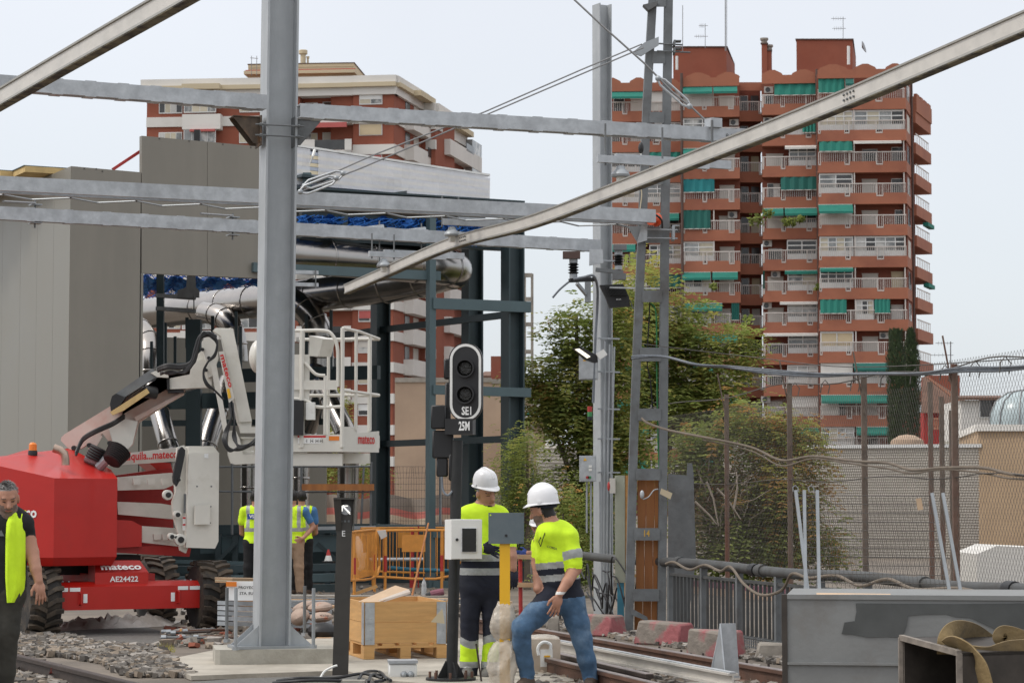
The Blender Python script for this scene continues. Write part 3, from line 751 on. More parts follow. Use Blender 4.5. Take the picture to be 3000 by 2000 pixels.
for y1, y4 in ((966, 918), (1300, 1284)):
    p1 = W(1120, y1, YP4 + 3.9); p4 = W(1490, y4, YP4); p4.z = p1.z
    b = B(); b.bar(p1, p4, .09, .12); part('girt', b, M['dark_post'], fr)
p1 = W(970, 985, YP4 + 5.4); p4 = W(1120, 966, YP4 + 3.9); b = B(); b.bar(p1, p4, .09, .12); part('girt', b, M['dark_post'], fr)
# roof beam and canopy purlins
a = F(860, 552, -.05); c = F(1532, 602, -.05)
b = B(); b.ibeam(V((a.x, a.y, c.z)), c, .16, .15, .02, .03); part('roof_beam', b, M['dark_post'], fr)
b = B(); b.ibeam(V((a.x, a.y, c.z)) + DL * 1.6, c + DL * 1.6, .16, .16, .02, .03); part('roof_beam', b, M['dark_post'], fr)
a = F(875, 516, .2); c = F(960, 530, .2); b = B(); b.bar(a, c, .3, .05); part('roof_beam', b, M['dark_post'], fr)
a = F(1165, 572, 0); c = F(1236, 556, 1.2); b = B(); b.bar(a, c, .1, .1); part('roof_beam', b, M['dark_post'], fr)
p = F(900, 545, .2); b = B(); b.box(p, (.14, .14, .45)); part('roof_stub', b, M['dark_girt'], fr)
for x in (1010, 1263, 1500):
    b = B(); a = F(x, 650, 0); b.bar(a, a + DL * 3.6, .12, .22); part('roof_beam', b, M['dark_post'], fr)
b = B(); a = F(880, 662, .6); c = F(1500, 690, .6); b.bar(a, V((c.x, c.y, a.z)), .14, .5); part('roof_beam', b, M['dark_post'], fr)
# dark roof deck over the ducts
a = F(862, 600, .4); c = F(1440, 640, .4); zt_ = F(1500, 625, 0).z
b = B(); b.prism([V((a.x, a.y, zt_)), V((c.x, c.y, zt_)), V((c.x, c.y, zt_)) + DL * 7, V((a.x, a.y, zt_)) + DL * 7], (0, 0, .08)); part('roof_deck', b, M['dark_post'], fr)
# mezzanine
for (x0, y0, x1, y1, Y0, h) in ((400, 1178, 760, 1150, 47, .30), (705, 1100, 1110, 1096, 46.5, .26), (420, 1075, 700, 1040, 50, .12), (420, 1240, 1000, 1225, 49, .12), (700, 1190, 1000, 1180, 48, .12)):
    a = W(x0, y0, Y0); c = W(x1, y1, Y0 - 1.2); c.z = a.z
    b = B(); b.bar(a, c, .14, h); part('mezzanine_beam', b, M['dark_post'], fr)
for x, y0, y1, w, Y in ((470, 700, 1080, .13, 44), (569, 937, 1545, .28, 46), (485, 945, 1080, .055, 47), (513, 985, 1075, .055, 47), (444, 1000, 1080, .055, 47), (692, 912, 1010, .055, 45.5), (705, 955, 1080, .055, 45.5), (970, 908, 1080, .06, 45), (898, 920, 1080, .06, 46), (623, 925, 1060, .06, 46.5), (548, 930, 1020, .06, 46.5)):
    a = W(x, y0, Y); c = W(x, y1, Y)
    b = B(); b.bar(c if y1 < 1500 else gnd(c, 0), a, w, w); part('upright', b, M['dark_post'], fr)
b = B(); b.prism([W(548, 805, 43), W(572, 805, 43), W(574, 842, 43), W(584, 850, 43), W(584, 872, 43), W(520, 872, 43), W(520, 850, 43), W(545, 842, 43)], (0, .02, 0)); part('hanger_plate', b, M['old_steel'], fr)
for y in (868, 906):
    b = B(); b.bar(W(458, y - 3, 42.9), W(572, y + 5, 43.2), .1, .07); part('hanger_bar', b, M['old_steel'], fr)
b = B(); b.tube([W(568, 862, 43), W(568, 916, 43)], .012, 6); part('hanger_rod', b, M['old_steel'], fr)
for y in (797, 833):
    b = B(); b.bar(W(860, y, 38.5), W(928, y + 2, 38.8), .1, .06); part('hanger_bar', b, M['galv_beam'], fr)
b = B(); b.tube([W(925, 790, 38.7), W(925, 845, 38.7)], .012, 6); part('hanger_rod', b, M['old_steel'], fr)

# ducts
def spl(P, k=6):
    sm = []
    for i in range(len(P) - 1):
        a, b_, c, d = P[max(i - 1, 0)], P[i], P[i + 1], P[min(i + 2, len(P) - 1)]
        for j in range(k):
            u = j / k
            sm.append(b_ + (c - a) * .5 * u + (a * 2 - b_ * 5 + c * 4 - d) * .5 * u * u + (b_ * 3 - a - c * 3 + d) * .5 * u * u * u)
    sm.append(P[-1]); return sm
def duct(name, label, pts, r, step, k=6, group='stainless ducts'):
    P = spl([W(*p) for p in pts], k)
    t = thing(name, label, 'duct', P[0], group)
    b = B(); b.tube(P, r, 28); part('pipe', b, M['steel_duct'], t, sharp=60)
    acc = 0; last = P[0]
    b = B()
    for i in range(1, len(P) - 1):
        acc += (P[i] - last).length; last = P[i]
        if acc >= step:
            acc = 0; d = (P[i + 1] - P[i - 1]).normalized()
            rb = B(); rb.tube([P[i] - d * .022, P[i] - d * .010, P[i] + d * .010, P[i] + d * .022], [r + .002, r + .016, r + .016, r + .002], 28); part('joint_ring', rb, M['steel_duct'], t, sharp=60)
    return t
duct('main_duct', 'fat shiny steel duct that bends back on itself under the roof beams', [(825, 744, 41.2), (860, 747, 41.3), (980, 756, 41.8), (1100, 766, 42.3), (1200, 774, 42.6), (1275, 780, 43.0), (1322, 786, 43.5), (1330, 793, 44.1), (1290, 806, 44.5), (1200, 828, 45.0), (1100, 842, 45.6), (980, 857, 46.3), (860, 872, 47.1), (740, 884, 48.1), (620, 898, 49.1), (520, 908, 50.0), (400, 922, 51)], .325, .85)
duct('branch_duct', 'segmented steel duct elbow curving down beside the thick column to the mezzanine', [(850, 880, 46.6), (890, 905, 46.4), (925, 950, 46.3), (936, 1000, 46.3), (938, 1090, 46.3)], .26, .33)
duct('branch_duct', 'bright steel duct slanting down to the right behind the basket railings', [(925, 1085, 46.2), (950, 1135, 45.8), (985, 1210, 45.4), (1016, 1285, 45), (1020, 1400, 45), (1014, 1560, 45)], .20, .9)
duct('branch_duct', 'brownish steel duct slanting down to the left behind the basket railings', [(945, 1130, 47.6), (915, 1215, 47.8), (885, 1310, 48), (878, 1400, 48), (878, 1560, 48)], .19, .9)
duct('branch_duct', 'short steel elbow sticking down from the duct above the white jib', [(600, 915, 48.6), (645, 925, 48.2), (675, 950, 48), (690, 1000, 48), (695, 1060, 48)], .22, .3)
duct('branch_duct', 'bright steel duct slanting down between the shed wall and the turntable arms', [(440, 1120, 47), (462, 1190, 46.6), (492, 1300, 46), (505, 1360, 46), (505, 1560, 46)], .19, .75)
duct('branch_duct', 'dull brown steel duct slanting down to the left behind the white jib link', [(668, 1120, 48.5), (642, 1190, 48), (610, 1290, 47.5), (590, 1390, 47.2), (590, 1560, 47)], .21, .8)
duct('branch_duct', 'steel duct elbow just inside the left edge of the shed opening', [(395, 950, 49.5), (420, 975, 49), (436, 1010, 48.8), (438, 1070, 48.6), (436, 1180, 48.6)], .22, .35)
duct('branch_duct', 'vertical steel duct standing behind the workers at the thick column', [(727, 1330, 46), (727, 1450, 46), (727, 1590, 46)], .15, .6)

# wrapped pack of sandwich panels on the roof
A0 = F(862, 436, .3); A1 = F(1436, 522, .3); B1 = F(1434, 588, .3); B0 = F(862, 540, .3)
t = thing('panel_pack', 'long pack of striped roof panels wrapped in clear film on top of the frame', 'panel pack', B0)
nl = 9
M['layer_grey'] = mat('panel_layer_grey', (0.50, 0.55, 0.64), 0.6, 0, .1, 2); M['layer_cream'] = mat('panel_layer_cream', (0.85, 0.74, 0.52), 0.7, 0, .1, 2)
for i in range(nl):
    u0, u1 = i / nl, (i + .92) / nl
    b = B(); b.prism([B0.lerp(A0, u0), B1.lerp(A1, u0), B1.lerp(A1, u1), B0.lerp(A0, u1)], DL * 1.0); part('roof_panel', b, M['layer_cream'] if i % 2 else M['layer_grey'], t)
M['film'] = mat('clear_wrap', (0.93, 0.935, 0.95), 0.3, 0, .03, 3, .5, 8, alpha=.60)
b = B(); o = DL * -.02
rr = random.Random(5); N = 26
def wr(pA, pB, n): return [pA.lerp(pB, i / n) + V((DF.y, -DF.x, 0)) * rr.uniform(.0, .03) for i in range(n + 1)]
top = wr(A0 + V((0, 0, .03)), A1 + V((0, 0, .03)), N); mid = wr(A0.lerp(B0, .5), A1.lerp(B1, .5), N); bot = wr(B0 + V((0, 0, -.0)), B1, N); back = [p + DL * 1.03 for p in top]
for r0, r1 in ((back, top), (top, mid), (mid, bot)):
    for i in range(N):
        if 2 <= i <= 2 and r0 is not back: continue
        b.quad(r0[i], r1[i], r1[i + 1], r0[i + 1])
part('film', b, M['film'], t)
b = B(); b.prism([A0 + V((0, 0, .05)), A1 + V((0, 0, .04)), A1 + V((0, 0, .075)), A0 + V((0, 0, .085))], DL * 1.04); part('cover_sheet', b, M['white'], t)
p = F(915, 470, .2); b = B(); b.tube([F(922, 440, .2), F(916, 458, .15), F(908, 480, .2)], [.03, .025, .01], 6); part('loose_strip', b, M['white'], t)

# blue safety nets
M['net_daylit'] = mat('daylit_blue_net', (0.03, 0.27, 0.85), .7, 0, .25, 6)  # brighter copy of the net blue, daylight through it put into the colour
def net(label, pts_top, pts_bot, Y0, nx, nz, seed, dense):
    rr = random.Random(seed)
    P = lambda u, v: None
    ta = [W(*p) for p in pts_top]; ba = [W(*p) for p in pts_bot]
    def at(L, u):
        k = u * (len(L) - 1); i = min(int(k), len(L) - 2); return L[i].lerp(L[i + 1], k - i)
    g = [[at(ta, i / nx).lerp(at(ba, i / nx), j / nz) + V((rr.uniform(-.04, .04), rr.uniform(-.12, .12), rr.uniform(-.03, .03))) for j in range(nz + 1)] for i in range(nx + 1)]
    t = thing('safety_net', label, 'net', g[0][nz], 'blue safety nets')
    b = B()
    for i in range(nx):
        for j in range(nz):
            for q_ in (g[i + 1][j + 1], ):
                b.tube([g[i][j], q_], .007, 3, False)
            b.tube([g[i + 1][j], g[i][j + 1]], .007, 3, False)
    part('net_mesh', b, M['net'], t)
    b = B()
    if dense:
        vs = []; fs = []
        for i in range(nx + 1):
            for v, dy in ((.05, .1), (.35, .22), (.6, .1), (.75, .25)):
                p = at(ta, i / nx).lerp(at(ba, i / nx), v * dense); vs.append(p + V((0, dy + .2 * math.sin(i * 1.3 + v * 9), .05 * math.sin(i * .9 + v * 5))))
        for i in range(nx):
            for k in range(3): fs.append((i * 4 + k, i * 4 + k + 1, i * 4 + 5 + k, i * 4 + 4 + k))
        b.add(vs, fs); part('folded_net', b, M['net_daylit' if dense > .9 else 'net'], t)
    return t
net('bunched blue safety net hanging under the roof beam right of the thick column', [(872, 632, 40.9), (1100, 640, 41.5), (1300, 645, 42.2), (1455, 650, 42.6)], [(872, 664, 40.9), (1060, 676, 41.4), (1280, 694, 42.1), (1400, 722, 42.4)], 43, 60, 6, 2, .5)
net('blue safety net drooping over the duct inside the shed opening', [(412, 802, 45), (560, 808, 45), (760, 816, 45)], [(412, 876, 47.5), (520, 866, 47.5), (640, 848, 47), (760, 836, 46.5)], 46, 44, 10, 3, .95)
# ================================================================== boom lift
LO = V((-4.42, 27.45, 0)); LA = R(25)
ML = Matrix.Translation(LO) @ Matrix.Rotation(LA, 4, 'Z')
lift = thing('boom_lift', 'red and white articulated boom lift parked on the ballast at the left', 'boom lift', LO)
LXD = V((math.cos(LA), math.sin(LA), 0)); LYD = V((-math.sin(LA), math.cos(LA), 0)); LND = -LYD
M['hub'] = mat('red_wheel_hub', (0.42, 0.03, 0.02), .45)
def wheel(x, y, r=.415, w=.36, out=1):
    o = ML @ V((x, y, r)); ax = LXD * out
    b = B(); b.lathe([(r * .56, -w * .5), (r * .86, -w * .5), (r * .95, -w * .38), (r * .95, w * .38), (r * .86, w * .5), (r * .56, w * .5)], o, ax, 36)
    tyre = part('tyre', b, M['rubber'], lift)
    b = B(); n = 20
    for i in range(n):
        for s in (-1, 1):
            a = 2 * math.pi * (i + (.5 if s > 0 else 0)) / n
            def pt(u, da, rr): 
                aa = a + da
                return o + ax * u + (LYD * math.cos(aa) + UP * math.sin(aa)) * rr
            da = .085
            # chevron lug: from centre outwards, swept
            q = [(s * .0, -da * .5 + .10), (s * w * .30, -da * .5 - .05), (s * w * .52, -da * .5 - .05), (s * w * .52, da * .5 - .02), (s * w * .30, da * .5 - .0), (s * .0, da * .5 + .14)]
            lo = [pt(u, d_, r * .93) for u, d_ in q]; hi = [pt(u, d_ * .92, r * 1.02) for u, d_ in q]
            m = len(q)
            b.add(lo + hi, [tuple(range(m, 2 * m)), tuple(range(m - 1, -1, -1))] + [(j, (j + 1) % m, m + (j + 1) % m, m + j) for j in range(m)])
    part('tread', b, M['tread'], tyre)
    b = B(); b.lathe([(r * .57, w * .2), (r * .57, w * .45), (r * .45, w * .3), (r * .2, w * .28), (r * .18, w * .5), (.02, w * .5)], o, ax, 24)
    part('rim', b, M['hub'], tyre)
for x, y, s in ((-1.0, 0, -1), (1.0, 0, 1), (1.0, 2.15, 1), (-1.0, 2.15, -1)): wheel(x, y, out=s)
# chassis
def lb(m, name, c, d, label=None, rx=0, bev=0):
    b = B(ML); b.box(c, d, 0, rx); return part(name, b, m, lift, label)
b = B(ML); b.prism([(-.82, -.2, .30), (-.82, -.2, .56), (-.82, -.12, .61), (-.82, .22, .61), (-.82, .22, .30)], (1.64, 0, 0)); axle = part('axle_beam', b, M['red'], lift)
lb(M['red_dark'], 'chassis', (0, 1.05, .52), (.75, 1.9, .34)); lb(M['red_dark'], 'rear_axle_beam', (0, 2.15, .46), (1.6, .3, .28))
lb(M['black'], 'slewing_ring', (-.15, 1.1, .78), (1.0, 1.0, .22))
ML0 = ML; ML = ML @ Matrix.Translation((-.09, 0, 0)); b = B(ML); b.prism([(-.31, -.16, .57), (.31, -.16, .57), (.31, -.16, .715), (.25, -.02, .845), (-.27, -.02, .845), (-.31, -.16, .715)], (0, .30, 0)); box = part('name_box', b, M['red'], lift)
b = B(ML); b.prism([(-.31, -.163, .57), (.31, -.163, .57), (.31, -.163, .715), (-.31, -.163, .715)], (0, .003, 0)); part('front_panel', b, M['red'], box)
dv = (LYD * .14 + UP * .13).normalized()
b = B(); b.text('mateco', ML @ V((-.235, -.15, .735)) + (UP * .14 - LYD * .14).normalized() * .003, LXD, dv, .47, .085, depth=.012, bold=.03); part('lettering', b, M['white_text'], box)
b = B(); b.text('AE24422', ML @ V((-.14, -.1635, .61)), LXD, UP, .33, .062, depth=.004, bold=.02); part('lettering', b, M['white_text'], box)
ML = ML0
for x in (-.78, -.64, .62, .76, -.52, .5):
    b = B(ML); 
    if abs(x) < .6: b.box((x, -.202, .43), (.045, .006, .10))
    else: b.box((x, -.204, .53), (.12, .006, .042))
    part('warning_sticker', b, M['white_text'], axle)
for x in (-.58, .56):
    b = B(ML); b.tube([(x, -.2, .50), (x, -.25, .49), (x, -.25, .37), (x, -.2, .36)], .014, 6); part('tie_down_lug', b, M['red'], axle)
for x in (-.75, -.68, .68, .75):
    b = B(ML); b.lathe([(.014, 0), (.012, .012)], (x, -.08, .612), UP, 6); part('bolt', b, M['galv'], axle)
# turntable hood (world points from plan)
zb, zs, z0 = .80, .895, 1.80
A_ = W(343, 1500, 27.15); B_ = W(158, 1500, 26.72); C_ = W(-60, 1500, 26.95); D_ = W(-120, 1500, 28.4); E_ = W(60, 1500, 29.3); F_ = W(330, 1500, 28.7)
ring = [A_, B_, C_, D_, E_, F_]
cen = sum(ring, V((0, 0, 0))) / 6
def lvl(z, k=0.0, zz=None): 
    return [V((p.x + (cen.x - p.x) * k, p.y + (cen.y - p.y) * k, (zz[i] if zz else z))) for i, p in enumerate(ring)]
b = B()
top = [V((W(326, 1377, 27.55).x, 27.55, W(326, 1377, 27.55).z)), W(160, 1352, 27.3), W(-40, 1352, 27.5), W(-40, 1330, 28.0), W(75, 1320, 28.6), W(300, 1350, 28.4)]
L0 = lvl(zb, .06); L1 = lvl(zs, 0); L2 = lvl(0, 0, [W(343, 1402, 27.15).z, W(158, 1400, 26.72).z, W(-60, 1352, 26.95).z, 2.0, 2.05, 1.85])
ridge = [W(326, 1376, 27.9), W(205, 1312, 28.15), W(40, 1334, 27.9), W(20, 1334, 28.3), W(80, 1316, 28.8), W(320, 1372, 28.4)]
lv = [L0, L1, L2, ridge]
vs = [p for l in lv for p in l]; fs = [(5, 4, 3, 2, 1, 0)]
for i in range(3):
    for j in range(6):
        k = (j + 1) % 6; fs.append((i * 6 + k, i * 6 + j, i * 6 + 6 + j, i * 6 + 6 + k))
fs += [(18, 19, 20, 21, 22, 23)]
b.add(vs, fs); hood = part('hood', b, M['red'], lift, sharp=18)
hn = (B_ - C_); hn.z = 0; hx = hn.normalized(); hnn = hx.cross(UP)
def onh(x, y):   # on hood left panel
    r = ray(x, y); o = V((0, 0, EYE)); n_ = hx.cross(UP); s = (C_ - o).dot(n_) / r.dot(n_); return o + r * s
b = B(); b.text('mateco', onh(8, 1516), hx, UP, (onh(108, 1516) - onh(8, 1516)).length, .105, depth=.006, bold=.03); part('lettering', b, M['white_text'], hood)
b = B(); b.text('AE24422', onh(20, 1548), hx, UP, (onh(98, 1548) - onh(20, 1548)).length, .072, depth=.006, bold=.02); part('lettering', b, M['white_text'], hood)
bc = W(96, 1319, 27.6)
b = B(); b.lathe([(.055, -.06), (.055, -.02), (.05, 0)], bc, UP, 16); bk = part('beacon_base', b, M['black'], lift)
b = B(); b.lathe([(.047, 0), (.045, .07), (.03, .09), (.0, .095)], bc, UP, 16); part('beacon_lens', b, M['orange_plastic'], bk)
ex = W(196, 1358, 27.2)
M['exhaust'] = mat('burnt_exhaust', (0.40, 0.30, 0.24), .35, .8, .2, 8)
b = B(); b.tube([W(192, 1362, 27.15), W(192, 1345, 27.15), W(188, 1328, 27.15), W(176, 1318, 27.15), W(158, 1312, 27.15)], [.045, .045, .047, .048, .05], 14); part('exhaust_pipe', b, M['exhaust'], lift)
# turntable base right of hood
def slabpx(name, pts, Y, dep, m, par=None, label=None):
    b = B(); n = LYD
    o = W(pts[0][0], pts[0][1], Y)
    P = [onface(o, LXD, x, y) for x, y in pts]
    b.prism(P, n * dep); return part(name, b, m, par or lift, label)
slabpx('turntable_base', [(340, 1522), (385, 1524), (416, 1540), (415, 1600), (340, 1604)], 27.6, .5, M['red'])
slabpx('turntable_base', [(342, 1602), (520, 1594), (560, 1606), (555, 1630), (342, 1618)], 27.7, .8, M['red_dark'])
slabpx('turntable_base', [(338, 1392), (500, 1370), (508, 1385), (508, 1600), (338, 1600)], 28.3, .1, M['red_dark'])
slabpx('turntable_base', [(430, 1350), (500, 1356), (508, 1386), (470, 1384)], 28.5, .5, M['red'])
# arms
arm = slabpx('riser_arm', [(322, 1364), (322, 1348), (370, 1327), (522, 1310), (530, 1316), (528, 1350)], 27.9, .16, M['white_paint'])
o = W(366, 1356, 27.9); o = onface(o, LXD, 366, 1356)
b = B(); dx = (onface(o, LXD, 520, 1348) - o).normalized(); b.text('alquila...mateco', o + LND * .003, dx, UP, (onface(o, LXD, 520, 1348) - o).length, .125, depth=.004, bold=.03); part('lettering', b, M['red_text'], arm)
def armp(pts, Y, dep=.15):
    a_ = slabpx('riser_arm', pts, Y, dep, M['white_paint']); return a_
a1 = armp([(342, 1398), (505, 1384), (508, 1420), (480, 1432), (345, 1436)], 27.85)
a2 = armp([(344, 1469), (470, 1474), (508, 1480), (508, 1520), (346, 1506)], 27.85)
a3 = armp([(416, 1540), (512, 1546), (530, 1556), (525, 1600), (416, 1588)], 27.8)
for a_, xs_, y in ((a1, (392, 434, 476), 1402), (a3, (452, 478), 1564)):
    for x in xs_: slabpx('stiffening_plate', [(x - 2, y), (x + 20, y - 1), (x + 20, y + 16), (x, y + 17)], 27.82, .04, M['white_paint'], a_)
# link plates
lp = slabpx('link_plate', [(520, 1310), (540, 1304), (556, 1326), (556, 1590), (545, 1620), (528, 1612), (522, 1560), (508, 1510), (505, 1470), (515, 1440), (512, 1410)], 27.55, .05, M['white_paint'])
fb = slabpx('link_housing', [(553, 1326), (642, 1326), (640, 1585), (630, 1606), (545, 1603)], 27.5, .30, M['white_paint'])
slabpx('link_housing_top', [(553, 1308), (560, 1306), (625, 1306), (643, 1328), (553, 1327)], 27.55, .30, M['white_paint'])
slabpx('link_bar', [(509, 1412), (508, 1395), (524, 1318), (534, 1308), (543, 1318), (542, 1332), (526, 1408), (518, 1424)], 27.42, .05, M['black'])
slabpx('cover_plate', [(572, 1480), (616, 1478), (615, 1535), (571, 1536)], 27.47, .03, M['white_paint'], fb)
for x, y in ((577, 1424), (619, 1424), (575, 1484), (617, 1483), (574, 1531), (615, 1531)):
    b = B(); p = onface(W(553, 1326, 27.46), LXD, x, y); b.lathe([(.011, 0), (.009, .012)], p, LND, 8); part('bolt', b, M['old_steel'], fb)
b = B(); p = onface(W(553, 1326, 27.5), LXD, 604, 1335); b.box(p + LND * .004, (.05, .004, .05), LA); part('sticker', b, M['chalk'], fb)
b = B(); p = onface(W(540, 1525, 27.54), LXD, 541, 1532); b.box(p + LND * .004, (.05, .004, .16), LA); part('warning_sticker', b, M['white_text'], lp)
for dy in (-16, 4):
    b = B(); p = onface(W(540, 1525, 27.54), LXD, 541, 1532 + dy); b.box(p + LND * .007, (.05, .004, .02), LA); part('warning_sticker', b, M['red_text'], lp)
b = B(); p = onface(W(540, 1460, 27.54), LXD, 542, 1474); b.box(p + LND * .003, (.035, .004, .22), LA); part('slot', b, M['old_steel'], lp)
for x, y, r in ((489, 1449, .06), (526, 1580, .07), (517, 1507, .05), (500, 1571, .045), (512, 1573, .035), (520, 1405, .035)):
    p = onface(W(x, y, 27.5), LXD, x, y); b = B(); b.lathe([(r, 0), (r * .95, .05), (r * .6, .055)], p, LND, 16); pb = part('pivot_boss', b, M['white_paint'], lift)
    b = B(); b.lathe([(r * .55, .05), (r * .5, .075)], p, LND, 12); part('pin', b, M['black'], pb)
# main boom
def bpx(name, pts, Y, dep, m, par=None):
    b = B(); P = [W(x, y, Y + yo) for x, y, yo in [(q + (0,))[:3] for q in pts]]; b.prism(P, V((-.15, 1, 0)).normalized() * dep); return part(name, b, m, par or lift)
boom = bpx('lower_boom', [(178, 1290), (180, 1280), (188, 1272), (322, 1190), (470, 1104), (545, 1143), (538, 1152), (408, 1235), (390, 1300), (375, 1312), (336, 1312), (300, 1270), (240, 1312), (205, 1318)], 28.1, .34, M['pink_white'])
bpx('boom_side_plate', [(318, 1252), (362, 1226), (404, 1234), (388, 1300), (376, 1314), (336, 1316)], 27.95, .12, M['white_paint'], boom)
bpx('boom_side_plate', [(252, 1290), (282, 1262), (300, 1278), (276, 1318), (262, 1322)], 27.98, .1, M['pink_white'], boom)
bpx('boom_underside', [(392, 1222), (535, 1148), (540, 1143), (540, 1154), (400, 1234)], 28.02, .3, M['pink_white'], boom)
ub = bpx('upper_boom', [(360, 1190), (470, 1100), (500, 1105), (545, 1140), (600, 1128), (614, 1134), (620, 1120), (625, 1062), (600, 1018), (556, 1060), (480, 1130), (358, 1214)], 27.9, .26, M['white_paint'])
bpx('boom_nose', [(497, 1108), (556, 1096), (560, 1062), (592, 1052), (622, 1072), (620, 1134), (570, 1136), (497, 1140)], 27.86, .22, M['white_paint'])
bpx('cable_tray', [(340, 1152), (446, 1079), (470, 1103), (452, 1108), (345, 1176), (332, 1190)], 27.8, .3, M['old_steel'])
bpx('cable_tray_end', [(322, 1182), (328, 1160), (340, 1152), (368, 1164), (352, 1186), (325, 1202)], 27.74, .34, M['black'])
bpx('tray_bracket', [(441, 1092), (455, 1086), (492, 1088), (494, 1106), (460, 1104)], 27.78, .2, M['white_paint'])
bpx('boom_guard', [(322, 1207), (430, 1137), (438, 1150), (362, 1202), (330, 1216)], 27.7, .08, M['foam'])
bpx('seal', [(488, 1108), (496, 1106), (498, 1140), (490, 1142)], 27.83, .3, M['black'])
bpx('seal', [(492, 1142), (538, 1142), (540, 1150), (492, 1150)], 27.9, .3, M['black'])
b = B(); p = W(454, 1150, 27.75); b.lathe([(.07, 0), (.075, .02), (.075, .14), (.07, .15)], p + V((.0, .1, 0)), V((-.9, -.5, 0.1)), 16); part('cable_drum', b, M['black'], lift)
# knuckle and jib
kn = bpx('knuckle', [(592, 1000), (602, 988), (622, 984), (636, 1000), (640, 1050), (625, 1100), (610, 1106), (606, 1090), (604, 1060), (592, 1020)], 27.75, .2, M['white_paint'])
for x, y in ((594, 1024), (613, 1049), (604, 1084)):
    b = B(); b.lathe([(.022, 0), (.02, .05)], W(x, y, 27.76), V((0, -1, 0)), 10); part('pin', b, M['black'], kn)
jib = bpx('jib', [(624, 968), (632, 960), (683, 962), (738, 1232), (736, 1254), (700, 1250), (694, 1232), (648, 985)], 27.9, .20, M['white_paint'])
bpx('jib_top_plate', [(645, 964), (683, 962), (738, 1234), (702, 1236)], 27.86, .04, M['white_paint'], jib)
lk = bpx('jib_link', [(616, 1062), (632, 1056), (668, 1262), (662, 1270), (654, 1262)], 27.72, .08, M['white_paint'])
nm = bpx('name_plate', [(641, 1030), (656, 1028), (687, 1166), (671, 1180)], 27.70, .03, M['white_paint'], jib)
o = W(644.5, 1040, 27.69); e_ = W(670, 1136, 27.69); dx = (e_ - o).normalized()
dy = dx.cross(V((0, -1, 0))) * -1
b = B(); b.text('mateco', o - dy * 0.0, dx, V((-dx.z, 0, dx.x)) * 1.0, (e_ - o).length, .05, depth=.004, bold=.03)
part('lettering', b, M['red_text'], jib)
b = B(); b.prism([W(664, 1140, 27.685), W(672, 1137, 27.685), W(677, 1164, 27.685), W(669, 1168, 27.685)], (0, .01, 0)); part('warning_sticker', b, M['yellow'], jib)
# basket pivot
b = B(); b.lathe([(.10, 0), (.10, .03), (.08, .04), (.08, .17), (.11, .18), (.11, .2)], W(722, 1330, 28.0), UP, 16); part('rotator', b, M['white_paint'], lift)
bpx('rotator_bracket', [(700, 1245), (735, 1250), (760, 1250), (760, 1268), (705, 1268)], 27.85, .2, M['white_paint'])
bpx('rotator_bracket', [(668, 1330), (672, 1262), (690, 1258), (704, 1290), (712, 1330), (760, 1330), (760, 1356), (690, 1360), (676, 1356)], 27.8, .2, M['white_paint'])
bpx('basket_support', [(740, 1306), (900, 1306), (900, 1340), (740, 1345)], 28.2, .3, M['white_paint'])
# hoses
def hose(pts, r, par=lift):
    b = B(); b.tube(spl([W(*p) for p in pts], 6), r, 7); return part('hydraulic_hose', b, M['black'], par)
for k in range(4):
    o = k * 3
    hose([(462, 1078 + o, 27.55), (490, 1068 + o, 27.5), (530, 1070 + o, 27.5), (560, 1058 + o, 27.5), (572, 1020 + o, 27.5), (585, 985 + o, 27.5), (610, 974 + o, 27.5), (634, 985 + o, 27.5)], .017)
    hose([(470, 1088 + o, 27.6), (500, 1096 - o, 27.52), (540, 1084 + o, 27.5), (564, 1060 + o, 27.46), (575, 1030 + o * 2, 27.46), (592, 984 - o, 27.45), (620, 980 + o, 27.5), (636, 1000 + o, 27.5), (630, 1034 + o, 27.5), (608, 1062, 27.5), (596, 1090 + o, 27.5), (606, 1120 + o, 27.5), (628, 1142, 27.55), (655, 1170, 27.6)], .012)
    hose([(672, 1180 + o, 27.55), (678, 1220, 27.5), (668 - o, 1262, 27.5), (662 - o, 1290, 27.45), (672, 1312 + o, 27.45), (700, 1318 - o, 27.45), (735, 1304, 27.5), (752, 1290 + o, 27.6)], .013)
    hose([(682, 1180 + o, 27.55), (686, 1240, 27.5), (682 + o, 1280, 27.5), (700, 1304 + o, 27.4), (730, 1300, 27.4), (752, 1280, 27.6)], .011)
    hose([(222, 1325 + o, 27.7), (236, 1292 + o, 27.75), (252, 1274 + o, 27.75), (285, 1256 + o, 27.75), (330, 1236 + o, 27.8), (365, 1214 + o, 27.8)], .016)
M['bellows'] = mat('black_bellows', (0.015, 0.015, 0.016), .6, 0, .2)
b = B(); a_, c_ = W(326, 1352, 27.6), W(352, 1316, 27.7)
P = [a_.lerp(c_, i / 16) for i in range(17)]; b.tube(P, [.10 + .035 * (i / 16) + (.015 if i % 2 else 0) for i in range(17)], 16); part('bellows', b, M['bellows'], lift)
b = B(); a_, c_ = W(272, 1345, 27.75), W(290, 1310, 27.75)
P = [a_.lerp(c_, i / 10) for i in range(11)]; b.tube(P, [.09 + (.012 if i % 2 else 0) for i in range(11)], 14); part('bellows', b, M['bellows'], lift)
b = B(); b.tube([W(290, 1368, 27.75), W(318, 1340, 27.7)], .06, 10); b.tube([W(250, 1340, 27.8), W(282, 1352, 27.8)], .05, 10); part('boom_cylinder', b, M['galv'], lift)
for x, y in ((219, 1312), (264, 1304), (324, 1298)):
    b = B(); b.lathe([(.03, 0), (.028, .08)], W(x, y, 27.9), V((0, -1, 0)), 10); part('pin', b, M['black'], boom)
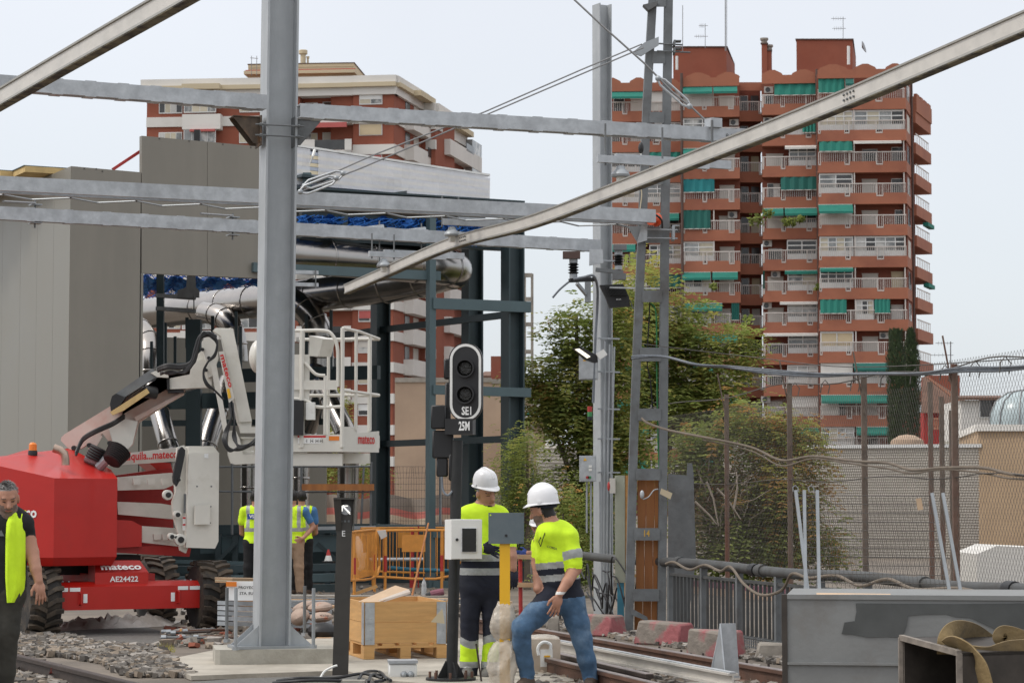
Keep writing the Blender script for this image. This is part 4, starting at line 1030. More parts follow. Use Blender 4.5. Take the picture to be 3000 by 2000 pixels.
# basket: floor corner front-right, front runs left, side recedes right
BX = V((math.cos(R(-3)), math.sin(R(-3)), 0)); BYv = V((math.sin(R(42)), math.cos(R(42)), 0))
bo = W(1002, 1310, 27.6)
def bs(u, v, z): return bo + BX * u + BYv * v + V((0, 0, z))
Wb, Db, Hb = .95, .60, 1.38
bk_ = []
b = B(); b.prism([bs(-Wb, 0, -.05), bs(0, 0, -.05), bs(0, Db, -.05), bs(-Wb, Db, -.05)], (0, 0, .05)); part('basket_floor', b, M['white_paint'], lift)
b = B(); b.prism([bs(-Wb, 0, 0), bs(0, 0, 0), bs(0, 0, .15), bs(-Wb, 0, .15)], BYv * .012); fp = part('toe_board', b, M['white_paint'], lift)
b = B(); b.prism([bs(.002, .0, 0), bs(.002, Db, 0), bs(.002, Db, .20), bs(.002, .24, .17), bs(.002, .20, .24), bs(.002, .0, .24)], -BX * .012); sp_ = part('toe_board', b, M['white_paint'], lift)
b = B(); b.prism([bs(-Wb, Db, 0), bs(0, Db, 0), bs(0, Db, .15), bs(-Wb, Db, .15)], BYv * .012); part('toe_board', b, M['white_paint'], lift)
b = B(); b.bar(bs(-Wb, .15, -.14), bs(-.1, .15, -.14), .12, .14); part('floor_beam', b, M['white_paint'], lift)
b = B(); b.bar(bs(-Wb, .45, -.12), bs(.0, .45, -.12), .12, .12); part('floor_beam', b, M['white_paint'], lift)
b = B(); b.text('mateco', bs(.004, .25, .045), BYv, UP, .27, .10, depth=.006, bold=.02); part('lettering', b, M['red_text'], sp_)
b = B(); b.box(bs(-.34, -.004, .09), (.34, .004, .09)); part('warning_sticker', b, M['white_text'], fp)
b = B(); b.box(bs(-.34, -.008, .125), (.34, .004, .022)); part('warning_sticker', b, M['red_text'], fp)
b = B(); b.box(bs(-.09, -.004, .105), (.12, .004, .05)); part('warning_sticker', b, M['orange_plastic'], fp)
for u in (-.40, -.33, -.26, -.20, -.15):
    b = B(); b.text('A' if u < -.38 else 'H', bs(u - .1, -.008, .055), BX, UP, .03, .04); part('pictogram', b, M['black_text'], fp)
def rl(pts, r=.019, k=0):
    b = B(); P = [bs(*p) for p in pts]; b.tube(spl(P, 5) if k else P, r, 8); part('guard_rail', b, M['white_paint'], lift)
rl([(0, 0, 0), (0, 0, Hb)], .024)
rl([(-Wb, 0, Hb - .03), (-.5, 0, Hb - .03), (-.22, 0, Hb - .03), (-.12, 0, Hb - .08), (-.06, 0, Hb - .22), (-.05, 0, Hb - .45), (-.05, 0, .70)], .021, 1)
rl([(-.20, 0, .15), (-.20, 0, Hb - .55)]); rl([(-.20, 0, Hb - .55), (-.30, -.02, Hb - .53), (-.42, -.02, Hb - .40)], .019, 1)
b = B(); b.bar(bs(-.9, -.0, .72), bs(-.06, 0, .72), .03, .11); part('guard_rail', b, M['white_paint'], lift)
rl([(-.9, 0, .58), (-.45, 0, .55), (-.3, 0, .47), (0, 0, .47)], .019, 1)
rl([(0, 0, Hb), (0, .28, Hb - .03), (0, Db, Hb - .10)]); rl([(0, Db, Hb - .1), (-Wb, Db, Hb - .1)]); rl([(0, 0, .66), (0, .3, .64), (0, Db, .62)]); rl([(0, Db, .62), (-Wb, Db, .62)])
rl([(0, .22, .2), (0, .22, Hb - .03)]); rl([(0, .45, .2), (0, .45, Hb - .07)]); rl([(-.12, Db, .15), (-.12, Db, Hb - .1)]); rl([(-.6, Db, .15), (-.6, Db, Hb - .1)])
rl([(-.47, 0, 0), (-.47, 0, Hb - .03)], .03)
b = B(); b.box(bs(-.52, .05, .70), (.2, .06, .75)); part('control_panel', b, M['white_paint'], lift)
b = B(); b.box(bs(-.50, -.02, .34), (.14, .14, .40)); part('control_box', b, M['black'], lift)
b = B(); b.box(bs(-.38, .02, .42), (.10, .12, .2)); part('switch_box', b, M['white'], lift)
b = B(); b.prism([bs(-.46, .1, Hb - .08), bs(-.30, .1, Hb - .12), bs(-.35, .1, Hb - .32), bs(-.46, .1, Hb - .32)], BYv * .2); part('tray', b, M['white_paint'], lift)
b = B(); b.ball(W(756, 1045, 28.6), (.11, .16, .20), 14, 10); part('lamp_cowl', b, M['white_paint'], lift)
# ================================================================== far buildings
M['terracotta'] = mat('terracotta_band', (0.325, 0.122, 0.070), 0.85, 0, 0.1, .4, c2=(0.23, 0.078, 0.050), c2scale=.35, thr=(.5, .8))
M['brick'] = mat('red_brick', (0.215, 0.072, 0.044), 0.9, 0, 0.13, .6, c2=(0.20, 0.05, 0.033), c2scale=.3)
M['brick_l'] = mat('orange_brick', (0.265, 0.084, 0.050), 0.9, 0, 0.1, .5, c2=(0.24, 0.066, 0.037), c2scale=.3)
M['bwhite'] = mat('white_render', (0.64, 0.62, 0.58), 0.85, 0, 0.05, .3, c2=(0.52, 0.50, 0.46), c2scale=.2, thr=(.5, .8))
M['bcream'] = mat('cream_ledge', (0.52, 0.44, 0.30), 0.85, 0, 0.06, .3)
M['railing'] = mat('white_railing', (0.55, 0.50, 0.46), 0.6, 0, 0.08, 2)
M['wframe'] = mat('white_window_frame', (0.66, 0.66, 0.64), 0.6, 0, 0.05, 1)
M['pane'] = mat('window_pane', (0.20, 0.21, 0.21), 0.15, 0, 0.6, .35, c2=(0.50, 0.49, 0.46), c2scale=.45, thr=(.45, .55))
M['pane_dark'] = mat('dark_window_pane', (0.045, 0.045, 0.045), 0.15, 0, 0.6, .5)
M['pane_cream'] = mat('curtained_pane', (0.50, 0.45, 0.34), 0.4, 0, 0.2, .8)
M['shutter'] = mat('roller_shutter', (0.52, 0.49, 0.44), 0.7, 0, 0.05, .5)
M['pipe_brown'] = mat('brown_downpipe', (0.085, 0.05, 0.04), 0.7, 0, .2, 2)
M['ac'] = mat('ac_casing', (0.52, 0.50, 0.47), 0.6)
rb = random.Random(11)
class Bay:
    def __init__(s, xa, Ya, xb, Yb, yr):
        s.xa, s.xb = xa, xb
        s.A = W(xa, yr, Ya); s.Bq = W(xb, yr, Yb); s.A.z = 0; s.Bq.z = 0
        s.d = (s.Bq - s.A).normalized(); s.n = V((-s.d.y, s.d.x, 0))
        if s.n.y < 0: s.n = -s.n
        s.yr = yr
    def p(s, x, z, off=0.0):
        r = ray(x, s.yr); k = r.x / r.y
        t_ = (s.A.x - k * s.A.y) / (k * s.d.y - s.d.x)
        q = s.A + s.d * t_ + s.n * off; return V((q.x, q.y, z))
    def rect(s, b, x0, x1, z0, z1, off, th):
        b.prism([s.p(x0, z0, off), s.p(x1, z0, off), s.p(x1, z1, off), s.p(x0, z1, off)], s.n * th); return b
DEP = 1.45
tall = thing('apartment_tower', 'tall red brick apartment tower with green awnings on the right', 'building', V((W(2300, 1400, 214).x, 214, 0)))
def PT(nm, b, m, par=None): return part(nm, b, m, par or tall)
zr = [EYE + (HZ - (250 + 93.7 * k)) / FPX * 210 for k in range(13)]
bays = dict(A=Bay(1750, 217.4, 1999, 217, 900), B=Bay(2003, 214.8, 2170, 214.3, 900), R=Bay(2170, 217, 2236, 217, 900), C=Bay(2236, 213.4, 2397, 212.9, 900), D=Bay(2401, 210.6, 2658, 210, 900))
S1 = Bay(2658, 210, 2680, 217, 900); S2 = Bay(2682, 215, 2728, 222.5, 900)
ztop = zr[0] + .95 + .95
# core walls
for k, by in bays.items():
    b = B(); by.rect(b, by.xa, by.xb, 0, ztop - .3, DEP if k != 'R' else 1.2, 8); PT('wall', b, M['brick'])
b = B(); S1.rect(b, 2661, 2681, 0, ztop - .4, .02, .3); PT('wall', b, M['brick'])
b = B(); S2.rect(b, 2682, 2722, 0, ztop - 2.0, 1.2, 4); PT('wall', b, M['brick'])
def balcony(by, k, x0, x1, notch=True, dep=DEP):
    z = zr[k]
    b = B(); by.rect(b, x0, x1, z - 1.86, z - 1.05, 0, .14); by.rect(b, x0, x1, z - 1.83, z - 1.62, .14, dep - .14)
    # upper edge of the band dips where the railing drops
    w = x1 - x0
    if notch and w > 100:
        cuts = [(x0, x0 + w * .03), (x0 + w * .34, x0 + w * .42), (x0 + w * .80, x0 + w * .9)] if w < 200 else [(x0, x0 + w * .03), (x0 + w * .30, x0 + w * .36), (x0 + w * .66, x0 + w * .74)]
    elif notch: cuts = [(x0 + w * .85, x1)]
    else: cuts = []
    xs_ = x0
    for c0_, c1_ in cuts + [(x1, x1)]:
        if c0_ > xs_: by.rect(b, xs_, c0_, z - 1.05, z - .87, .001, .138)
        xs_ = c1_
    by.rect(b, x0, x1, z - 1.87, z - 1.80, -.05, .05)
    ba = PT('balcony', b, M['terracotta'])
    b = B(); by.rect(b, x0, x1, z - .09, z, -.03, .09)
    for c0_, c1_ in cuts: by.rect(b, c0_, c0_ + 2.2, z - 1.15, z - .09, -.02, .05); by.rect(b, c1_ - 2.2, c1_, z - 1.15, z - .09, -.02, .05); by.rect(b, c0_, c1_, z - 1.18, z - 1.08, -.02, .05)
    n = max(3, int(w / 5.5))
    for i in range(n + 1):
        x = x0 + (w - 1.3) * i / n; by.rect(b, x, x + 1.2, z - (1.1 if any(c[0] <= x <= c[1] for c in cuts) else .87), z - .09, .0, .03)
    PT('railing', b, M['railing'], ba)
    return ba
def glazed(by, k, x0, x1, off=.16, z0=-.86, z1=.92, n=2, top=True, pm=None):
    z = zr[k]; b = B(); f = .085 / (mpp(213))
    by.rect(b, x0, x1, z + z1 - .16, z + z1, off, .10); by.rect(b, x0, x1, z + z0, z + z0 + .5, off, .06)
    for i in range(n + 1):
        x = x0 + (x1 - x0 - f) * i / n; by.rect(b, x, x + f, z + z0, z + z1, off - .01, .12)
    if top: by.rect(b, x0, x1, z + z1 - .58, z + z1 - .48, off - .005, .09)
    w = PT('window', b, M['wframe'])
    for i in range(n):
        xa = x0 + (x1 - x0) * i / n + f * .8; xb = x0 + (x1 - x0) * (i + 1) / n - f * .2
        b = B(); by.rect(b, xa, xb, z + z0 + .45, z + z1 - .1, off + .06, .03)
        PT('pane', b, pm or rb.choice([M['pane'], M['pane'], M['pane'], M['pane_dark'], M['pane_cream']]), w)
def curtain(by, k, x0, x1, m, zb=-.15, off=-.02):
    z = zr[k]; b = B(); n = 8
    pts = []
    for i in range(n + 1):
        x = x0 + (x1 - x0) * i / n; pts.append((x, off - .10 * (i % 2)))
    b2 = []
    for x, o in pts: b2.append((by.p(x, z + .95, o + .06), by.p(x, z + zb, o - .15)))
    for i in range(n):
        b.prism([b2[i][1], b2[i + 1][1], b2[i + 1][0], b2[i][0]], by.n * .03)
    aw = PT('awning', b, M[m])
    b = B(); by.rect(b, x0, x1, z + zb - .07, z + zb, off - .2, .06); PT('awning_bar', b, M['railing'], aw)
def short(by, k, x0, x1, m='teal', out=.8, drop=.6):
    z = zr[k]; b = B()
    a0, a1 = by.p(x0, z + .93, -.02), by.p(x1, z + .93, -.02); c1, c0_ = by.p(x1, z + .93 - drop, -out), by.p(x0, z + .93 - drop, -out)
    b.prism([a0, a1, c1, c0_], (0, 0, -.03)); b.prism([c0_, c1, c1 + V((0, 0, -.18)), c0_ + V((0, 0, -.18))], by.n * .02)
    aw = PT('awning', b, M[m]); b = B(); by.rect(b, x0, x1, z + .84, z + .95, -.06, .05); PT('awning_bar', b, M['railing'], aw)
def shutter(by, k, x0, x1, m='shutter', z0=-.9, z1=.45):
    z = zr[k]; b = B(); by.rect(b, x0, x1, z + z0, z + z1, DEP - .05, .06); by.rect(b, x0 - 1, x1 + 1, z + z1, z + z1 + .09, DEP - .09, .1); s = PT('shutter', b, M[m])
def dark(by, k, x0, x1, z0=-.9, z1=.5):
    z = zr[k]; b = B(); by.rect(b, x0 - 1.5, x1 + 1.5, z + z0 - .06, z + z1 + .06, DEP - .05, .06); w = PT('window', b, M['wframe']); b = B(); by.rect(b, x0, x1, z + z0, z + z1, DEP - .07, .03); PT('pane', b, M['pane_dark'], w)
def acu(by, k, x, z0=.3):
    z = zr[k]; b = B(); by.rect(b, x, x + 27, z + z0, z + z0 + .58, DEP - .5, .4); a = PT('air_conditioner', b, M['ac'])
    b = B(); c = by.p(x + 11, z + z0 + .29, DEP - .5); b.lathe([(.23, 0), (.22, .02)], c, -by.n, 14); PT('fan_grille', b, M['pane_dark'], a)
def panelw(by, k, x0, x1):
    z = zr[k]; b = B(); by.rect(b, x0, x1, z - .86, z + .94, .12, .05); by.rect(b, (x0 + x1) / 2, (x0 + x1) / 2 + 1, z - .86, z + .94, .10, .02); PT('wall_panel', b, M['bwhite'])
def pillar(by, k, x):
    z = zr[k]; b = B(); by.rect(b, x, x + 3.5, z - .86, z + .95, .02, .1); PT('pillar', b, M['railing'])
A, Bb, Rr, C, D = (bays[q] for q in 'ABRCD')
for k in range(13):
    for by, x0, x1 in ((A, 1750, 1999), (Bb, 2003, 2170), (Rr, 2170, 2236), (C, 2236, 2397), (D, 2401, 2658)):
        balcony(by, k, x0, x1, True, 1.2 if by is Rr else DEP)
    # recess: dark doors
    b = B(); z = zr[k]; Rr.rect(b, 2176, 2199, z - .9, z + .7, 1.12, .06); w = PT('window', b, M['wframe']); b = B(); Rr.rect(b, 2178, 2197, z - .9, z + .65, 1.09, .03); PT('pane', b, M['pane_dark'], w)
    b = B(); Rr.rect(b, 2207, 2230, z - .9, z + .7, 1.12, .06); PT('shutter', b, M[rb.choice(['shutter', 'bcream', 'pane_cream', 'pane_dark'])])
    b = B(); Rr.rect(b, 2170, 2236, z + .95, z + 1.0, .0, .1); PT('lintel', b, M['terracotta'])
    pillar(D, k, 2505); pillar(Bb, k, 2091); pillar(D, k, 2651)
    # side wing balconies
    b = B(); S2.rect(b, 2682, 2727, z - 2.3, z - 1.3, -.2, 1.5); ba = PT('balcony', b, M['terracotta'])
    b = B(); S2.rect(b, 2682, 2720, z - .55, z - .45, -.2, .06)
    for i in range(8): S2.rect(b, 2683 + i * 5, 2684 + i * 5, z - 1.3, z - .5, -.2, .03)
    PT('railing', b, M['railing'], ba)
    b = B(); S2.rect(b, 2700, 2706, z - 1.3, z + .2, 1.14, .06); PT('shutter', b, M['brick'])
    # corner strip: dark windows and bands
    b = B(); S1.rect(b, 2658, 2672, z - 1.86, z - .87, -.08, .1); PT('balcony_end', b, M['terracotta'])
    b = B(); S1.rect(b, 2663, 2670, z - .8, z + .7, -.02, .04); PT('side_window', b, M[rb.choice(['pane_dark', 'shutter', 'pane'])])
for k, m in ((4, 'teal'), (6, 'teal'), (9, 'teal')):
    b = B(); z = zr[k]; S2.rect(b, 2708, 2726, z + .0, z + .35, -.45, .5); PT('awning', b, M[m])
# bay D
curtain(D, 0, 2403, 2480, 'teal', -.35); short(D, 0, 2482, 2506, 'teal_dark'); panelw(D, 0, 2482, 2503); dark(D, 0, 2512, 2540)
glazed(D, 1, 2403, 2504, n=4, pm=M['pane_cream']); glazed(D, 1, 2508, 2656, n=4)
curtain(D, 2, 2404, 2502, 'teal', 0.05); dark(D, 2, 2535, 2577, -.9, .35); dark(D, 2, 2622, 2650); short(D, 2, 2504, 2645, 'bwhite', .5, .12)
glazed(D, 3, 2403, 2502, n=2); shutter(D, 3, 2532, 2577); dark(D, 3, 2620, 2650)
short(D, 4, 2400, 2500, 'teal', 1.2, .75); panelw(D, 4, 2405, 2500); shutter(D, 4, 2531, 2578); dark(D, 4, 2630, 2650)
glazed(D, 5, 2403, 2502, n=4); glazed(D, 5, 2508, 2656, n=5)
glazed(D, 6, 2403, 2500, n=4, pm=M['pane_dark']); short(D, 6, 2403, 2500, 'teal', .6, .25); shutter(D, 6, 2530, 2577); shutter(D, 6, 2616, 2652, 'bcream', -.9, .6)
curtain(D, 7, 2403, 2480, 'teal', -.3); glazed(D, 7, 2508, 2560, n=3); curtain(D, 7, 2562, 2608, 'teal', -.3); shutter(D, 7, 2615, 2650, 'bwhite')
glazed(D, 8, 2403, 2500, n=2, top=False, pm=M['cream']); shutter(D, 8, 2529, 2575); acu(D, 8, 2578)
panelw(D, 9, 2403, 2497); short(D, 9, 2499, 2600, 'teal_dark'); glazed(D, 9, 2508, 2600, n=3)
panelw(D, 10, 2403, 2455); dark(D, 10, 2455, 2475); short(D, 10, 2403, 2600); shutter(D, 10, 2530, 2570)
glazed(D, 11, 2403, 2500, n=4); short(D, 11, 2505, 2600); dark(D, 11, 2545, 2570); glazed(D, 12, 2403, 2600, n=6)
# bay C
curtain(C, 0, 2273, 2396, 'teal', -.1); acu(C, 0, 2243); dark(C, 0, 2246, 2268, -.9, .1)
glazed(C, 1, 2310, 2396, n=3); acu(C, 1, 2240); shutter(C, 1, 2250, 2295); curtain(C, 1, 2355, 2396, 'teal', -.7)
shutter(C, 2, 2248, 2298, 'shutter', -.9, .35); glazed(C, 2, 2315, 2395, n=3); short(C, 2, 2303, 2395, 'bwhite', .6, .2)
dark(C, 3, 2252, 2268); shutter(C, 3, 2270, 2288, 'bwhite'); curtain(C, 3, 2290, 2396, 'teal_dark', -.25)
short(C, 4, 2236, 2297); short(C, 4, 2301, 2396); shutter(C, 4, 2250, 2298); glazed(C, 4, 2306, 2396, n=3)
acu(C, 5, 2236, .4); dark(C, 5, 2254, 2292, -.9, .2); glazed(C, 5, 2307, 2395, n=2)
acu(C, 6, 2260, .4); shutter(C, 6, 2250, 2296); glazed(C, 6, 2308, 2395, n=2); short(C, 6, 2300, 2395, 'teal', .5, .2); curtain(C, 6, 2236, 2241, 'teal', -.7)
acu(C, 7, 2234, .4); shutter(C, 7, 2250, 2296); glazed(C, 7, 2307, 2395, n=2); short(C, 7, 2285, 2395, 'bwhite', .5, .1)
dark(C, 8, 2252, 2294, -.9, .1); glazed(C, 8, 2308, 2395, n=2); short(C, 8, 2236, 2395, 'bwhite', .6, .12)
dark(C, 9, 2250, 2294, -.9, .3); glazed(C, 9, 2305, 2395, n=3)
acu(C, 10, 2228, .4); shutter(C, 10, 2245, 2290); panelw(C, 10, 2312, 2396)
curtain(C, 11, 2240, 2290, 'teal_dark', -.9); short(C, 11, 2320, 2396); glazed(C, 11, 2310, 2396, n=3); curtain(C, 12, 2240, 2390, 'teal', -.2)
# bay B
panelw(Bb, 0, 2004, 2090); short(Bb, 0, 2004, 2090); short(Bb, 0, 2094, 2164); shutter(Bb, 0, 2110, 2155, 'shutter', -.9, .2)
glazed(Bb, 1, 2004, 2090, n=3); acu(Bb, 1, 2140, .3); dark(Bb, 1, 2112, 2154, -.9, .1)
glazed(Bb, 2, 2004, 2090, n=3); short(Bb, 2, 2004, 2090); shutter(Bb, 2, 2110, 2155)
curtain(Bb, 3, 2004, 2095, 'teal_blue', -.25); shutter(Bb, 3, 2110, 2153)
curtain(Bb, 4, 2004, 2083, 'teal_dark', -.75); acu(Bb, 4, 2134, .3); shutter(Bb, 4, 2108, 2152)
glazed(Bb, 5, 2004, 2092, n=2); shutter(Bb, 5, 2110, 2152)
glazed(Bb, 6, 2004, 2084, n=3); short(Bb, 6, 2000, 2082); short(Bb, 6, 2088, 2162); shutter(Bb, 6, 2108, 2150)
glazed(Bb, 7, 2004, 2084, n=2); short(Bb, 7, 2000, 2116); shutter(Bb, 7, 2096, 2140, 'bwhite'); curtain(Bb, 7, 2143, 2166, 'teal_dark', -.6)
for k in range(8, 13):
    glazed(Bb, k, 2004, 2088, n=2); short(Bb, k, 2030, 2088 if k % 2 else 2160); shutter(Bb, k, 2110, 2152)
# bay A
short(A, 0, 1792, 1895); dark(A, 0, 1800, 1830); shutter(A, 0, 1850, 1890); panelw(A, 0, 1910, 1997)
glazed(A, 1, 1920, 1998, n=4); shutter(A, 1, 1850, 1890, 'shutter', -.9, .1); dark(A, 1, 1795, 1815)
glazed(A, 2, 1792, 1888, n=4, pm=M['pane_dark']); curtain(A, 2, 1905, 1996, 'teal', -.2)
glazed(A, 3, 1792, 1996, n=6); curtain(A, 4, 1790, 1900, 'teal', .55); short(A, 4, 1905, 1990, 'teal', 1.0, .6); dark(A, 4, 1965, 1990)
shutter(A, 5, 1846, 1890); glazed(A, 5, 1903, 1997, n=4); short(A, 5, 1790, 1862); acu(A, 5, 1812)
panelw(A, 6, 1795, 1895); curtain(A, 6, 1905, 1996, 'teal_dark', -.25)
for k in range(7, 13):
    curtain(A, k, 1800, 1900, 'teal', .3 if k % 2 else -.3); glazed(A, k, 1905, 1996, n=3)
# stacked pipes
for x, by in ((2000, Bb), (2398.5, C)):
    b = B(); p0 = by.p(x, 0, -.25); p1 = by.p(x, ztop + .25, -.25); b.tube([p0, p1], .13, 8); PT('downpipe', b, M['pipe_brown'])
b = B(); p0 = S1.p(2671, 0, -.2); b.tube([p0, V((p0.x, p0.y, ztop - .8))], .10, 8); PT('downpipe', b, M['pipe_brown'])
for k in range(13):
    for by, xs_ in ((Bb, (2136,)), (C, (2270, 2360)), (D, (2452, 2584)), (A, (1832, 1950))):
        for x in xs_:
            pass
# roof parapet with gables
def parapet(by, x0, x1, gables, zb):
    prof = [(x0, zb), ]
    top = []
    for g0, g1 in gables:
        m = (g0 + g1) / 2
        top += [(g0, .38), (g0 + (g1 - g0) * .05, .55), (m - (g1 - g0) * .12, .86), (m + (g1 - g0) * .12, .86), (g1 - (g1 - g0) * .05, .55), (g1, .38)]
    pts = [by.p(x0, zb, -.1), by.p(x1, zb, -.1)] + [by.p(x, zb + .9 + z - .5, -.1) for x, z in [(x1, .38)] + top[::-1] + [(x0, .38)]]
    b = B(); b.prism(pts, by.n * .25); PT('parapet', b, M['terracotta'])
    b = B(); by.rect(b, x0, x1, zb - .02, zb + .1, -.18, .1); PT('ledge', b, M['terracotta'])
zb = zr[0] + .95
parapet(A, 1750, 1999, [(1762, 1822), (1846, 1900), (1925, 1990)], zb)
parapet(Bb, 2003, 2170, [(2010, 2086), (2102, 2172)], zb)
parapet(Rr, 2170, 2236, [], zb)
parapet(C, 2236, 2397, [(2236, 2298), (2324, 2394)], zb)
parapet(D, 2401, 2658, [(2404, 2490), (2508, 2574), (2600, 2658)], zb)
b = B(); S1.rect(b, 2658, 2664, zb, zb + .9, -.1, .3); PT('parapet', b, M['terracotta'])
b = B(); S2.rect(b, 2682, 2727, zr[0] - 1.3, zr[0] + .1, -.3, .5)
for i in range(4): S2.rect(b, 2684 + i * 11, 2692 + i * 11, zr[0] + .1, zr[0] + .4, -.28, .3)
PT('parapet', b, M['terracotta'])
def rbox(x0, x1, y0, Yf, dep, m, nm, xs_=None):
    a = W(x0, y0, Yf); c = W(x1, y0, Yf); b = B(); b.prism([V((a.x, a.y, ztop - 1)), V((c.x, c.y, ztop - 1)), c, a], (dep * .18, dep, 0)); o = PT(nm, b, m)
    b = B(); b.prism([a + V((-.1, -.1, 0)), c + V((.1, -.1, 0)), c + V((dep * .18, dep, 0)), a + V((dep * .18, dep, 0))], (0, 0, .12)); PT('coping', b, M['pipe_brown'], o); return o
rbox(1972, 2128, 140, 219, 9, M['brick_l'], 'roof_house'); rbox(2333, 2497, 118, 216, 9, M['brick_l'], 'roof_house')
rbox(2231, 2247, 130, 217, 1.2, M['brick_l'], 'chimney'); rbox(2247, 2259, 150, 217.2, 1, M['brick_l'], 'chimney')
for x, y in ((2239, 130), (2253, 150)):
    b = B(); p = W(x, y, 217.6); b.lathe([(.28, 0), (.28, .35), (.38, .36), (.38, .55)], p, UP, 12); PT('chimney_pot', b, M['concrete_old'])
def ant(x, y0, y1, r=.035, arms=()):
    b = B(); p = W(x, y1, 218); q = W(x, y0, 218); b.tube([p, q], r, 5); 
    for ya, w in arms:
        c = W(x, ya, 218); b.tube([c + V((-w, 0, 0)), c + V((.25, 0, 0))], .025, 4)
        for i in range(5): b.tube([c + V((-w * i / 5, 0, -.18)), c + V((-w * i / 5, 0, .18))], .015, 3)
    PT('antenna', b, M['cable'])
ant(2000, 16, 150); ant(2066, 70, 142, .03, ((76, .6), (107, 1.0))); ant(2125, -20, 150, .05); ant(2129, -20, 150, .03)
ant(2470, 50, 118, .03, ((55, 1.1), (84, 1.0))); ant(2785, 1000, 1140, .05, ((1005, 1.4), (1040, 1.8)))
b = B(); p = W(1983, 205, 214); b.tube([p, W(1983, 165, 214)], .12, 8); b.tube([W(2486, 190, 214), W(2486, 136, 214)], .14, 8); PT('vent_pipe', b, M['wframe'])
b = B(); p = W(2525, 140, 217); b.lathe([(.02, 0), (.55, .2), (.56, .22)], p, V((1, -.4, .3)), 16); PT('satellite_dish', b, M['cable'])
# balcony plants
M['leaf_a'] = mat('leaf_green', (0.18, 0.225, 0.055), .7, 0, .3, 4); M['leaf_b'] = mat('leaf_mid_green', (0.30, 0.345, 0.09), .7, 0, .3, 4)
M['leaf_c'] = mat('leaf_yellow_green', (0.40, 0.37, 0.10), .7, 0, .3, 4); M['leaf_d'] = mat('leaf_orange', (0.44, 0.25, 0.08), .75, 0, .3, 4); M['leaf_e'] = mat('dry_leaf', (0.25, 0.19, 0.10), .8, 0, .3, 4)
for k_ in 'abcde':
    n_ = M['leaf_' + k_].node_tree.nodes; l_ = M['leaf_' + k_].node_tree.links; pr_ = n_['Principled BSDF']; tl_ = n_.new('ShaderNodeBsdfTranslucent'); mx_ = n_.new('ShaderNodeMixShader'); mx_.inputs[0].default_value = .55
    l_.new(pr_.inputs['Base Color'].links[0].from_socket, tl_.inputs[0]); l_.new(pr_.outputs[0], mx_.inputs[1]); l_.new(tl_.outputs[0], mx_.inputs[2]); l_.new(mx_.outputs[0], n_['Material Output'].inputs[0])
LM = [M['leaf_a'], M['leaf_b'], M['leaf_c'], M['leaf_d'], M['leaf_e']]
def leafball(b, c, r, n, size, rnd, mats):
    for _ in range(n):
        d = V((rnd.gauss(0, 1), rnd.gauss(0, 1), rnd.gauss(0, 1))).normalized() * rnd.random() ** .4
        p = c + V((d.x * r[0], d.y * r[1], d.z * r[2]))
        u = V((rnd.gauss(0, 1), rnd.gauss(0, 1), rnd.gauss(0, 1))).normalized(); w = u.orthogonal().normalized()
        s = size * rnd.uniform(.6, 1.3); b.k = rnd.choice(mats); b.quad(p - u * s, p - w * s * .5, p + u * s, p + w * s * .5)
for x, y, r in ((2216, 645, .9), (2250, 625, .6), (2305, 650, .5), (2320, 650, .5), (2345, 642, .4), (2090, 840, .4), (2398, 842, .4)):
    b = B(); leafball(b, W(x, y, 211.5), (r, .4, r * .8), 60, .22, rb, [0, 1]); PT('balcony_plant', b, LM)

# ------------------------------------------------------------------ left apartment block
lb_ = thing('apartment_block', 'red brick apartment block with white balcony bands and cream roof ledge on the left', 'building', V((W(900, 1400, 217).x, 217, 0)))
tall_, tall = tall, lb_
zl = [EYE + (HZ - (417 + 92 * k)) / FPX * 216 for k in range(-1, 11)]       # top of white band
G1 = Bay(408, 218.6, 874, 217.2, 900); G2 = Bay(874, 217.2, 1032, 216.6, 900); G3 = Bay(1032, 216.5, 1153, 216, 900)
H1 = Bay(1153, 216, 1242, 226, 900); H2 = Bay(1240, 225.2, 1274, 224.8, 900); H3 = Bay(1274, 224.8, 1386, 240, 900)
ztl = EYE + (HZ - 212) / FPX * 216
for by, x0, x1, off in ((G1, 424, 874, .05), (G2, 874, 1032, 1.5), (G3, 1032, 1153, .05), (H1, 1153, 1242, .05)):
    b = B(); by.rect(b, x0, x1, 0, ztl - 1.2, off, 6); PT('wall', b, M['brick_l'])
for by, x0, x1, off in ((H2, 1240, 1274, .05), (H3, 1274, 1360, .05)):
    b = B(); by.rect(b, x0, x1, 0, ztl - 2.2, off, 5); PT('wall', b, M['brick_l'])
def wrect(nm, by, x0, x1, z0, z1, off, th, m, par=None):
    b = B(); by.rect(b, x0, x1, z0, z1, off, th); return PT(nm, b, m, par)
def win(by, x0, x1, z0, z1, n, off=-.02, blind=None, pm=None):
    w = wrect('window', by, x0, x1, z0, z1, off, .1, M['wframe']); f = 2.2
    for i in range(n):
        xa = x0 + f + (x1 - x0 - f) * i / n; xb = x0 + (x1 - x0 - f) * (i + 1) / n
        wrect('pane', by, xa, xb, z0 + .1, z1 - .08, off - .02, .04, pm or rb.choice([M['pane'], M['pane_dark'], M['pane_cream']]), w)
    if blind: wrect('blind', by, x0 + f, x1 - f, z0 + (z1 - z0) * blind[0], z1 - .05, off - .04, .03, M[blind[1]], w)
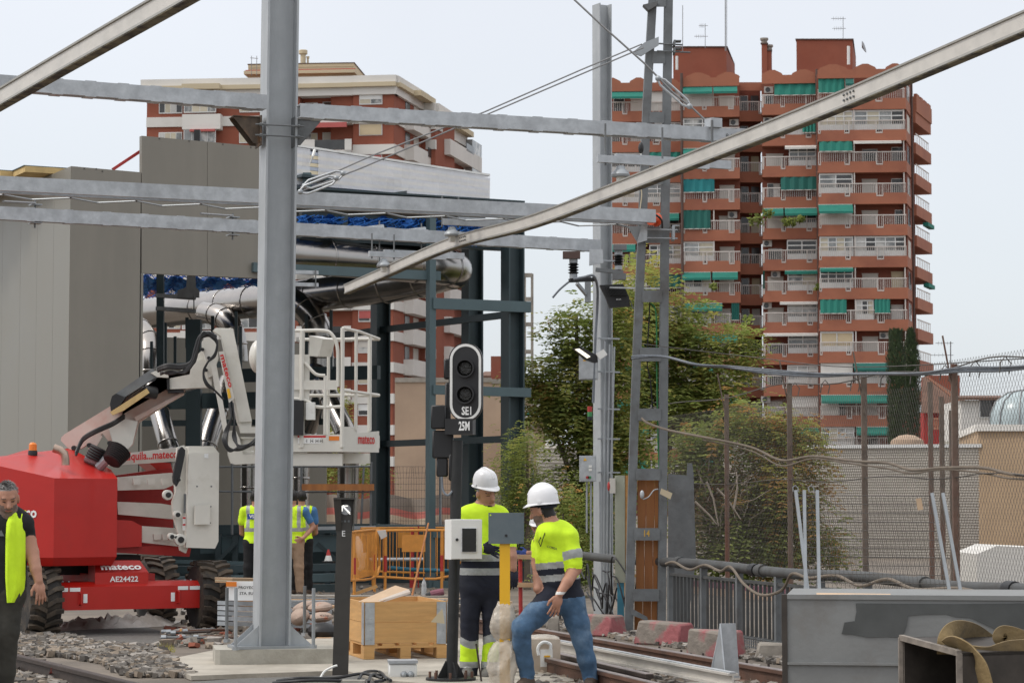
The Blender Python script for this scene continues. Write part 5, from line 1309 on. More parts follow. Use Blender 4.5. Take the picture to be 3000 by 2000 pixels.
for k, z in enumerate(zl):
    # front bands
    wrect('white_band', G1, 424, 536, z - .9, z, -.12, .3, M['bwhite']); wrect('white_band', G1, 648, 874, z - .9, z, -.12, .3, M['bwhite'])
    wrect('white_band', G3, 1032, 1155, z - .9, z, -.15, .3, M['bwhite'])
    for x0, x1, n in ((460, 529, 4), (697, 760, 2)):
        win(G1, x0, x1, z + .35, z + 1.45, n, blind=(0.1, 'bcream') if (k + x0) % 3 == 0 else None)
    # projecting glazed balcony
    wrect('balcony', G1, 536, 648, z - 1.0, z + .1, -1.0, 1.1, M['bwhite']); win(G1, 540, 634, z + .25, z + 1.55, 4, -.9, pm=M['pane'] if k % 2 else None)
    wrect('bay_ceiling', G1, 536, 648, z + 1.55, z + 1.85, -1.0, 1.1, M['bwhite'])
    if k % 2: wrect('awning', G1, 560, 634, z + 1.3, z + 1.5, -1.3, .3, M['awn_red'])
    # right-hand recessed balcony with solid white ends
    b = B(); G2.rect(b, 874, 925, z - .95, z + .45, -.9, .15); G2.rect(b, 1013, 1033, z - .95, z + .45, -.9, .15); G2.rect(b, 874, 1033, z - .95, z - .55, -.9, 2.3); ba = PT('balcony', b, M['bwhite'])
    b = B(); G2.rect(b, 925, 1013, z - .5, z + .40, -.85, .04); PT('glass_railing', b, M['pane_dark'], ba)
    win(G2, 880, 918, z - .5, z + 1.4, 2, 1.45); win(G2, 933, 1004, z - .5, z + 1.45, 2, 1.45, blind=(.2, ('pipe_brown', 'shutter', 'bcream')[k % 3]))
    acc = wrect('air_conditioner', G2, 1002, 1027, z + 1.25, z + 1.8, .8, .4, M['ac'])
    if k in (1, 5): wrect('awning', G2, 876, 1020, z + 1.5, z + 1.95, -1.2, .2, M['awn_red'])
    if k == 3: wrect('awning', G2, 876, 1028, z + .6, z + 1.95, -1.3, .2, M['awn_red'])
    # brick front windows
    bl = [(.45, 'wframe'), (.05, 'cream'), (.3, 'awn_red'), (.5, 'shutter'), None][k % 5]
    win(G3, 1050, 1118, z + .85, z + 1.9, 2, blind=bl)
    # side one: bands and stepped balconies
    wrect('white_band', H1, 1153, 1184, z - .9, z, -.12, .3, M['bwhite'])
    b = B(); H1.rect(b, 1184, 1243, z - 1.0, z + .45, -.9, 1.2); ba = PT('balcony', b, M['bwhite'])
    b = B(); H1.rect(b, 1226, 1241, z + .0, z + .9, -.95, .05); PT('glass_railing', b, M['pane_dark'], ba)
    wrect('side_window', H1, 1187, 1200, z + .45, z + 1.7, .0, .06, M['pane_dark']); wrect('shutter', H1, 1212, 1226, z + .45, z + 1.7, .0, .06, M['shutter'])
    if k >= 2 or True:
        wrect('white_band', H2, 1240, 1276, z - 2.0, z - 1.1, -.12, .3, M['bwhite'])
        b = B(); H3.rect(b, 1292, 1386, z - 2.2, z - .7, -.9, 1.2); ba = PT('balcony', b, M['bwhite'])
        win(H3, 1276, 1288, z - .9, z + .3, 2, -.02); win(H3, 1300, 1324, z - .9, z + .4, 2, -.0)
        wrect('glazed_corner', H3, 1358, 1386, z - .7, z + .6, -.88, .8, M['pane'])
        b = B(); H3.rect(b, 1340, 1362, z - .9, z - .1, -.9, .05); PT('glass_railing', b, M['pane_dark'], ba)
        acu2 = wrect('air_conditioner', H3, 1300, 1313, z + .1, z + .55, -.4, .4, M['ac'])
# cornice
for by, x0, x1, dz in ((G1, 408, 874, 0), (G2, 874, 1032, 0), (G3, 1032, 1160, 0), (H1, 1153, 1246, 0)):
    wrect('cornice', by, x0, x1, ztl - 1.75, ztl - 1.04, -.25, 1.4, M['bwhite']); wrect('cream_ledge', by, x0, x1, ztl - 1.05, ztl - .66, -.6, 2.0, M['bcream']); wrect('roof_parapet', by, x0, x1, ztl - .67, ztl, -.35, .5, M['bwhite'])
for by, x0, x1 in ((H2, 1238, 1276), (H3, 1274, 1362)):
    wrect('cornice', by, x0, x1, ztl - 3.6, ztl - 2.6, -.25, 1.4, M['bwhite']); wrect('cream_ledge', by, x0, x1, ztl - 2.6, ztl - 2.1, -.9, 1.8, M['bcream']); wrect('roof_parapet', by, x0, x1, ztl - 2.12, ztl - 1.1, -.35, .5, M['bwhite'])
for by, x0, x1 in ((G1, 535, 645), (H1, 1195, 1240)):
    wrect('ledge_block', by, x0, x1, ztl - 1.1, ztl - .6, -1.2, .7, M['bcream'])
GP = Bay(714, 224, 1078, 223, 900)
b = B(); GP.rect(b, 722, 1034, ztl - 1, EYE + (HZ - 190) / FPX * 224, 0, 7); ph = PT('roof_house', b, M['bcream'])
wrect('roof_slab', GP, 714, 1040, EYE + (HZ - 213) / FPX * 224, EYE + (HZ - 203) / FPX * 224, -.8, 9, M['bcream'], ph); wrect('roof_edge', GP, 722, 1034, EYE + (HZ - 190) / FPX * 224, EYE + (HZ - 180) / FPX * 224, -.05, 8, M['bcream'], ph); wrect('roof_felt', GP, 720, 1036, EYE + (HZ - 181) / FPX * 224, EYE + (HZ - 178.5) / FPX * 224, -.1, 8.2, M['pipe_brown'], ph); wrect('red_pipe', GP, 716, 1040, EYE + (HZ - 200) / FPX * 224, EYE + (HZ - 198) / FPX * 224, -.3, .08, M['redpipe'], ph)
b = B(); b.lathe([(.26, -.5), (.26, .6), (.42, .62), (.42, .95), (.36, 1.0)], W(888, 178, 224), UP, 14); b.lathe([(.1, -.5), (.1, .2), (.15, .22), (.15, .4)], W(902, 178, 224), UP, 10); PT('chimney', b, M['bcream'])
b = B()
for x in (737, 752): b.tube([W(x, 222, 222), W(x, 164, 222)], .03, 5)
b.tube([W(733, 170, 222), W(756, 172, 222)], .03, 4); PT('antenna', b, M['cable'])
tall = tall_
# ------------------------------------------------------------------ nearer background buildings
def slabwall(name, label, pts, Y, dep, m, cat='building', Y2=None):
    P = [W(x, y, Y if (i in (0, 3) or Y2 is None) else Y2) for i, (x, y) in enumerate(pts)]
    b = B(); b.prism(P, (dep * .15, dep, 0)); return solo(name, label, cat, b, m, gnd((P[0] + P[1]) / 2, 0))
M['tan'] = mat('tan_render', (0.40, 0.29, 0.205), .9, 0, .1, .5, c2=(0.30, 0.215, 0.155), c2scale=.35, thr=(.45, .8))
t = thing('rendered_building', 'windowless tan rendered building behind the steel frame', 'building', gnd(W(1300, 1400, 95), 0))
for x0, x1, y0 in ((1157, 1412, 1112), (1412, 1440, 1112), (1440, 1560, 1116)):
    a, c = W(x0, y0, 95), W(x1, y0, 95); b = B(); b.prism([gnd(a), gnd(c), c, a], (0, 8, 0)); w_ = part('wall', b, M['tan'], t)
    b = B(); b.prism([a + V((0, -.06, -.1)), c + V((0, -.06, -.1)), c + V((0, -.06, .08)), a + V((0, -.06, .08))], (0, 8, 0)); part('coping', b, M['concrete_old'], w_)
# distant small houses
def house(label, x0, x1, ytop, yeave, Y, wm, rm, wins=()):
    a, c = W(x0, yeave, Y), W(x1, yeave, Y); t = thing('house', label, 'house', gnd((a + c) / 2, 0))
    b = B(); b.prism([gnd(a), gnd(c), c, a], (0, 7, 0)); w_ = part('wall', b, wm, t)
    h = (yeave - ytop) * mpp(Y); b = B()
    b.prism([a + V((-.3, -.4, 0)), c + V((.3, -.4, 0)), c + V((0, 3.5, h)), a + V((0, 3.5, h))], (0, 0, .15)); part('roof', b, rm, t)
    for x, y, w, hh in wins:
        p = W(x, y, Y); b = B(); b.box(p + V((0, -.04, 0)), (w, .1, hh)); f = part('window', b, M['wframe'], w_); b = B(); b.box(p + V((0, -.08, 0)), (w * .85, .1, hh * .85)); part('pane', b, M['pane_dark'], f)
    return t
M['tiles'] = mat('brown_roof_tiles', (0.15, 0.085, 0.06), .9, 0, .25, 1.5); M['salmon'] = mat('salmon_wall', (0.42, 0.2, 0.13), .9, 0, .1, .5)
house('distant house with a dark tiled roof seen left of the tree', 1500, 1640, 1118, 1142, 120, M['bwhite'], M['tiles'], ((1595, 1150, 1.0, .7), (1560, 1150, .7, .7)))
house('distant white house with a red chimney between the dark steel posts', 1418, 1475, 1086, 1108, 150, M['bwhite'], M['tiles'])
b = B(); b.box(W(1464, 1082, 149), (1.1, 1, 1.6)); solo('chimney', 'red brick chimney above the white house between the dark posts', 'chimney', b, M['brick'], W(1464, 1082, 149))
t = thing('shop_canopy', 'green fascia of a low building glimpsed left of the tree', 'building', gnd(W(1570, 1210, 90), 0))
b = B(); b.prism([W(1535, 1192, 90), W(1625, 1192, 90), W(1625, 1218, 90), W(1535, 1218, 90)], (0, 4, 0)); part('fascia', b, M['teal'], t)
b = B(); b.prism([W(1535, 1190, 89.9), W(1625, 1190, 89.9), W(1625, 1193, 89.9), W(1535, 1193, 89.9)], (0, .1, 0)); b.prism([W(1535, 1217, 89.9), W(1625, 1217, 89.9), W(1625, 1221, 89.9), W(1535, 1221, 89.9)], (0, .1, 0)); part('trim', b, M['wframe'], t)
b = B(); b.prism([W(1535, 1222, 92), W(1625, 1222, 92), gnd(W(1625, 1300, 92)), gnd(W(1535, 1300, 92))], (0, 3, 0)); part('wall', b, M['tan'], t)
b = B()
for i in range(16): b.tube([W(1550 + i * 4.6, 1228, 89), W(1550 + i * 4.6, 1252, 89)], .02, 4)
part('railing', b, M['pipe_brown'], t)
for x in (1610,):
    p = W(x, 1225, 88); b = B(); b.tube([gnd(p), p], .16, 10); part('post', b, M['wframe'], t)
t = thing('tiled_house', 'reddish house with a steep brown tiled roof behind the cypresses', 'house', gnd(W(2760, 1250, 150), 0))
b = B(); b.prism([W(2706, 1207, 150), W(2850, 1207, 150), gnd(W(2850, 1300, 150)), gnd(W(2706, 1300, 150))], (0, 8, 0)); part('wall', b, M['redpipe'], t)
b = B(); b.prism([W(2700, 1209, 149), W(2868, 1209, 149), W(2862, 1194, 149.5), W(2720, 1104, 152), W(2706, 1104, 152)], (0, .3, 0)); part('roof', b, M['tiles'], t)
b = B(); b.prism([W(2722, 1099, 154), W(2812, 1099, 154), W(2812, 1160, 154), W(2722, 1160, 154)], (0, 3, 0)); part('upper_wall', b, M['brick_l'], t)
b = B(); b.prism([W(2716, 1106, 149), W(2722, 1104, 149), W(2822, 1180, 149), W(2820, 1188, 149)], (0, .3, 0)); part('verge', b, M['salmon'], t)
b = B()
for i in range(28): b.tube([W(2722 + i * 5, 1226, 146), W(2722 + i * 5, 1254, 146)], .04, 4)
b.bar(W(2720, 1226, 146), W(2862, 1226, 146), .1); b.bar(W(2720, 1255, 146), W(2862, 1255, 146), .1); part('balcony_railing', b, M['salmon'], t)
house('low white house with a brown roof beside the beige block', 2816, 2960, 1158, 1172, 140, M['bwhite'], M['tiles'], ((2890, 1195, .9, 1.2), (2920, 1195, .7, 1.2)))
M['greenhouse'] = mat('greenhouse_glass', (0.36, 0.43, 0.44), .25, 0, .15, 1)
t = thing('glasshouse', 'rounded grey glasshouse roof at the right edge', 'glasshouse', gnd(W(2980, 1240, 110), 0))
b = B(); c = W(2998, 1250, 110); b.lathe([(1.55, -1), (1.55, 0), (1.5, .6), (1.25, 1.15), (.7, 1.55), (.05, 1.68)], c, UP, 24); part('dome', b, M['greenhouse'], t)
for i in range(10):
    a = math.pi * 2 * i / 10; b = B(); b.tube([c + V((math.cos(a) * r, math.sin(a) * r, h)) for r, h in ((1.57, 0), (1.52, .6), (1.27, 1.15), (.72, 1.57), (.05, 1.70))], .03, 5); part('rib', b, M['cable'], t)
b = B(); b.prism([gnd(c + V((-3, 0, 0))), gnd(c + V((6, 0, 0))), c + V((6, 0, -.6)), c + V((-3, 0, -.6))], (0, 5, 0)); part('base_wall', b, M['concrete'], t)
M['beige'] = mat('beige_render', (0.40, 0.285, 0.18), .9, 0, .1, .6, c2=(0.33, 0.235, 0.15), c2scale=.4)
t = thing('beige_block', 'beige rendered block with a pale ledge at the right edge', 'building', gnd(W(2950, 1500, 62), 0))
b = B(); b.prism([gnd(W(2866, 1500, 62)), gnd(W(3200, 1500, 60)), W(3200, 1262, 60), W(2866, 1262, 62)], (1, 8, 0)); part('wall', b, M['beige'], t)
b = B(); b.prism([W(2858, 1262, 61.9), W(3210, 1262, 59.9), W(3210, 1244, 59.9), W(2858, 1242, 61.9)], (1, 8, 0)); part('ledge', b, M['bwhite'], t)
b = B(); b.bar(W(2916, 1300, 61.8), gnd(W(2910, 1500, 61.8)), .06); part('joint', b, M['beige'], t)
b = B(); b.box(W(2984, 1650, 50), (2.2, 3, 1.0)); 
solo('white_block', 'low whitewashed masonry block behind the chain-link fence at the right edge', 'wall', B().prism([gnd(W(2862, 1720, 44)), gnd(W(3060, 1720, 44)), W(3060, 1604, 44), W(2920, 1598, 44), W(2862, 1622, 44)], (0, 2, 0)), M['bwhite'], gnd(W(2930, 1700, 44), 0))
# corrugated building
M['corr'] = mat('corrugated_cladding', (0.54, 0.50, 0.44), .55, .1, .06, .6, c2=(0.44, 0.40, 0.35), c2scale=.5)
def corr(name, label, x0, x1, yt, yb, Y, per, cat, Y2=None, par=None):
    a, c = W(x0, yt, Y), W(x1, yt, Y2 or Y); c.z = a.z; zb_ = max(W(x0, yb, Y).z, -.1); b = B(); n = int((a.z - zb_) / per)
    dn = V(((c - a).y, -(c - a).x, 0)).normalized(); 
    if dn.y > 0: dn = -dn
    prev = None; vs = []; fs = []
    for i in range(n + 1):
        z = a.z - i * per
        for dz, o in ((0, .0), (per * .35, .0), (per * .5, .035), (per * .85, .035)):
            vs += [V((a.x, a.y, z - dz)) + dn * o, V((c.x, c.y, z - dz)) + dn * o]
    m = len(vs) // 2
    for i in range(m - 1): fs.append((2 * i, 2 * i + 2, 2 * i + 3, 2 * i + 1))
    b.add(vs, fs); return b, a, c
t = thing('corrugated_hall', 'long pale hall clad in horizontal corrugated sheets behind the chain-link fence', 'building', gnd(W(2500, 1500, 64), 0))
b, a, c = corr('', '', 2150, 2875, 1313, 1800, 64, .07, '', 62); part('cladding', b, M['corr'], t)
b = B(); b.prism([gnd(a + V((0, .1, 0))), gnd(c + V((0, .1, 0))), c + V((0, .1, 0)), a + V((0, .1, 0))], (.5, 10, 0)); part('wall', b, M['corr'], t)
b = B(); b.bar(a + V((0, -.04, .03)), c + V((0, -.04, .03)), .12, .09); part('roof_edge', b, M['wframe'], t)
t = thing('roller_gate', 'pale ribbed roller gate behind the small tree', 'gate', gnd(W(1650, 1450, 58), 0))
b, a, c = corr('', '', 1575, 1735, 1305, 1700, 58, .085, '', 58); part('shutter', b, M['corr'], t)
b = B(); b.prism([gnd(a + V((0, .1, 0))), gnd(c + V((0, .1, 0))), c + V((0, .1, 0)), a + V((0, .1, 0))], (0, 3, 0)); part('frame', b, M['concrete_old'], t)
b = B(); b.lathe([(.8, 0), (.8, .3), (.7, .65), (.35, .85), (.02, .9)], W(2658, 1312, 105) + V((0, 0, -.3)), UP, 16); solo('domed_chimney', 'beige domed ventilator at the foot of the cypresses', 'ventilator', b, M['tan'], W(2658, 1312, 105))
# painted hoarding with red and cream stripe
M['stripe_red'] = mat('faded_red_stripe', (0.50, 0.16, 0.13), .85, 0, .12, 2); M['stripe_cream'] = mat('cream_stripe', (0.52, 0.42, 0.31), .85, 0, .1, 2); M['hoard'] = mat('grey_brown_hoarding', (0.24, 0.20, 0.165), .9, 0, .15, 1)
b = B(); N = 60
P = [W(930 + (1560 - 930) * i / N, 1452, 60) + V((0, .25 * math.sin(i * .55), .06 * math.sin(i * .4) - .02)) for i in range(N + 1)]
lev = [0, -.33, -.50, -.68, -1.35]
for j in range(4):
    b.k = (0, 1, 2, 0)[j]
    for i in range(N): b.prism([P[i] + V((0, 0, lev[j + 1])), P[i + 1] + V((0, 0, lev[j + 1])), P[i + 1] + V((0, 0, lev[j])), P[i] + V((0, 0, lev[j]))], (0, .08, 0))
solo('hoarding', 'wavy grey hoarding with a red and cream stripe behind the barriers', 'hoarding', b, [M['hoard'], M['stripe_red'], M['stripe_cream']], gnd(P[30], 0))
# ================================================================== trees
M['bark'] = mat('grey_bark', (0.13, 0.105, 0.08), .9, 0, .25, 6, .4, 20); M['twig'] = mat('pale_dead_twig', (0.30, 0.25, 0.20), .9, 0, .2, 8)
def blob_tree(name, label, Y, base, blobs, nleaf, seed, limbs, mix, lsize=.12, droop=.3, group=None, trunk_r=.14):
    rnd = random.Random(seed); bp_ = gnd(W(base, 1500, Y), 0)
    t = thing(name, label, 'tree', bp_, group)
    b = B(); tw = []
    for pts, r0, r1 in limbs:
        P = spl([W(*p) if len(p) == 3 else W(p[0], p[1], Y) for p in pts], 5); P[0] = P[0] if pts[0][1] < 1600 else P[0]
        b.tube(P, [r0 + (r1 - r0) * i / (len(P) - 1) for i in range(len(P))], 7); tw += P
    part('trunk', b, M['bark'], t)
    tot = sum(w * h for _, _, w, h, *_ in blobs); b = B()
    for bl in blobs:
        x, y, w, h = bl[:4]; dm = bl[4] if len(bl) > 4 else None
        c = W(x, y, Y); rx, rz = w * mpp(Y), h * mpp(Y); ry = min(rx, rz) * 1.0
        n = int(nleaf * w * h / tot)
        # sub-clumps
        cl = []
        for _ in range(max(5, int(n / 38))):
            d = V((rnd.gauss(0, 1), rnd.gauss(0, 1), rnd.gauss(0, 1))).normalized() * rnd.random() ** .38
            cl.append((V((c.x + d.x * rx, c.y + d.y * ry, c.z + d.z * rz)), rnd.random()))
        for _ in range(n):
            q, tone = rnd.choice(cl)
            p = q + V((rnd.gauss(0, .20), rnd.gauss(0, .20), rnd.gauss(0, .15)))
            out = (p - c); out.z *= .4
            if out.length < .01: out = V((1, 0, 0))
            out.normalize(); out = (out + V((rnd.gauss(0, .6), rnd.gauss(0, .6), -droop + rnd.gauss(0, .3)))).normalized()
            sd_ = out.cross(UP); sd_ = sd_.normalized() if sd_.length > .05 else V((1, 0, 0)); nm_ = sd_.cross(out)
            mm = dm or mix; k_ = rnd.random() * .75 + tone * .25
            acc = 0
            for mi_, pr in mm:
                acc += pr
                if k_ <= acc: break
            b.k = mi_
            L = rnd.randint(3, 5)
            for i in range(L):
                o = p + out * (i * lsize * .75) + V((0, 0, -.012 * i * i))
                for s in (-1, 1):
                    d2_ = (sd_ * s + out * .45 + nm_ * rnd.uniform(-.3, .3)).normalized(); w2 = d2_.cross(nm_).normalized() * lsize * .24
                    ls = lsize * rnd.uniform(.8, 1.2)
                    b.quad(o, o + d2_ * ls * .5 + w2, o + d2_ * ls + V((0, 0, -.012)), o + d2_ * ls * .5 - w2)
    part('crown', b, LM, t)
    return t
g1 = [(0, .36), (1, .36), (2, .20), (3, .08)]
blob_tree('ailanthus_tree', 'leafy green tree with drooping leaves behind the plain right-hand column', 44, 1720,
    [(1695, 1010, 48, 90), (1665, 930, 22, 50), (1650, 1120, 80, 90), (1575, 1110, 50, 55, [(0, .15), (1, .4), (2, .3), (3, .15)]), (1600, 1190, 55, 50), (1700, 1220, 60, 80), (1760, 1150, 70, 130), (1770, 920, 35, 60), (1840, 830, 25, 40), (1800, 1300, 70, 110), (1790, 1000, 50, 90), (1720, 1420, 90, 90, [(0, .5), (1, .3), (2, .1), (3, .1)]), (1740, 1560, 80, 90, [(0, .6), (1, .25), (2, .05), (3, .1)])],
    3600, 21, [([(1720, 1850), (1715, 1600), (1700, 1300), (1690, 1050), (1690, 920)], .13, .02), ([(1712, 1500), (1650, 1330), (1600, 1200), (1560, 1110)], .06, .012), ([(1705, 1350), (1760, 1180), (1770, 1000), (1735, 820)], .06, .012), ([(1715, 1450), (1800, 1300), (1800, 1100)], .05, .012)], g1)
blob_tree('ailanthus_tree', 'tall leafy tree with yellowing tips behind the riveted mast', 47, 1930,
    [(1900, 830, 55, 60, [(1, .4), (2, .5), (3, .1)]), (1860, 850, 40, 40, [(1, .4), (2, .5), (3, .1)]), (1840, 960, 60, 70), (1960, 960, 70, 70), (2040, 930, 40, 45), (2060, 1010, 70, 60), (2140, 1010, 50, 50), (2170, 1040, 35, 60), (1900, 1060, 90, 90), (2020, 1110, 100, 80), (2110, 1120, 70, 60), (1960, 1200, 120, 90, [(0, .45), (1, .4), (2, .15)]), (2080, 1210, 80, 60, [(0, .5), (1, .35), (2, .1), (3, .05)])],
    3000, 22, [([(1930, 1850), (1940, 1500), (1960, 1250), (1940, 1050), (1900, 850)], .14, .02), ([(1955, 1300), (2030, 1150), (2090, 1050), (2150, 1010)], .06, .012), ([(1950, 1200), (1880, 1050), (1850, 930)], .05, .01)], g1)
blob_tree('dry_tree', 'browning tree with bare pale branches behind the chain-link fence', 40, 2180,
    [(2040, 1290, 80, 90, [(1, .5), (0, .3), (3, .2)]), (2190, 1240, 90, 60, [(0, .3), (1, .4), (3, .3)]), (2260, 1290, 90, 70, [(1, .4), (2, .2), (3, .4)]), (2330, 1290, 50, 50, [(1, .5), (2, .3), (3, .2)]), (2150, 1390, 100, 80, [(1, .4), (3, .3), (0, .3)]), (2300, 1390, 90, 80, [(1, .35), (2, .2), (3, .45)]), (2230, 1500, 120, 100, [(1, .4), (0, .35), (3, .25)]), (2340, 1490, 70, 70, [(1, .3), (3, .4), (0, .3)]), (2330, 1590, 130, 70, [(0, .45), (1, .25), (3, .3)]), (2170, 1600, 100, 90, [(0, .6), (1, .3), (3, .1)]), (2050, 1480, 60, 120, [(0, .6), (4, .4)]), (2430, 1620, 60, 40, [(0, .4), (1, .3), (3, .3)])],
    4400, 23, [([(2180, 1850), (2175, 1600), (2150, 1450), (2090, 1330), (2030, 1250)], .09, .012), ([(2178, 1640), (2200, 1480), (2260, 1350), (2330, 1260)], .06, .01), ([(2170, 1550), (2120, 1480), (2040, 1470)], .03, .008), ([(2178, 1600), (2280, 1520), (2350, 1470)], .03, .008)], g1, .10)
b = B(); rnd = random.Random(4)
for _ in range(24):
    x, y = rnd.uniform(2040, 2200), rnd.uniform(1380, 1600); p = W(x, y, 39.5)
    P = [p]
    for i in range(3): P.append(P[-1] + V((rnd.gauss(0, .14), rnd.gauss(0, .1), rnd.uniform(.05, .3))))
    b.tube(P, [.012, .010, .008, .004], 4)
for pts in ([(2036, 1468), (2080, 1510), (2100, 1535)], [(2070, 1410), (2090, 1460), (2105, 1540)], [(2100, 1430), (2130, 1460), (2170, 1520)], [(2150, 1490), (2160, 1430), (2158, 1380)]):
    b.tube([W(x, y, 39) for x, y in pts], [.02, .017, .01], 5)
br = mesh('dead_branches', b, M['twig'], [o for o in col.objects if o.name == 'dry_tree'][0])
blob_tree('slender_tree', 'slim small-leaved tree between the dark steel posts and the roller gate', 41, 1545,
    [(1535, 1310, 30, 60), (1545, 1400, 28, 80, [(0, .3), (1, .5), (2, .2)]), (1510, 1390, 26, 60), (1535, 1500, 30, 70, [(0, .5), (1, .4), (4, .1)]), (1490, 1420, 20, 40)],
    900, 24, [([(1545, 1750), (1545, 1500), (1545, 1300)], .07, .012)], [(0, .3), (1, .4), (2, .3)], .06)
blob_tree('bush', 'bright green bush glimpsed behind the white basket', 66, 1010, [(985, 1400, 50, 50, [(1, .5), (2, .5)]), (1060, 1400, 45, 45, [(0, .4), (1, .5), (2, .1)]), (965, 1180, 40, 60, [(1, .5), (2, .5)])], 700, 25, [([(1010, 1560), (1010, 1400)], .05, .02)], g1, .11)
blob_tree('bush', 'green bush growing between the railing and the plain right-hand column', 38, 1640, [(1690, 1470, 40, 50, [(0, .4), (1, .4), (3, .2)]), (1690, 1590, 60, 70, [(0, .6), (1, .3), (3, .1)]), (1650, 1630, 40, 40, [(0, .6), (1, .3), (4, .1)])], 800, 26, [([(1640, 1800), (1650, 1500)], .04, .012)], g1, .06)
M['cyp'] = mat('cypress_dark', (0.026, 0.045, 0.016), .8, 0, .3, 3); M['cyp2'] = mat('cypress_green', (0.042, 0.066, 0.022), .8, 0, .3, 3)
def cypress(label, x0, x1, yt, yb, Y, seed, tipw):
    rnd = random.Random(seed); xc = (x0 + x1) / 2; bp_ = gnd(W(xc, yb, Y), 0); t = thing('cypress', label, 'tree', bp_, 'cypresses')
    top = W(xc, yt, Y).z; r = (x1 - x0) / 2 * mpp(Y)
    b = B(); b.tube([bp_, bp_ + V((0, 0, top * .9))], [.15, .03], 7); part('trunk', b, M['bark'], t)
    b = B()
    for _ in range(9000):
        u = rnd.random(); z = .3 + u * (top - .3)
        pr = r * (min(1, .75 + u * .5) if u < .5 else 1) * (1 if u < .86 else max(tipw, ((1 - u) / .14) ** .6))
        a = rnd.random() * 6.283; q = pr * rnd.random() ** .25 * (1 + .09 * math.sin(z * 2.2 + a * 3))
        p = bp_ + V((math.cos(a) * q, math.sin(a) * q, z)); u_ = V((math.cos(a) * .35 + rnd.gauss(0, .2), math.sin(a) * .35 + rnd.gauss(0, .2), 1)).normalized(); w_ = u_.cross(V((math.cos(a), math.sin(a), 0))).normalized()
        b.k = 0 if rnd.random() < .55 else 1; s = rnd.uniform(.12, .26); b.quad(p - w_ * s * .25, p + u_ * s * .5, p + w_ * s * .25, p + u_ * s * 1.1)
    part('crown', b, [M['cyp'], M['cyp2']], t)
cypress('thick blunt-topped cypress in front of the apartment tower corner', 2602, 2656, 972, 1420, 118, 1, .75)
cypress('thinner pointed cypress just right of the thick one', 2648, 2698, 968, 1420, 120, 2, .1)

# ================================================================== fences
# chain-link fence: posts, top wire, woven mesh
M['fpost'] = mat('rusty_fence_post', (0.155, 0.12, 0.095), .85, .1, .3, 6, .2, 40, c2=(0.17, 0.07, 0.045), c2scale=1.2, thr=(.5, .7), c2stretch=(1, 1, .4))
M['wire'] = mat('dull_mesh_wire', (0.105, 0.095, 0.085), .6, .4, .2, 10)
fl = [(1560, 930, 32.5), (1668, 905, 30.0), (1812, 882, 27.0)]
def fpt(x): # fence line in plan through two anchors
    a = W(2130, 1460, 30.2); c = W(2800, 1460, 21.6); d = (c - a); r = ray(x, 1460); k = r.x / r.y; s = (k * a.y - a.x) / (d.x - k * d.y); return V((a.x + d.x * s, a.y + d.y * s, 0))
t = thing('chain_link_fence', 'tall rusty chain-link fence with leaning posts along the right side', 'fence', fpt(2540))
posts = [(2130, 1155), (2315, 1123), (2534, 1104), (2800, 1066), (3120, 1020)]
ZT = []
for x, yt in posts:
    p = fpt(x); z = W(x, yt, p.y).z; ZT.append((x, z)); b = B(); b.bar(p, V((p.x, p.y, z)), .055, .055, up=V((0, 1, 0))); part('post', b, M['fpost'], t)
    b = B(); b.bar(V((p.x, p.y + .03, z - .3)), V((p.x - .12, p.y - .1, z + .25)), .012); part('post_arm', b, M['fpost'], t)
def ztop_(x):
    for i in range(len(ZT) - 1):
        if x <= ZT[i + 1][0]: break
    u = (x - ZT[i][0]) / (ZT[i + 1][0] - ZT[i][0]); return ZT[i][1] + (ZT[i + 1][1] - ZT[i][1]) * u
a, c = fpt(1960), fpt(3120); Lf = (c - a).length; df = (c - a).normalized(); cell = .036
b = B(); n = int(Lf / cell); h = 2.05
def wire(b, pts, r):
    for i in range(len(pts) - 1):
        p, q = pts[i], pts[i + 1]; d = (q - p); s = d.cross(V((0, 1, .2))).normalized() * r; w = V((0, -r, 0))
        b.add([p + s, p - s * .5 + w, p - s * .5 - w, q + s, q - s * .5 + w, q - s * .5 - w], [(0, 1, 4, 3), (1, 2, 5, 4), (2, 0, 3, 5)])
for i in range(n):
    pts = []; s0 = i * cell; px = CX + FPX * (a + df * s0).x / (a + df * s0).y; zt = ztop_(px) + (.04 if px > 2680 else -.16); m = int((zt - .62) / (cell * 1.3))
    for j in range(m + 1):
        s = s0 + (cell * 1.02 if (i + j) % 2 else -cell * .02); bulge = .05 * math.sin(s * 1.1 + j * .07)
        pts.append(a + df * s + V((0, bulge, zt - j * cell * 1.3)))
    wire(b, pts, .0017)
part('wire_mesh', b, M['wire'], t)
b = B(); P = [fpt(x) + V((0, -.05, ztop_(x) - .02 + .03 * math.sin(x * .02))) for x in range(1860, 3120, 40)]; b.tube(P, .007, 5); 
P = [fpt(x) + V((0, -.05, 1.75 + .02 * math.sin(x * .02))) for x in range(1960, 3120, 40)]; b.tube(P, .005, 5); part('strain_wire', b, M['wire'], t)
for i, x in enumerate(range(2330, 3100, 88)):
    p = fpt(x) + V((0, -.06, ztop_(x))); b = B(); b.tube([p + V((-.05, 0, -.14)), p + V((-.04, 0, -.05)), p + V((0, 0, 0)), p + V((.05, 0, -.06)), p + V((.03, 0, -.15))], .006, 5); part('wire_hook', b, M['wire'], t)
for x in (2880, 2925, 2965):
    p = fpt(x) + V((.6, 6, 0)); b = B(); b.bar(p, V((p.x, p.y, ztop_(x) + .1 - (x - 2880) * .004)), .05); part('post', b, M['fpost'], t)
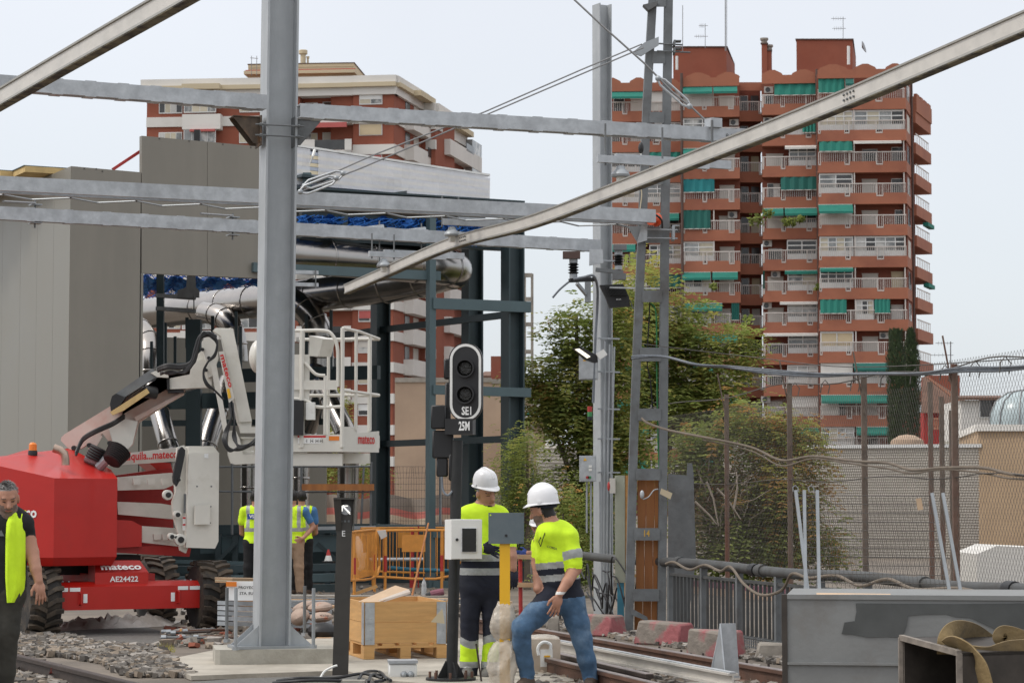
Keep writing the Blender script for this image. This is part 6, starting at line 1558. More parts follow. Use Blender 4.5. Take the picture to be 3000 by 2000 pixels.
# hanging cables along the fence
def cab(label, pts, r, m, Y0=None, name='cable'):
    P = spl([W(*p) for p in pts], 6); b = B(); b.tube(P, r, 7); return solo(name, label, 'cable', b, M[m], P[0])
M['cable_blue'] = mat('blue_grey_cable', (0.13, 0.145, 0.165), .5, 0, .2, 10); M['cable_tan'] = mat('dusty_cable', (0.16, 0.13, 0.10), .8, 0, .2, 10)
CP = [(1850, 1046, 27.0), (1880, 1043, 27), (1950, 1045, 27), (2040, 1068, 26.8), (2130, 1075, 27), (2250, 1088, 26.5), (2400, 1096, 25.4), (2560, 1094, 23.8), (2700, 1095, 22.4), (2820, 1082, 21.2), (2940, 1078, 20.4), (3080, 1066, 19.2)]
for i, (dy, r, lab) in enumerate(((0, .016, 'thickest grey cable of the bundle strung from the mast along the fence top'), (7, .013, 'middle grey cable of the bundle strung from the mast along the fence top'), (-6, .009, 'thinnest grey cable of the bundle strung from the mast along the fence top'))):
    cab(lab, [(x, y + dy * (.4 + .6 * math.sin(x * .011 + i)), Y - .05 * i) for x, y, Y in CP], r, 'cable_blue')
CT = [(1880, 1225, 27), (1900, 1240, 26.9), (1960, 1260, 26.6), (2060, 1280, 26), (2200, 1310, 25.8), (2290, 1348, 25.5), (2380, 1336, 25), (2500, 1350, 24.0), (2600, 1356, 23.2), (2670, 1376, 22.6), (2760, 1370, 21.7), (2880, 1370, 20.9), (2960, 1388, 20.2), (3080, 1400, 19.6)]
cab('dusty brown cable looping along the chain-link fence', CT, .014, 'cable_tan'); cab('pale cable hanging just below the dusty one on the chain-link fence', [(x, y + 10 + 6 * math.sin(x * .02), Y) for x, y, Y in CT[3:]], .009, 'cable_tan')
cab('thin wire running from the mast to the chain-link fence', [(1880, 1005, 27.2), (1920, 1012, 27.2), (2200, 1045, 27), (2500, 1075, 24.4), (3000, 1050, 20)], .005, 'wire')
cab('tan rope drooping over the pipe railing', [(1950, 1651, 26.6), (1975, 1646, 26.5), (2020, 1668, 26), (2065, 1654, 25.6), (2110, 1672, 25.1), (2140, 1660, 24.9), (2180, 1710, 24.4), (2230, 1742, 23.9), (2290, 1728, 23.2), (2320, 1680, 22.9), (2370, 1692, 22.4), (2450, 1685, 21.8), (2520, 1715, 21.2), (2600, 1695, 20.6), (2680, 1725, 20), (2800, 1722, 19.4), (2900, 1740, 18.8), (3050, 1760, 18)], .015, 'cable_tan', name='rope')
# pipe railing
def rpt(x, y=1660):
    a = W(1985, 1460, 26.9); c = W(3000, 1460, 18.7); d = c - a; r = ray(x, y); k = r.x / r.y; s = (k * a.y - a.x) / (d.x - k * d.y); return V((a.x + d.x * s, a.y + d.y * s, 0))
M['rail_grey'] = mat('grey_railing_paint', (0.075, 0.078, 0.078), .6, .1, .15, 5, c2=(0.05, 0.046, 0.04), c2scale=3)
t = thing('pipe_railing', 'low grey bar railing with a thick pipe on top along the right-hand track', 'railing', rpt(2300))
xs_ = list(range(1640, 3200, 40)); P = [rpt(x) + V((0, -.02, .83 + .012 * math.sin(x * .013))) for x in xs_]
b = B(); b.tube(P, .052, 12); part('pipe', b, M['rail_grey'], t)
for x in (1990, 2210, 2230, 2700, 2960):
    p = rpt(x) + V((0, -.02, .83 + .012 * math.sin(x * .013))); d = (rpt(x + 10) - rpt(x)).normalized(); b = B(); b.tube([p - d * .07, p + d * .07], .066, 12); part('pipe_collar', b, M['black'] if x in (2210, 2960) else M['rail_grey'], t)
a_, c_ = rpt(1960), rpt(3150); L_ = (c_ - a_).length; d_ = (c_ - a_).normalized()
b = B(); b.bar(a_ + V((0, 0, .70)), c_ + V((0, 0, .70)), .04, .03); part('top_bar', b, M['rail_grey'], t)
b = B(); b.bar(a_ + V((0, 0, .13)), c_ + V((0, 0, .13)), .04, .03); part('bottom_bar', b, M['rail_grey'], t)
nb = int(L_ / .125)
for i in range(nb):
    p = a_ + d_ * (i * .125 + .06); b = B()
    if i % 9 == 0: b.bar(p, p + V((0, 0, .8)), .07, .06, up=d_); part('railing_post', b, M['old_steel'], t)
    else: b.bar(p + V((0, 0, .14)), p + V((0, 0, .70)), .030, .02, up=d_); part('railing_bar', b, M['rail_grey'], t)
b = B(); b.prism([a_ + V((.1, .25, 0)), c_ + V((.1, .25, 0)), c_ + V((.1, .25, .14)), a_ + V((.1, .25, .14))], V((-.05, .1, 0)))
b2 = B(); n = 150
for i in range(n): 
    p = a_ + d_ * (L_ * i / n) + V((-.06, -.06, 0)); b2.bar(p, p + V((0, 0, .15)), .012)
for z in (.02, .05, .08, .11, .14): b2.bar(a_ + V((-.06, -.06, z)), c_ + V((-.06, -.06, z)), .008)
part('kick_mesh', b2, M['old_steel'], t)
# pale paved strip and pink border behind the railing
M['pinkpave'] = mat('pale_brick_wall', (0.42, 0.30, 0.22), .9, 0, .15, 5, .2, 20); M['magenta'] = mat('plum_coping', (0.20, 0.075, 0.10), .8, 0, .2, 4)
e1, e2 = W(1985, 1600, 40), W(2600, 1600, 33)
b = B(); b.prism([gnd(e1), gnd(e2), V((e2.x, e2.y, .12)), V((e1.x, e1.y, .12))], (0, .3, 0)); b.k = 1; b.prism([V((e1.x, e1.y - .02, .12)), V((e2.x, e2.y - .02, .12)), V((e2.x, e2.y - .02, .2)), V((e1.x, e1.y - .02, .2))], (0, .34, 0))
solo('low_wall', 'low pale brick wall with plum coping seen through the railing bars', 'wall', b, [M['pinkpave'], M['magenta']], gnd((e1 + e2) / 2, 0))
# welded wire panel leaning on the railing
t = thing('wire_panel', 'new galvanised welded wire panels stacked upright behind the dark steel tank', 'mesh panel', rpt(2550))
for (x0, y0, x1, y1) in ((2331, 1436, 2368, 1740), (2356, 1436, 2360, 1735), (2394, 1436, 2400, 1740), (2730, 1444, 2784, 1746), (2762, 1444, 2816, 1744)):
    b = B(); b.bar(W(x1, y1, 18.3), W(x0, y0, 18.5), .024, .03, up=V((0, 1, 0))); part('frame_post', b, M['galv'], t)
b = B()
for i in range(12):
    u = i / 11; b.tube([W(2333 + 35 * u, 1450 + 280 * u, 18.5), W(2738 + 46 * u, 1452 + 284 * u, 18.5)], .0032, 3)
for i in range(34):
    u = i / 33; b.tube([W(2336 + 398 * u, 1450, 18.5), W(2366 + 416 * u, 1738, 18.4)], .0016, 3)
part('wires', b, M['wire'], t)
b = B(); b.box(W(2694, 1476, 18.45), (.042, .004, .09), 0, 0, -.15); part('paper_tag', b, M['card'], t)
for x in (2330, 2376):
    b = B(); p = W(x, 1440, 18.5); b.tube([p + V((-.015, 0, 0)), p + V((-.02, 0, .035)), p + V((0, 0, .05)), p + V((.02, 0, .03)), p + V((.025, 0, .0))], .004, 5); part('hook', b, M['galv'], t)
# painted concrete blocks along the track
M['redstain'] = mat('red_stained_concrete', (0.23, 0.20, 0.17), .9, 0, .25, 7, .6, 20, c2=(0.33, 0.11, 0.115), c2scale=1.6, thr=(.47, .55))
for i, (x0, x1, yt, yb, lab) in enumerate(((1695, 1825, 1795, 1862, 'concrete block stained red beside the foot of the plain column'), (1862, 2030, 1818, 1888, 'long concrete block stained red in front of the railing'), (2020, 2170, 1842, 1925, 'red and grey concrete block behind the upright end plate'), (2215, 2330, 1880, 1932, 'grey unpainted concrete block next to the dark steel tank'), (1600, 1640, 1798, 1850, 'small grey concrete block behind the man in jeans'))):
    p = Wz((x0 + x1) / 2, yb, 0); w = (x1 - x0) * mpp(p.y); h = (yb - yt) * mpp(p.y); rr = random.Random(i)
    b = B(Matrix.Translation(p) @ Matrix.Rotation(R(-40) if i < 3 else 0, 4, 'Z'))
    s = .5 if i < 3 else .5
    q = [(-w * .55, -.12), (w * .5, -.14), (w * .55, .16), (-w * .5, .18)]
    lo = [V((x, y, 0)) for x, y in q]; hi = [V((x * rr.uniform(.80, .95), y * .8, h * rr.uniform(.86, 1.02))) for x, y in q]
    b.add(lo + hi, [(3, 2, 1, 0), (4, 5, 6, 7)] + [(j, (j + 1) % 4, 4 + (j + 1) % 4, 4 + j) for j in range(4)])
    o = solo('concrete_block', lab, 'concrete block', b, M['redstain'] if i in (0, 1, 2) else M['concrete_old'], p, 'concrete blocks beside the track')
    o.modifiers.new('bv', 'BEVEL').width = .02
# ================================================================== people: one continuous skin per body
def surface_nets(D, h, org):
    nx, ny, nz = D.shape; ins = D < 0
    c = lambda i, j, k: D[i:nx - 1 + i, j:ny - 1 + j, k:nz - 1 + k]
    s = np.zeros((nx - 1, ny - 1, nz - 1), int)
    for i in (0, 1):
        for j in (0, 1):
            for k in (0, 1): s += (c(i, j, k) < 0)
    mix = (s > 0) & (s < 8); idx = -np.ones(mix.shape, int); ii = np.argwhere(mix); idx[mix] = np.arange(len(ii))
    acc = np.zeros((len(ii), 3)); cnt = np.zeros(len(ii))
    cor = [(i, j, k) for i in (0, 1) for j in (0, 1) for k in (0, 1)]
    for a in cor:
        for ax in range(3):
            if a[ax]: continue
            b_ = list(a); b_[ax] = 1
            da = D[ii[:, 0] + a[0], ii[:, 1] + a[1], ii[:, 2] + a[2]]; db = D[ii[:, 0] + b_[0], ii[:, 1] + b_[1], ii[:, 2] + b_[2]]
            m = (da < 0) != (db < 0); t_ = np.where(m, da / np.where(da == db, 1, da - db), 0)
            p = np.array(a, float)[None, :].repeat(len(ii), 0); p[:, ax] += t_
            acc[m] += p[m]; cnt[m] += 1
    V_ = (ii + acc / cnt[:, None]) * h + org
    F_ = []
    for ax in range(3):
        u, v = (ax + 1) % 3, (ax + 2) % 3
        sl0 = [slice(None)] * 3; sl1 = [slice(None)] * 3; sl0[ax] = slice(0, -1); sl1[ax] = slice(1, None)
        ch = ins[tuple(sl0)] != ins[tuple(sl1)]; e = np.argwhere(ch)
        ok = (e[:, u] > 0) & (e[:, v] > 0) & (e[:, u] < D.shape[u] - 1) & (e[:, v] < D.shape[v] - 1); e = e[ok]
        if not len(e): continue
        first = ins[e[:, 0], e[:, 1], e[:, 2]]
        q = []
        for du, dv in ((-1, -1), (0, -1), (0, 0), (-1, 0)):
            w = e.copy(); w[:, u] += du; w[:, v] += dv; q.append(idx[w[:, 0], w[:, 1], w[:, 2]])
        q = np.stack(q, 1); q[~first] = q[~first][:, ::-1]; F_.append(q)
    return V_, np.concatenate(F_)
def d_cap(P, a, b, ra, rb_, fl=1.0):
    a = np.array(a, float); b = np.array(b, float); q = P.copy(); 
    if fl != 1.0:
        q[..., 1] = (q[..., 1] - a[1]) / fl + a[1]; b = b.copy(); b[1] = (b[1] - a[1]) / fl + a[1]
    ba = b - a; pa = q - a; L = max(ba.dot(ba), 1e-9); t_ = np.clip(pa @ ba / L, 0, 1)
    d = np.linalg.norm(pa - t_[..., None] * ba, axis=-1) - (ra + (rb_ - ra) * t_)
    return d * min(1.0, fl) if fl != 1 else d
def d_ell(P, c, r, rot=None):
    q = P - np.array(c, float)
    if rot is not None: q = q @ np.array(rot)
    r = np.array(r, float); k0 = np.linalg.norm(q / r, axis=-1); k1 = np.linalg.norm(q / (r * r), axis=-1)
    return k0 * (k0 - 1) / np.maximum(k1, 1e-6)
class Person:
    def __init__(s, label, loc, mats, group=None):
        s.label, s.loc, s.mats, s.group = label, V(loc), mats, group; s.pr = []; s.paint = []
    def cap(s, a, b, ra, rb_, m, k=.02, fl=1.0): s.pr.append(('c', (a, b, ra, rb_, fl), m, k)); return s
    def chain(s, pts, m, k=.02, fl=1.0):
        for i in range(len(pts) - 1): s.cap(pts[i][:3], pts[i + 1][:3], pts[i][3], pts[i + 1][3], m, k, fl)
        return s
    def ell(s, c, r, m, k=.02, rot=None): s.pr.append(('e', (c, r, rot), m, k)); return s
    def ev(s, pr, P): return d_cap(P, *pr[1]) if pr[0] == 'c' else d_ell(P, *pr[1])
    def build(s, h=.0065, wrinkle=.006, seed=0):
        lo = []; hi = []
        for t_, a, m, k in s.pr:
            if t_ == 'c': pts = np.array([a[0], a[1]]); r = max(a[2], a[3])
            else: pts = np.array([a[0]]); r = max(a[1])
            lo.append(pts.min(0) - r - .03); hi.append(pts.max(0) + r + .03)
        L, H = np.min(lo, 0) - .02, np.max(hi, 0) + .02; n = np.ceil((H - L) / h).astype(int) + 1
        D = np.full(n, 1.0, np.float64)
        for (pr, l, u) in zip(s.pr, lo, hi):
            i0 = np.maximum(((l - .03 - L) / h).astype(int), 0); i1 = np.minimum(((u + .03 - L) / h).astype(int) + 1, n)
            g = np.stack(np.meshgrid(*[L[q] + np.arange(i0[q], i1[q]) * h for q in range(3)], indexing='ij'), -1)
            d = s.ev(pr, g); sl = tuple(slice(i0[q], i1[q]) for q in range(3)); k = pr[3]; o = D[sl]
            w = np.maximum(k - np.abs(o - d), 0) / k; D[sl] = np.minimum(o, d) - w * w * k * .25
        Vt, Fq = surface_nets(D, h, L)
        C = Vt[Fq].mean(1); best = np.full(len(C), 9.0); tg = np.zeros(len(C), int)
        for pr in s.pr:
            d = s.ev(pr, C); m = d < best; best[m] = d[m]; tg[m] = pr[2]
        base = tg.copy()
        for fn, m in s.paint:
            mk = fn(C, base); tg[mk] = m
        cloth = set(getattr(s, 'cloth', ()))
        vt = np.zeros(len(Vt), int); vt[Fq.ravel()] = np.repeat(base, 4)
        out = [V(p) for p in Vt]
        if cloth and wrinkle:
            a = Vt[Fq[:, 1]] - Vt[Fq[:, 0]]; b_ = Vt[Fq[:, 3]] - Vt[Fq[:, 0]]; fn_ = np.cross(a, b_); N = np.zeros_like(Vt)
            for j in range(4): np.add.at(N, Fq[:, j], fn_)
            N /= np.maximum(np.linalg.norm(N, axis=1), 1e-9)[:, None]
            for i in range(len(out)):
                if vt[i] in cloth:
                    p = Vt[i]; w = mnoise.noise(V((p[0] * 5 + seed, p[1] * 5, p[2] * 11 + 3 * p[0]))) + .5 * mnoise.noise(V((p[0] * 14, p[1] * 14 + seed, p[2] * 24 + 10 * p[0]))); out[i] = out[i] + V(N[i]) * (wrinkle * w)
        me = bpy.data.meshes.new('person'); me.from_pydata([tuple(p) for p in out], [], Fq.tolist())
        for m in s.mats: me.materials.append(M[m])
        me.polygons.foreach_set('material_index', tg.tolist()); me.polygons.foreach_set('use_smooth', [True] * len(Fq)); me.update()
        # the body is the thing; helmet, hair etc. are its children
        t = thing('person', s.label, 'person', s.loc, s.group); o = bpy.data.objects.new('body', me); col.objects.link(o); o.parent = t; s.t = t
        return t
def hand(P, w, d, side, m, sc_=1.0, curl=.35, spread=.12, n=None, thumb=1):
    """wrist, direction, sideways unit (towards the thumb), palm normal n"""
    w, d, side = V(w), V(d).normalized(), V(side); side = (side - d * side.dot(d)).normalized(); n = d.cross(side) if n is None else V(n)
    k = sc_; pc = w + d * .045 * k
    P.ell(pc, (.043 * k, .020 * k, .052 * k), m, .012, [list(r) for r in Matrix((side, n, d)).transposed()])
    for i, (o, L) in enumerate(((.030, .072), (.011, .080), (-.009, .075), (-.028, .060))):
        a = w + d * .085 * k + side * o * k; d1 = (d + side * spread * (1.5 - i) * .5 + n * curl * .6).normalized(); b_ = a + d1 * L * .5 * k; d2_ = (d1 + n * curl).normalized(); c = b_ + d2_ * L * .5 * k
        P.cap(a, b_, .0095 * k, .009 * k, m, .005); P.cap(b_, c, .009 * k, .0075 * k, m, .004)
    a = w + d * .025 * k + side * .035 * k; b_ = a + (d * .7 + side * .75 * thumb + n * .2).normalized() * .042 * k; c = b_ + (d * 1.0 + side * .25 * thumb + n * .2).normalized() * .032 * k
    P.cap(a, b_, .012 * k, .0105 * k, m, .006); P.cap(b_, c, .0105 * k, .0085 * k, m, .005)
def head(P, c, f, u, m, s=1.0, nose=True, mh=None, mb=None, me_=None, ml=None, neck=None):
    """c centre of skull, f facing, u up. Adds skull, jaw, nose, ears; paints brow, eyes, mouth, beard, hair."""
    c, f, u = V(c), V(f).normalized(), V(u); u = (u - f * u.dot(f)).normalized(); r = f.cross(u)
    A = [list(x) for x in Matrix((r, f, u)).transposed()]
    P.ell(c + u * .03 * s, (.076 * s, .095 * s, .092 * s), m, .02, A); P.ell(c + f * .018 * s - u * .045 * s, (.062 * s, .078 * s, .078 * s), m, .025, A)
    P.ell(c + f * .055 * s - u * .105 * s, (.034 * s, .030 * s, .026 * s), m, .025, A)
    if nose:
        P.cap(c + f * .090 * s + u * .005 * s, c + f * .112 * s - u * .035 * s, .011 * s, .0155 * s, m, .012)
    P.cap(c + f * .083 * s + u * .024 * s - r * .03 * s, c + f * .083 * s + u * .024 * s + r * .03 * s, .014 * s, .014 * s, m, .014)
    P.cap(c + f * .082 * s - u * .068 * s - r * .018 * s, c + f * .082 * s - u * .068 * s + r * .018 * s, .011 * s, .011 * s, m, .01)
    for q in (-1, 1): P.ell(c + r * q * .078 * s - f * .008 * s - u * .012 * s, (.012 * s, .022 * s, .034 * s), m, .008, A)
    c_, f_, u_, r_ = (np.array(x) for x in (c, f, u, r))
    def loc(C): q = C - c_; return q @ r_, q @ f_, q @ u_
    def inside(fn):
        def g(C, b):
            x, y, z = loc(C); return (np.abs(x) < .13 * s) & (np.abs(y) < .16 * s) & (np.abs(z) < .18 * s) & (b == m) & fn(x / s, y / s, z / s)
        return g
    if mb is not None: P.paint.append((inside(lambda x, y, z: (y > .0) & (z < -.030 - .25 * np.maximum(.05 - y, 0)) & (z > -.15) & (np.abs(x) < .075) & ~((np.abs(x) < .03) & (z > -.045))), mb))
    if me_ is not None:
        for q in (-1, 1): P.paint.append((inside(lambda x, y, z, q=q: (y > .05) & (np.abs(x - q * .032) < .012) & (np.abs(z + .002) < .005)), me_)); P.paint.append((inside(lambda x, y, z, q=q: (y > .05) & (np.abs(x - q * .033) < .018) & (np.abs(z - .022) < .0045)), mb if mb is not None else me_))
    if ml is not None: P.paint.append((inside(lambda x, y, z: (y > .06) & (np.abs(x) < .024) & (np.abs(z + .068) < .0065)), ml))
    if mh is not None: P.paint.append((inside(lambda x, y, z: (z > .055 + .25 * (y + .02)) | ((y < -.015) & (z > -.07)) | ((y < .01) & (z > .02))), mh))
def helmet(t, c, f, u, s=1.0, label=None):
    c, f, u = V(c), V(f).normalized(), V(u); u = (u - f * u.dot(f)).normalized(); r = f.cross(u); A = Matrix((r, f, u)).transposed()
    b = B(); n = 28; vs = []; lev = [(1.0, 0.0), (1.0, .022), (.985, .045), (.95, .075), (.87, .105), (.72, .132), (.5, .150), (.25, .158), (.02, .160)]
    for k, z in lev:
        for j in range(n):
            a = 2 * math.pi * j / n; vs.append(c + A @ V((math.cos(a) * .113 * k * s, math.sin(a) * .135 * k * s, z * s)))
    fs = [(i * n + j, i * n + (j + 1) % n, (i + 1) * n + (j + 1) % n, (i + 1) * n + j) for i in range(len(lev) - 1) for j in range(n)]
    b.add(vs, fs); sh = part('helmet', b, M['helmet'], t)
    b = B(); vs = []
    for rr_, z in ((.99, .004), (1.07, -.004), (1.07, -.010), (.97, -.006)):
        for j in range(n):
            a = 2 * math.pi * j / n; fw = max(0, math.sin(a)); k = rr_ + (rr_ > 1) * .27 * fw ** 2.5; vs.append(c + A @ V((math.cos(a) * .113 * (rr_ + (rr_ > 1) * .03) * s, math.sin(a) * .135 * k * s, (z - (rr_ > 1) * .022 * fw ** 2) * s)))
    fs = [(i * n + j, i * n + (j + 1) % n, (i + 1) * n + (j + 1) % n, (i + 1) * n + j) for i in range(3) for j in range(n)]
    b.add(vs, fs); part('brim', b, M['helmet'], sh)
    b = B()
    for o in (-.022, 0, .022):
        b.tube([c + A @ V((o * s, math.cos(a) * .136 * s, (.02 + math.sin(a) * (.146 if o == 0 else .138)) * s)) for a in [math.pi * (.14 + .72 * i / 12) for i in range(13)]], .012 * s if o == 0 else .008 * s, 8)
    part('ridge', b, M['helmet'], sh)
    b = B()
    for q in (-1, 1): b.box(c + A @ V((q * .112 * s, .0, .014 * s)), (.02 * s, .032 * s, .022 * s), math.atan2(f.x * -1, f.y))
    part('slot_cap', b, M['helmet'], sh)
    b = B(); n2 = 20; vs = []
    for z in (.0, -.028):
        for j in range(n2):
            a = 2 * math.pi * j / n2; vs.append(c + A @ V((math.cos(a) * .098 * s, math.sin(a) * .118 * s, z * s - (.012 if math.sin(a) < 0 else 0) * s)))
    b.add(vs, [(j, (j + 1) % n2, n2 + (j + 1) % n2, n2 + j) for j in range(n2)]); part('headband', b, M['navy'], sh)

def mk(x0, Y):
    k = mpp(Y)
    return lambda x, y, dy=0.0: ((x - x0) * k, dy, EYE + (HZ - y) * k)
# ---- worker in the middle, behind the signal mast
Y1 = 20.55; J = mk(1415, Y1); loc = V((W(1415, 1460, Y1).x, Y1, 0))
MT = ['skin', 'hivis', 'navy', 'reflect', 'boot_grey', 'glove', 'eye', 'beard', 'lips', 'black_cloth', 'hair_grey']
p = Person('helmeted man in a long hi-vis shirt standing between signal mast and yellow post', loc, MT); p.cloth = (1, 2)
p.chain([(*J(1417, 1530), .165), (*J(1416, 1600), .172), (*J(1414, 1670), .178), (*J(1412, 1720), .170)], 1, .04, .66)
p.cap(J(1372, 1505, .0), J(1462, 1507, .0), .078, .078, 1, .06); p.cap(J(1404, 1500, .02), J(1430, 1500, .0), .072, .07, 1, .05)
p.chain([(*J(1412, 1490, .02), .062), (*J(1420, 1450, -.01), .058)], 0, .02)
# arms
p.chain([(*J(1364, 1512, .0), .072), (*J(1350, 1575, -.03), .066), (*J(1352, 1618, -.06), .060)], 1, .03)
p.chain([(*J(1352, 1618, -.06), .060), (*J(1385, 1612, -.20), .050), (*J(1408, 1602, -.26), .042)], 1, .02)
p.chain([(*J(1468, 1513), .072), (*J(1489, 1568, .0), .062), (*J(1494, 1596, -.02), .056)], 1, .03)
p.chain([(*J(1494, 1596, -.02), .050), (*J(1500, 1630, -.06), .043), (*J(1503, 1662, -.08), .034)], 0, .015)
hand(p, J(1414, 1598, -.27), (.95, -.1, -.32), (.2, -.2, .9), 5, 1.12, .25, .2, thumb=1.1)
hand(p, J(1502, 1665, -.08), (.05, -.1, -1), (-1, -.3, 0), 5, 1.1, .7, .1)
# legs
p.chain([(*J(1386, 1725), .105), (*J(1377, 1805, -.02), .082), (*J(1376, 1870, -.02), .078), (*J(1375, 1940, .0), .080), (*J(1375, 1968, .0), .074)], 2, .012)
p.chain([(*J(1440, 1725), .105), (*J(1441, 1805, -.02), .080), (*J(1440, 1870, -.02), .072), (*J(1435, 1940, .0), .072), (*J(1434, 1966, .0), .068)], 2, .012)
p.cap(J(1388, 1712), J(1438, 1712), .12, .12, 2, .05, .85)
for x in (1373, 1430): p.cap((J(x, 1978)[0], .03, .075), (J(x - 3, 1985)[0], -.15, .055), .055, .048, 4, .02)
hc = J(1423, 1441, -.03); hf = V((.62, -.80, -.30)); hu = V((-.08, -.22, 1))
head(p, hc, hf, hu, 0, 1.0, mh=10, mb=None, me_=6, ml=8)
zz = lambda y: EYE + (HZ - y) * mpp(Y1)
p.paint += [(lambda C, b: (b == 1) & (C[:, 2] < zz(1640)) & (np.abs(C[:, 0]) < .26) & (C[:, 0] > -.20) & (C[:, 0] < .215), 2),
            (lambda C, b: (b == 1) & (C[:, 2] < zz(1622)) & (C[:, 2] > zz(1642)) & (C[:, 0] > -.2) & (C[:, 0] < .215) & (C[:, 1] > -.17), 3),
            (lambda C, b: (b == 1) & (C[:, 2] < zz(1661)) & (C[:, 2] > zz(1681)) & (C[:, 0] > -.2) & (C[:, 0] < .215), 3),
            (lambda C, b: (b == 2) & (C[:, 2] < zz(1880) + .04 * np.sin(C[:, 0] * 18)) & (C[:, 2] > zz(1932)), 1),
            (lambda C, b: (b == 2) & (C[:, 2] < zz(1862) + .03 * np.sin(C[:, 0] * 18)) & (C[:, 2] > zz(1884) + .03 * np.sin(C[:, 0] * 18)), 3),
            (lambda C, b: (b == 2) & (C[:, 2] < zz(1931)) & (C[:, 2] > zz(1950)), 3),
            (lambda C, b: (b == 0) & (C[:, 2] < zz(1478) - .12 * (C[:, 0])) & (C[:, 2] > zz(1498)), 9)]
p.build(seed=1)
helmet(p.t, loc + V(hc) + V((-.004, .012, .058)), V((.60, -.80, -.16)), V((-.03, -.14, 1)), .90)
# ---- worker in jeans on the right
Y2_ = 19.4; J = mk(1625, Y2_); loc = V((W(1625, 1460, Y2_).x, Y2_, 0))
MT = ['skin', 'hivis', 'navy', 'reflect', 'boot', 'jeans', 'eye', 'beard', 'lips', 'white', 'hair_dark']
p = Person('man in a white helmet, hi-vis T-shirt and blue jeans stepping towards the yellow post', loc, MT); p.cloth = (1, 2, 5)
p.chain([(*J(1625, 1580, .0), .150), (*J(1630, 1640, .01), .158), (*J(1638, 1700, .03), .160), (*J(1643, 1735, .04), .155)], 1, .04, .74)
p.cap(J(1608, 1565, -.04), J(1658, 1572, .04), .095, .095, 1, .06); p.cap(J(1612, 1553, .0), J(1640, 1556, .03), .075, .08, 1, .05)
p.chain([(*J(1620, 1550, .01), .066), (*J(1604, 1505, .0), .062)], 0, .02)
p.chain([(*J(1664, 1572, -.03), .085), (*J(1676, 1620, -.05), .074), (*J(1681, 1648, -.06), .070)], 1, .025)
p.chain([(*J(1678, 1640, -.06), .052), (*J(1684, 1664, -.06), .050)], 0, .02)
p.chain([(*J(1684, 1664, -.06), .050), (*J(1660, 1700, -.16), .043), (*J(1637, 1734, -.21), .031)], 0, .015)
hand(p, J(1635, 1738, -.215), (-.25, -.1, -1), (-.9, -.45, .15), 0, 1.08, .30, .25, thumb=.6)
p.chain([(*J(1590, 1585, .10), .07), (*J(1578, 1650, .10), .055), (*J(1578, 1690, .02), .045), (*J(1574, 1722, -.05), .034)], 0, .02)
p.cap(J(1592, 1585, .10), J(1584, 1625, .10), .075, .068, 1, .03)
# legs
p.cap(J(1620, 1752, .02), J(1668, 1752, .05), .112, .112, 5, .05)
p.chain([(*J(1612, 1755, .0), .112), (*J(1568, 1795, -.10), .098), (*J(1530, 1830, -.17), .082), (*J(1528, 1870, -.13), .074), (*J(1538, 1930, -.06), .066), (*J(1544, 1966, -.03), .062)], 5, .03)
p.chain([(*J(1672, 1755, .04), .112), (*J(1690, 1820, .03), .096), (*J(1703, 1868, .02), .078), (*J(1718, 1930, .05), .070), (*J(1729, 1978, .08), .064)], 5, .03)
p.cap((J(1548, 1975)[0], -.01, .075), (J(1527, 1990)[0], -.12, .055), .056, .048, 4, .02); p.cap((J(1734, 1990)[0], .10, .07), (J(1722, 1998)[0], -.06, .05), .055, .046, 4, .02)
hc = J(1590, 1493, .0); hf = V((-.88, .32, -.26)); hu = V((-.22, .02, 1))
head(p, hc, hf, hu, 0, 1.0, mh=10, mb=7, me_=6, ml=8)
z2 = lambda y: EYE + (HZ - y) * mpp(Y2_)
tl = lambda C: C[:, 2] - .10 * C[:, 0]
tor = lambda C: (C[:, 0] < .158) & (C[:, 0] > -.22)
sl0, sl1 = np.array(J(1664, 1572, -.03)), np.array(J(1681, 1648, -.06))
def slt(C): a = sl1 - sl0; return ((C - sl0) @ a) / a.dot(a)
def nearsl(C): t_ = np.clip(slt(C), 0, 1.1); return np.linalg.norm(C - (sl0 + t_[:, None] * (sl1 - sl0)), axis=1) < .098
p.paint += [(lambda C, b: (b == 1) & ~nearsl(C) & (tl(C) < z2(1662)), 2), (lambda C, b: (b == 1) & ~nearsl(C) & (tl(C) < z2(1643)) & (tl(C) > z2(1662)), 3),
            (lambda C, b: (b == 1) & (tl(C) < z2(1662)), 2),
            (lambda C, b: (b == 1) & (tl(C) < z2(1680)) & (tl(C) > z2(1699)), 3), (lambda C, b: (b == 1) & nearsl(C) & (slt(C) > .52) & (slt(C) < .84), 3), (lambda C, b: (b == 1) & nearsl(C) & (slt(C) >= .84), 1),
            (lambda C, b: (b == 5) & (tl(C) > z2(1752)), 2),
            (lambda C, b: (b == 0) & (np.abs(C[:, 2] - z2(1731)) < .010) & (C[:, 1] < -.15), 9)]
p.build(seed=5)
helmet(p.t, loc + V(hc) + V((.004, .0, .054)), V((-.90, .30, -.06)), V((-.14, .0, 1)), .96)
b = B(); c_ = loc + V(J(1600, 1600, -.145)); b.text('COMSA', c_, V((1, .12, -.28)), V((.2, 0, 1)), .085, .018, depth=.022, bold=.02); part('shirt_logo', b, M['black_text'], p.t)
b = B(); q0 = J(1602, 1545, -.09); b.tube([loc + V(J(1602, 1542, -.10)), loc + V(J(1590, 1575, -.155)), loc + V(J(1583, 1598, -.15)), loc + V(J(1578, 1585, -.13)), loc + V(J(1592, 1552, -.07))], .004, 5); part('lanyard', b, M['black_cloth'], p.t)
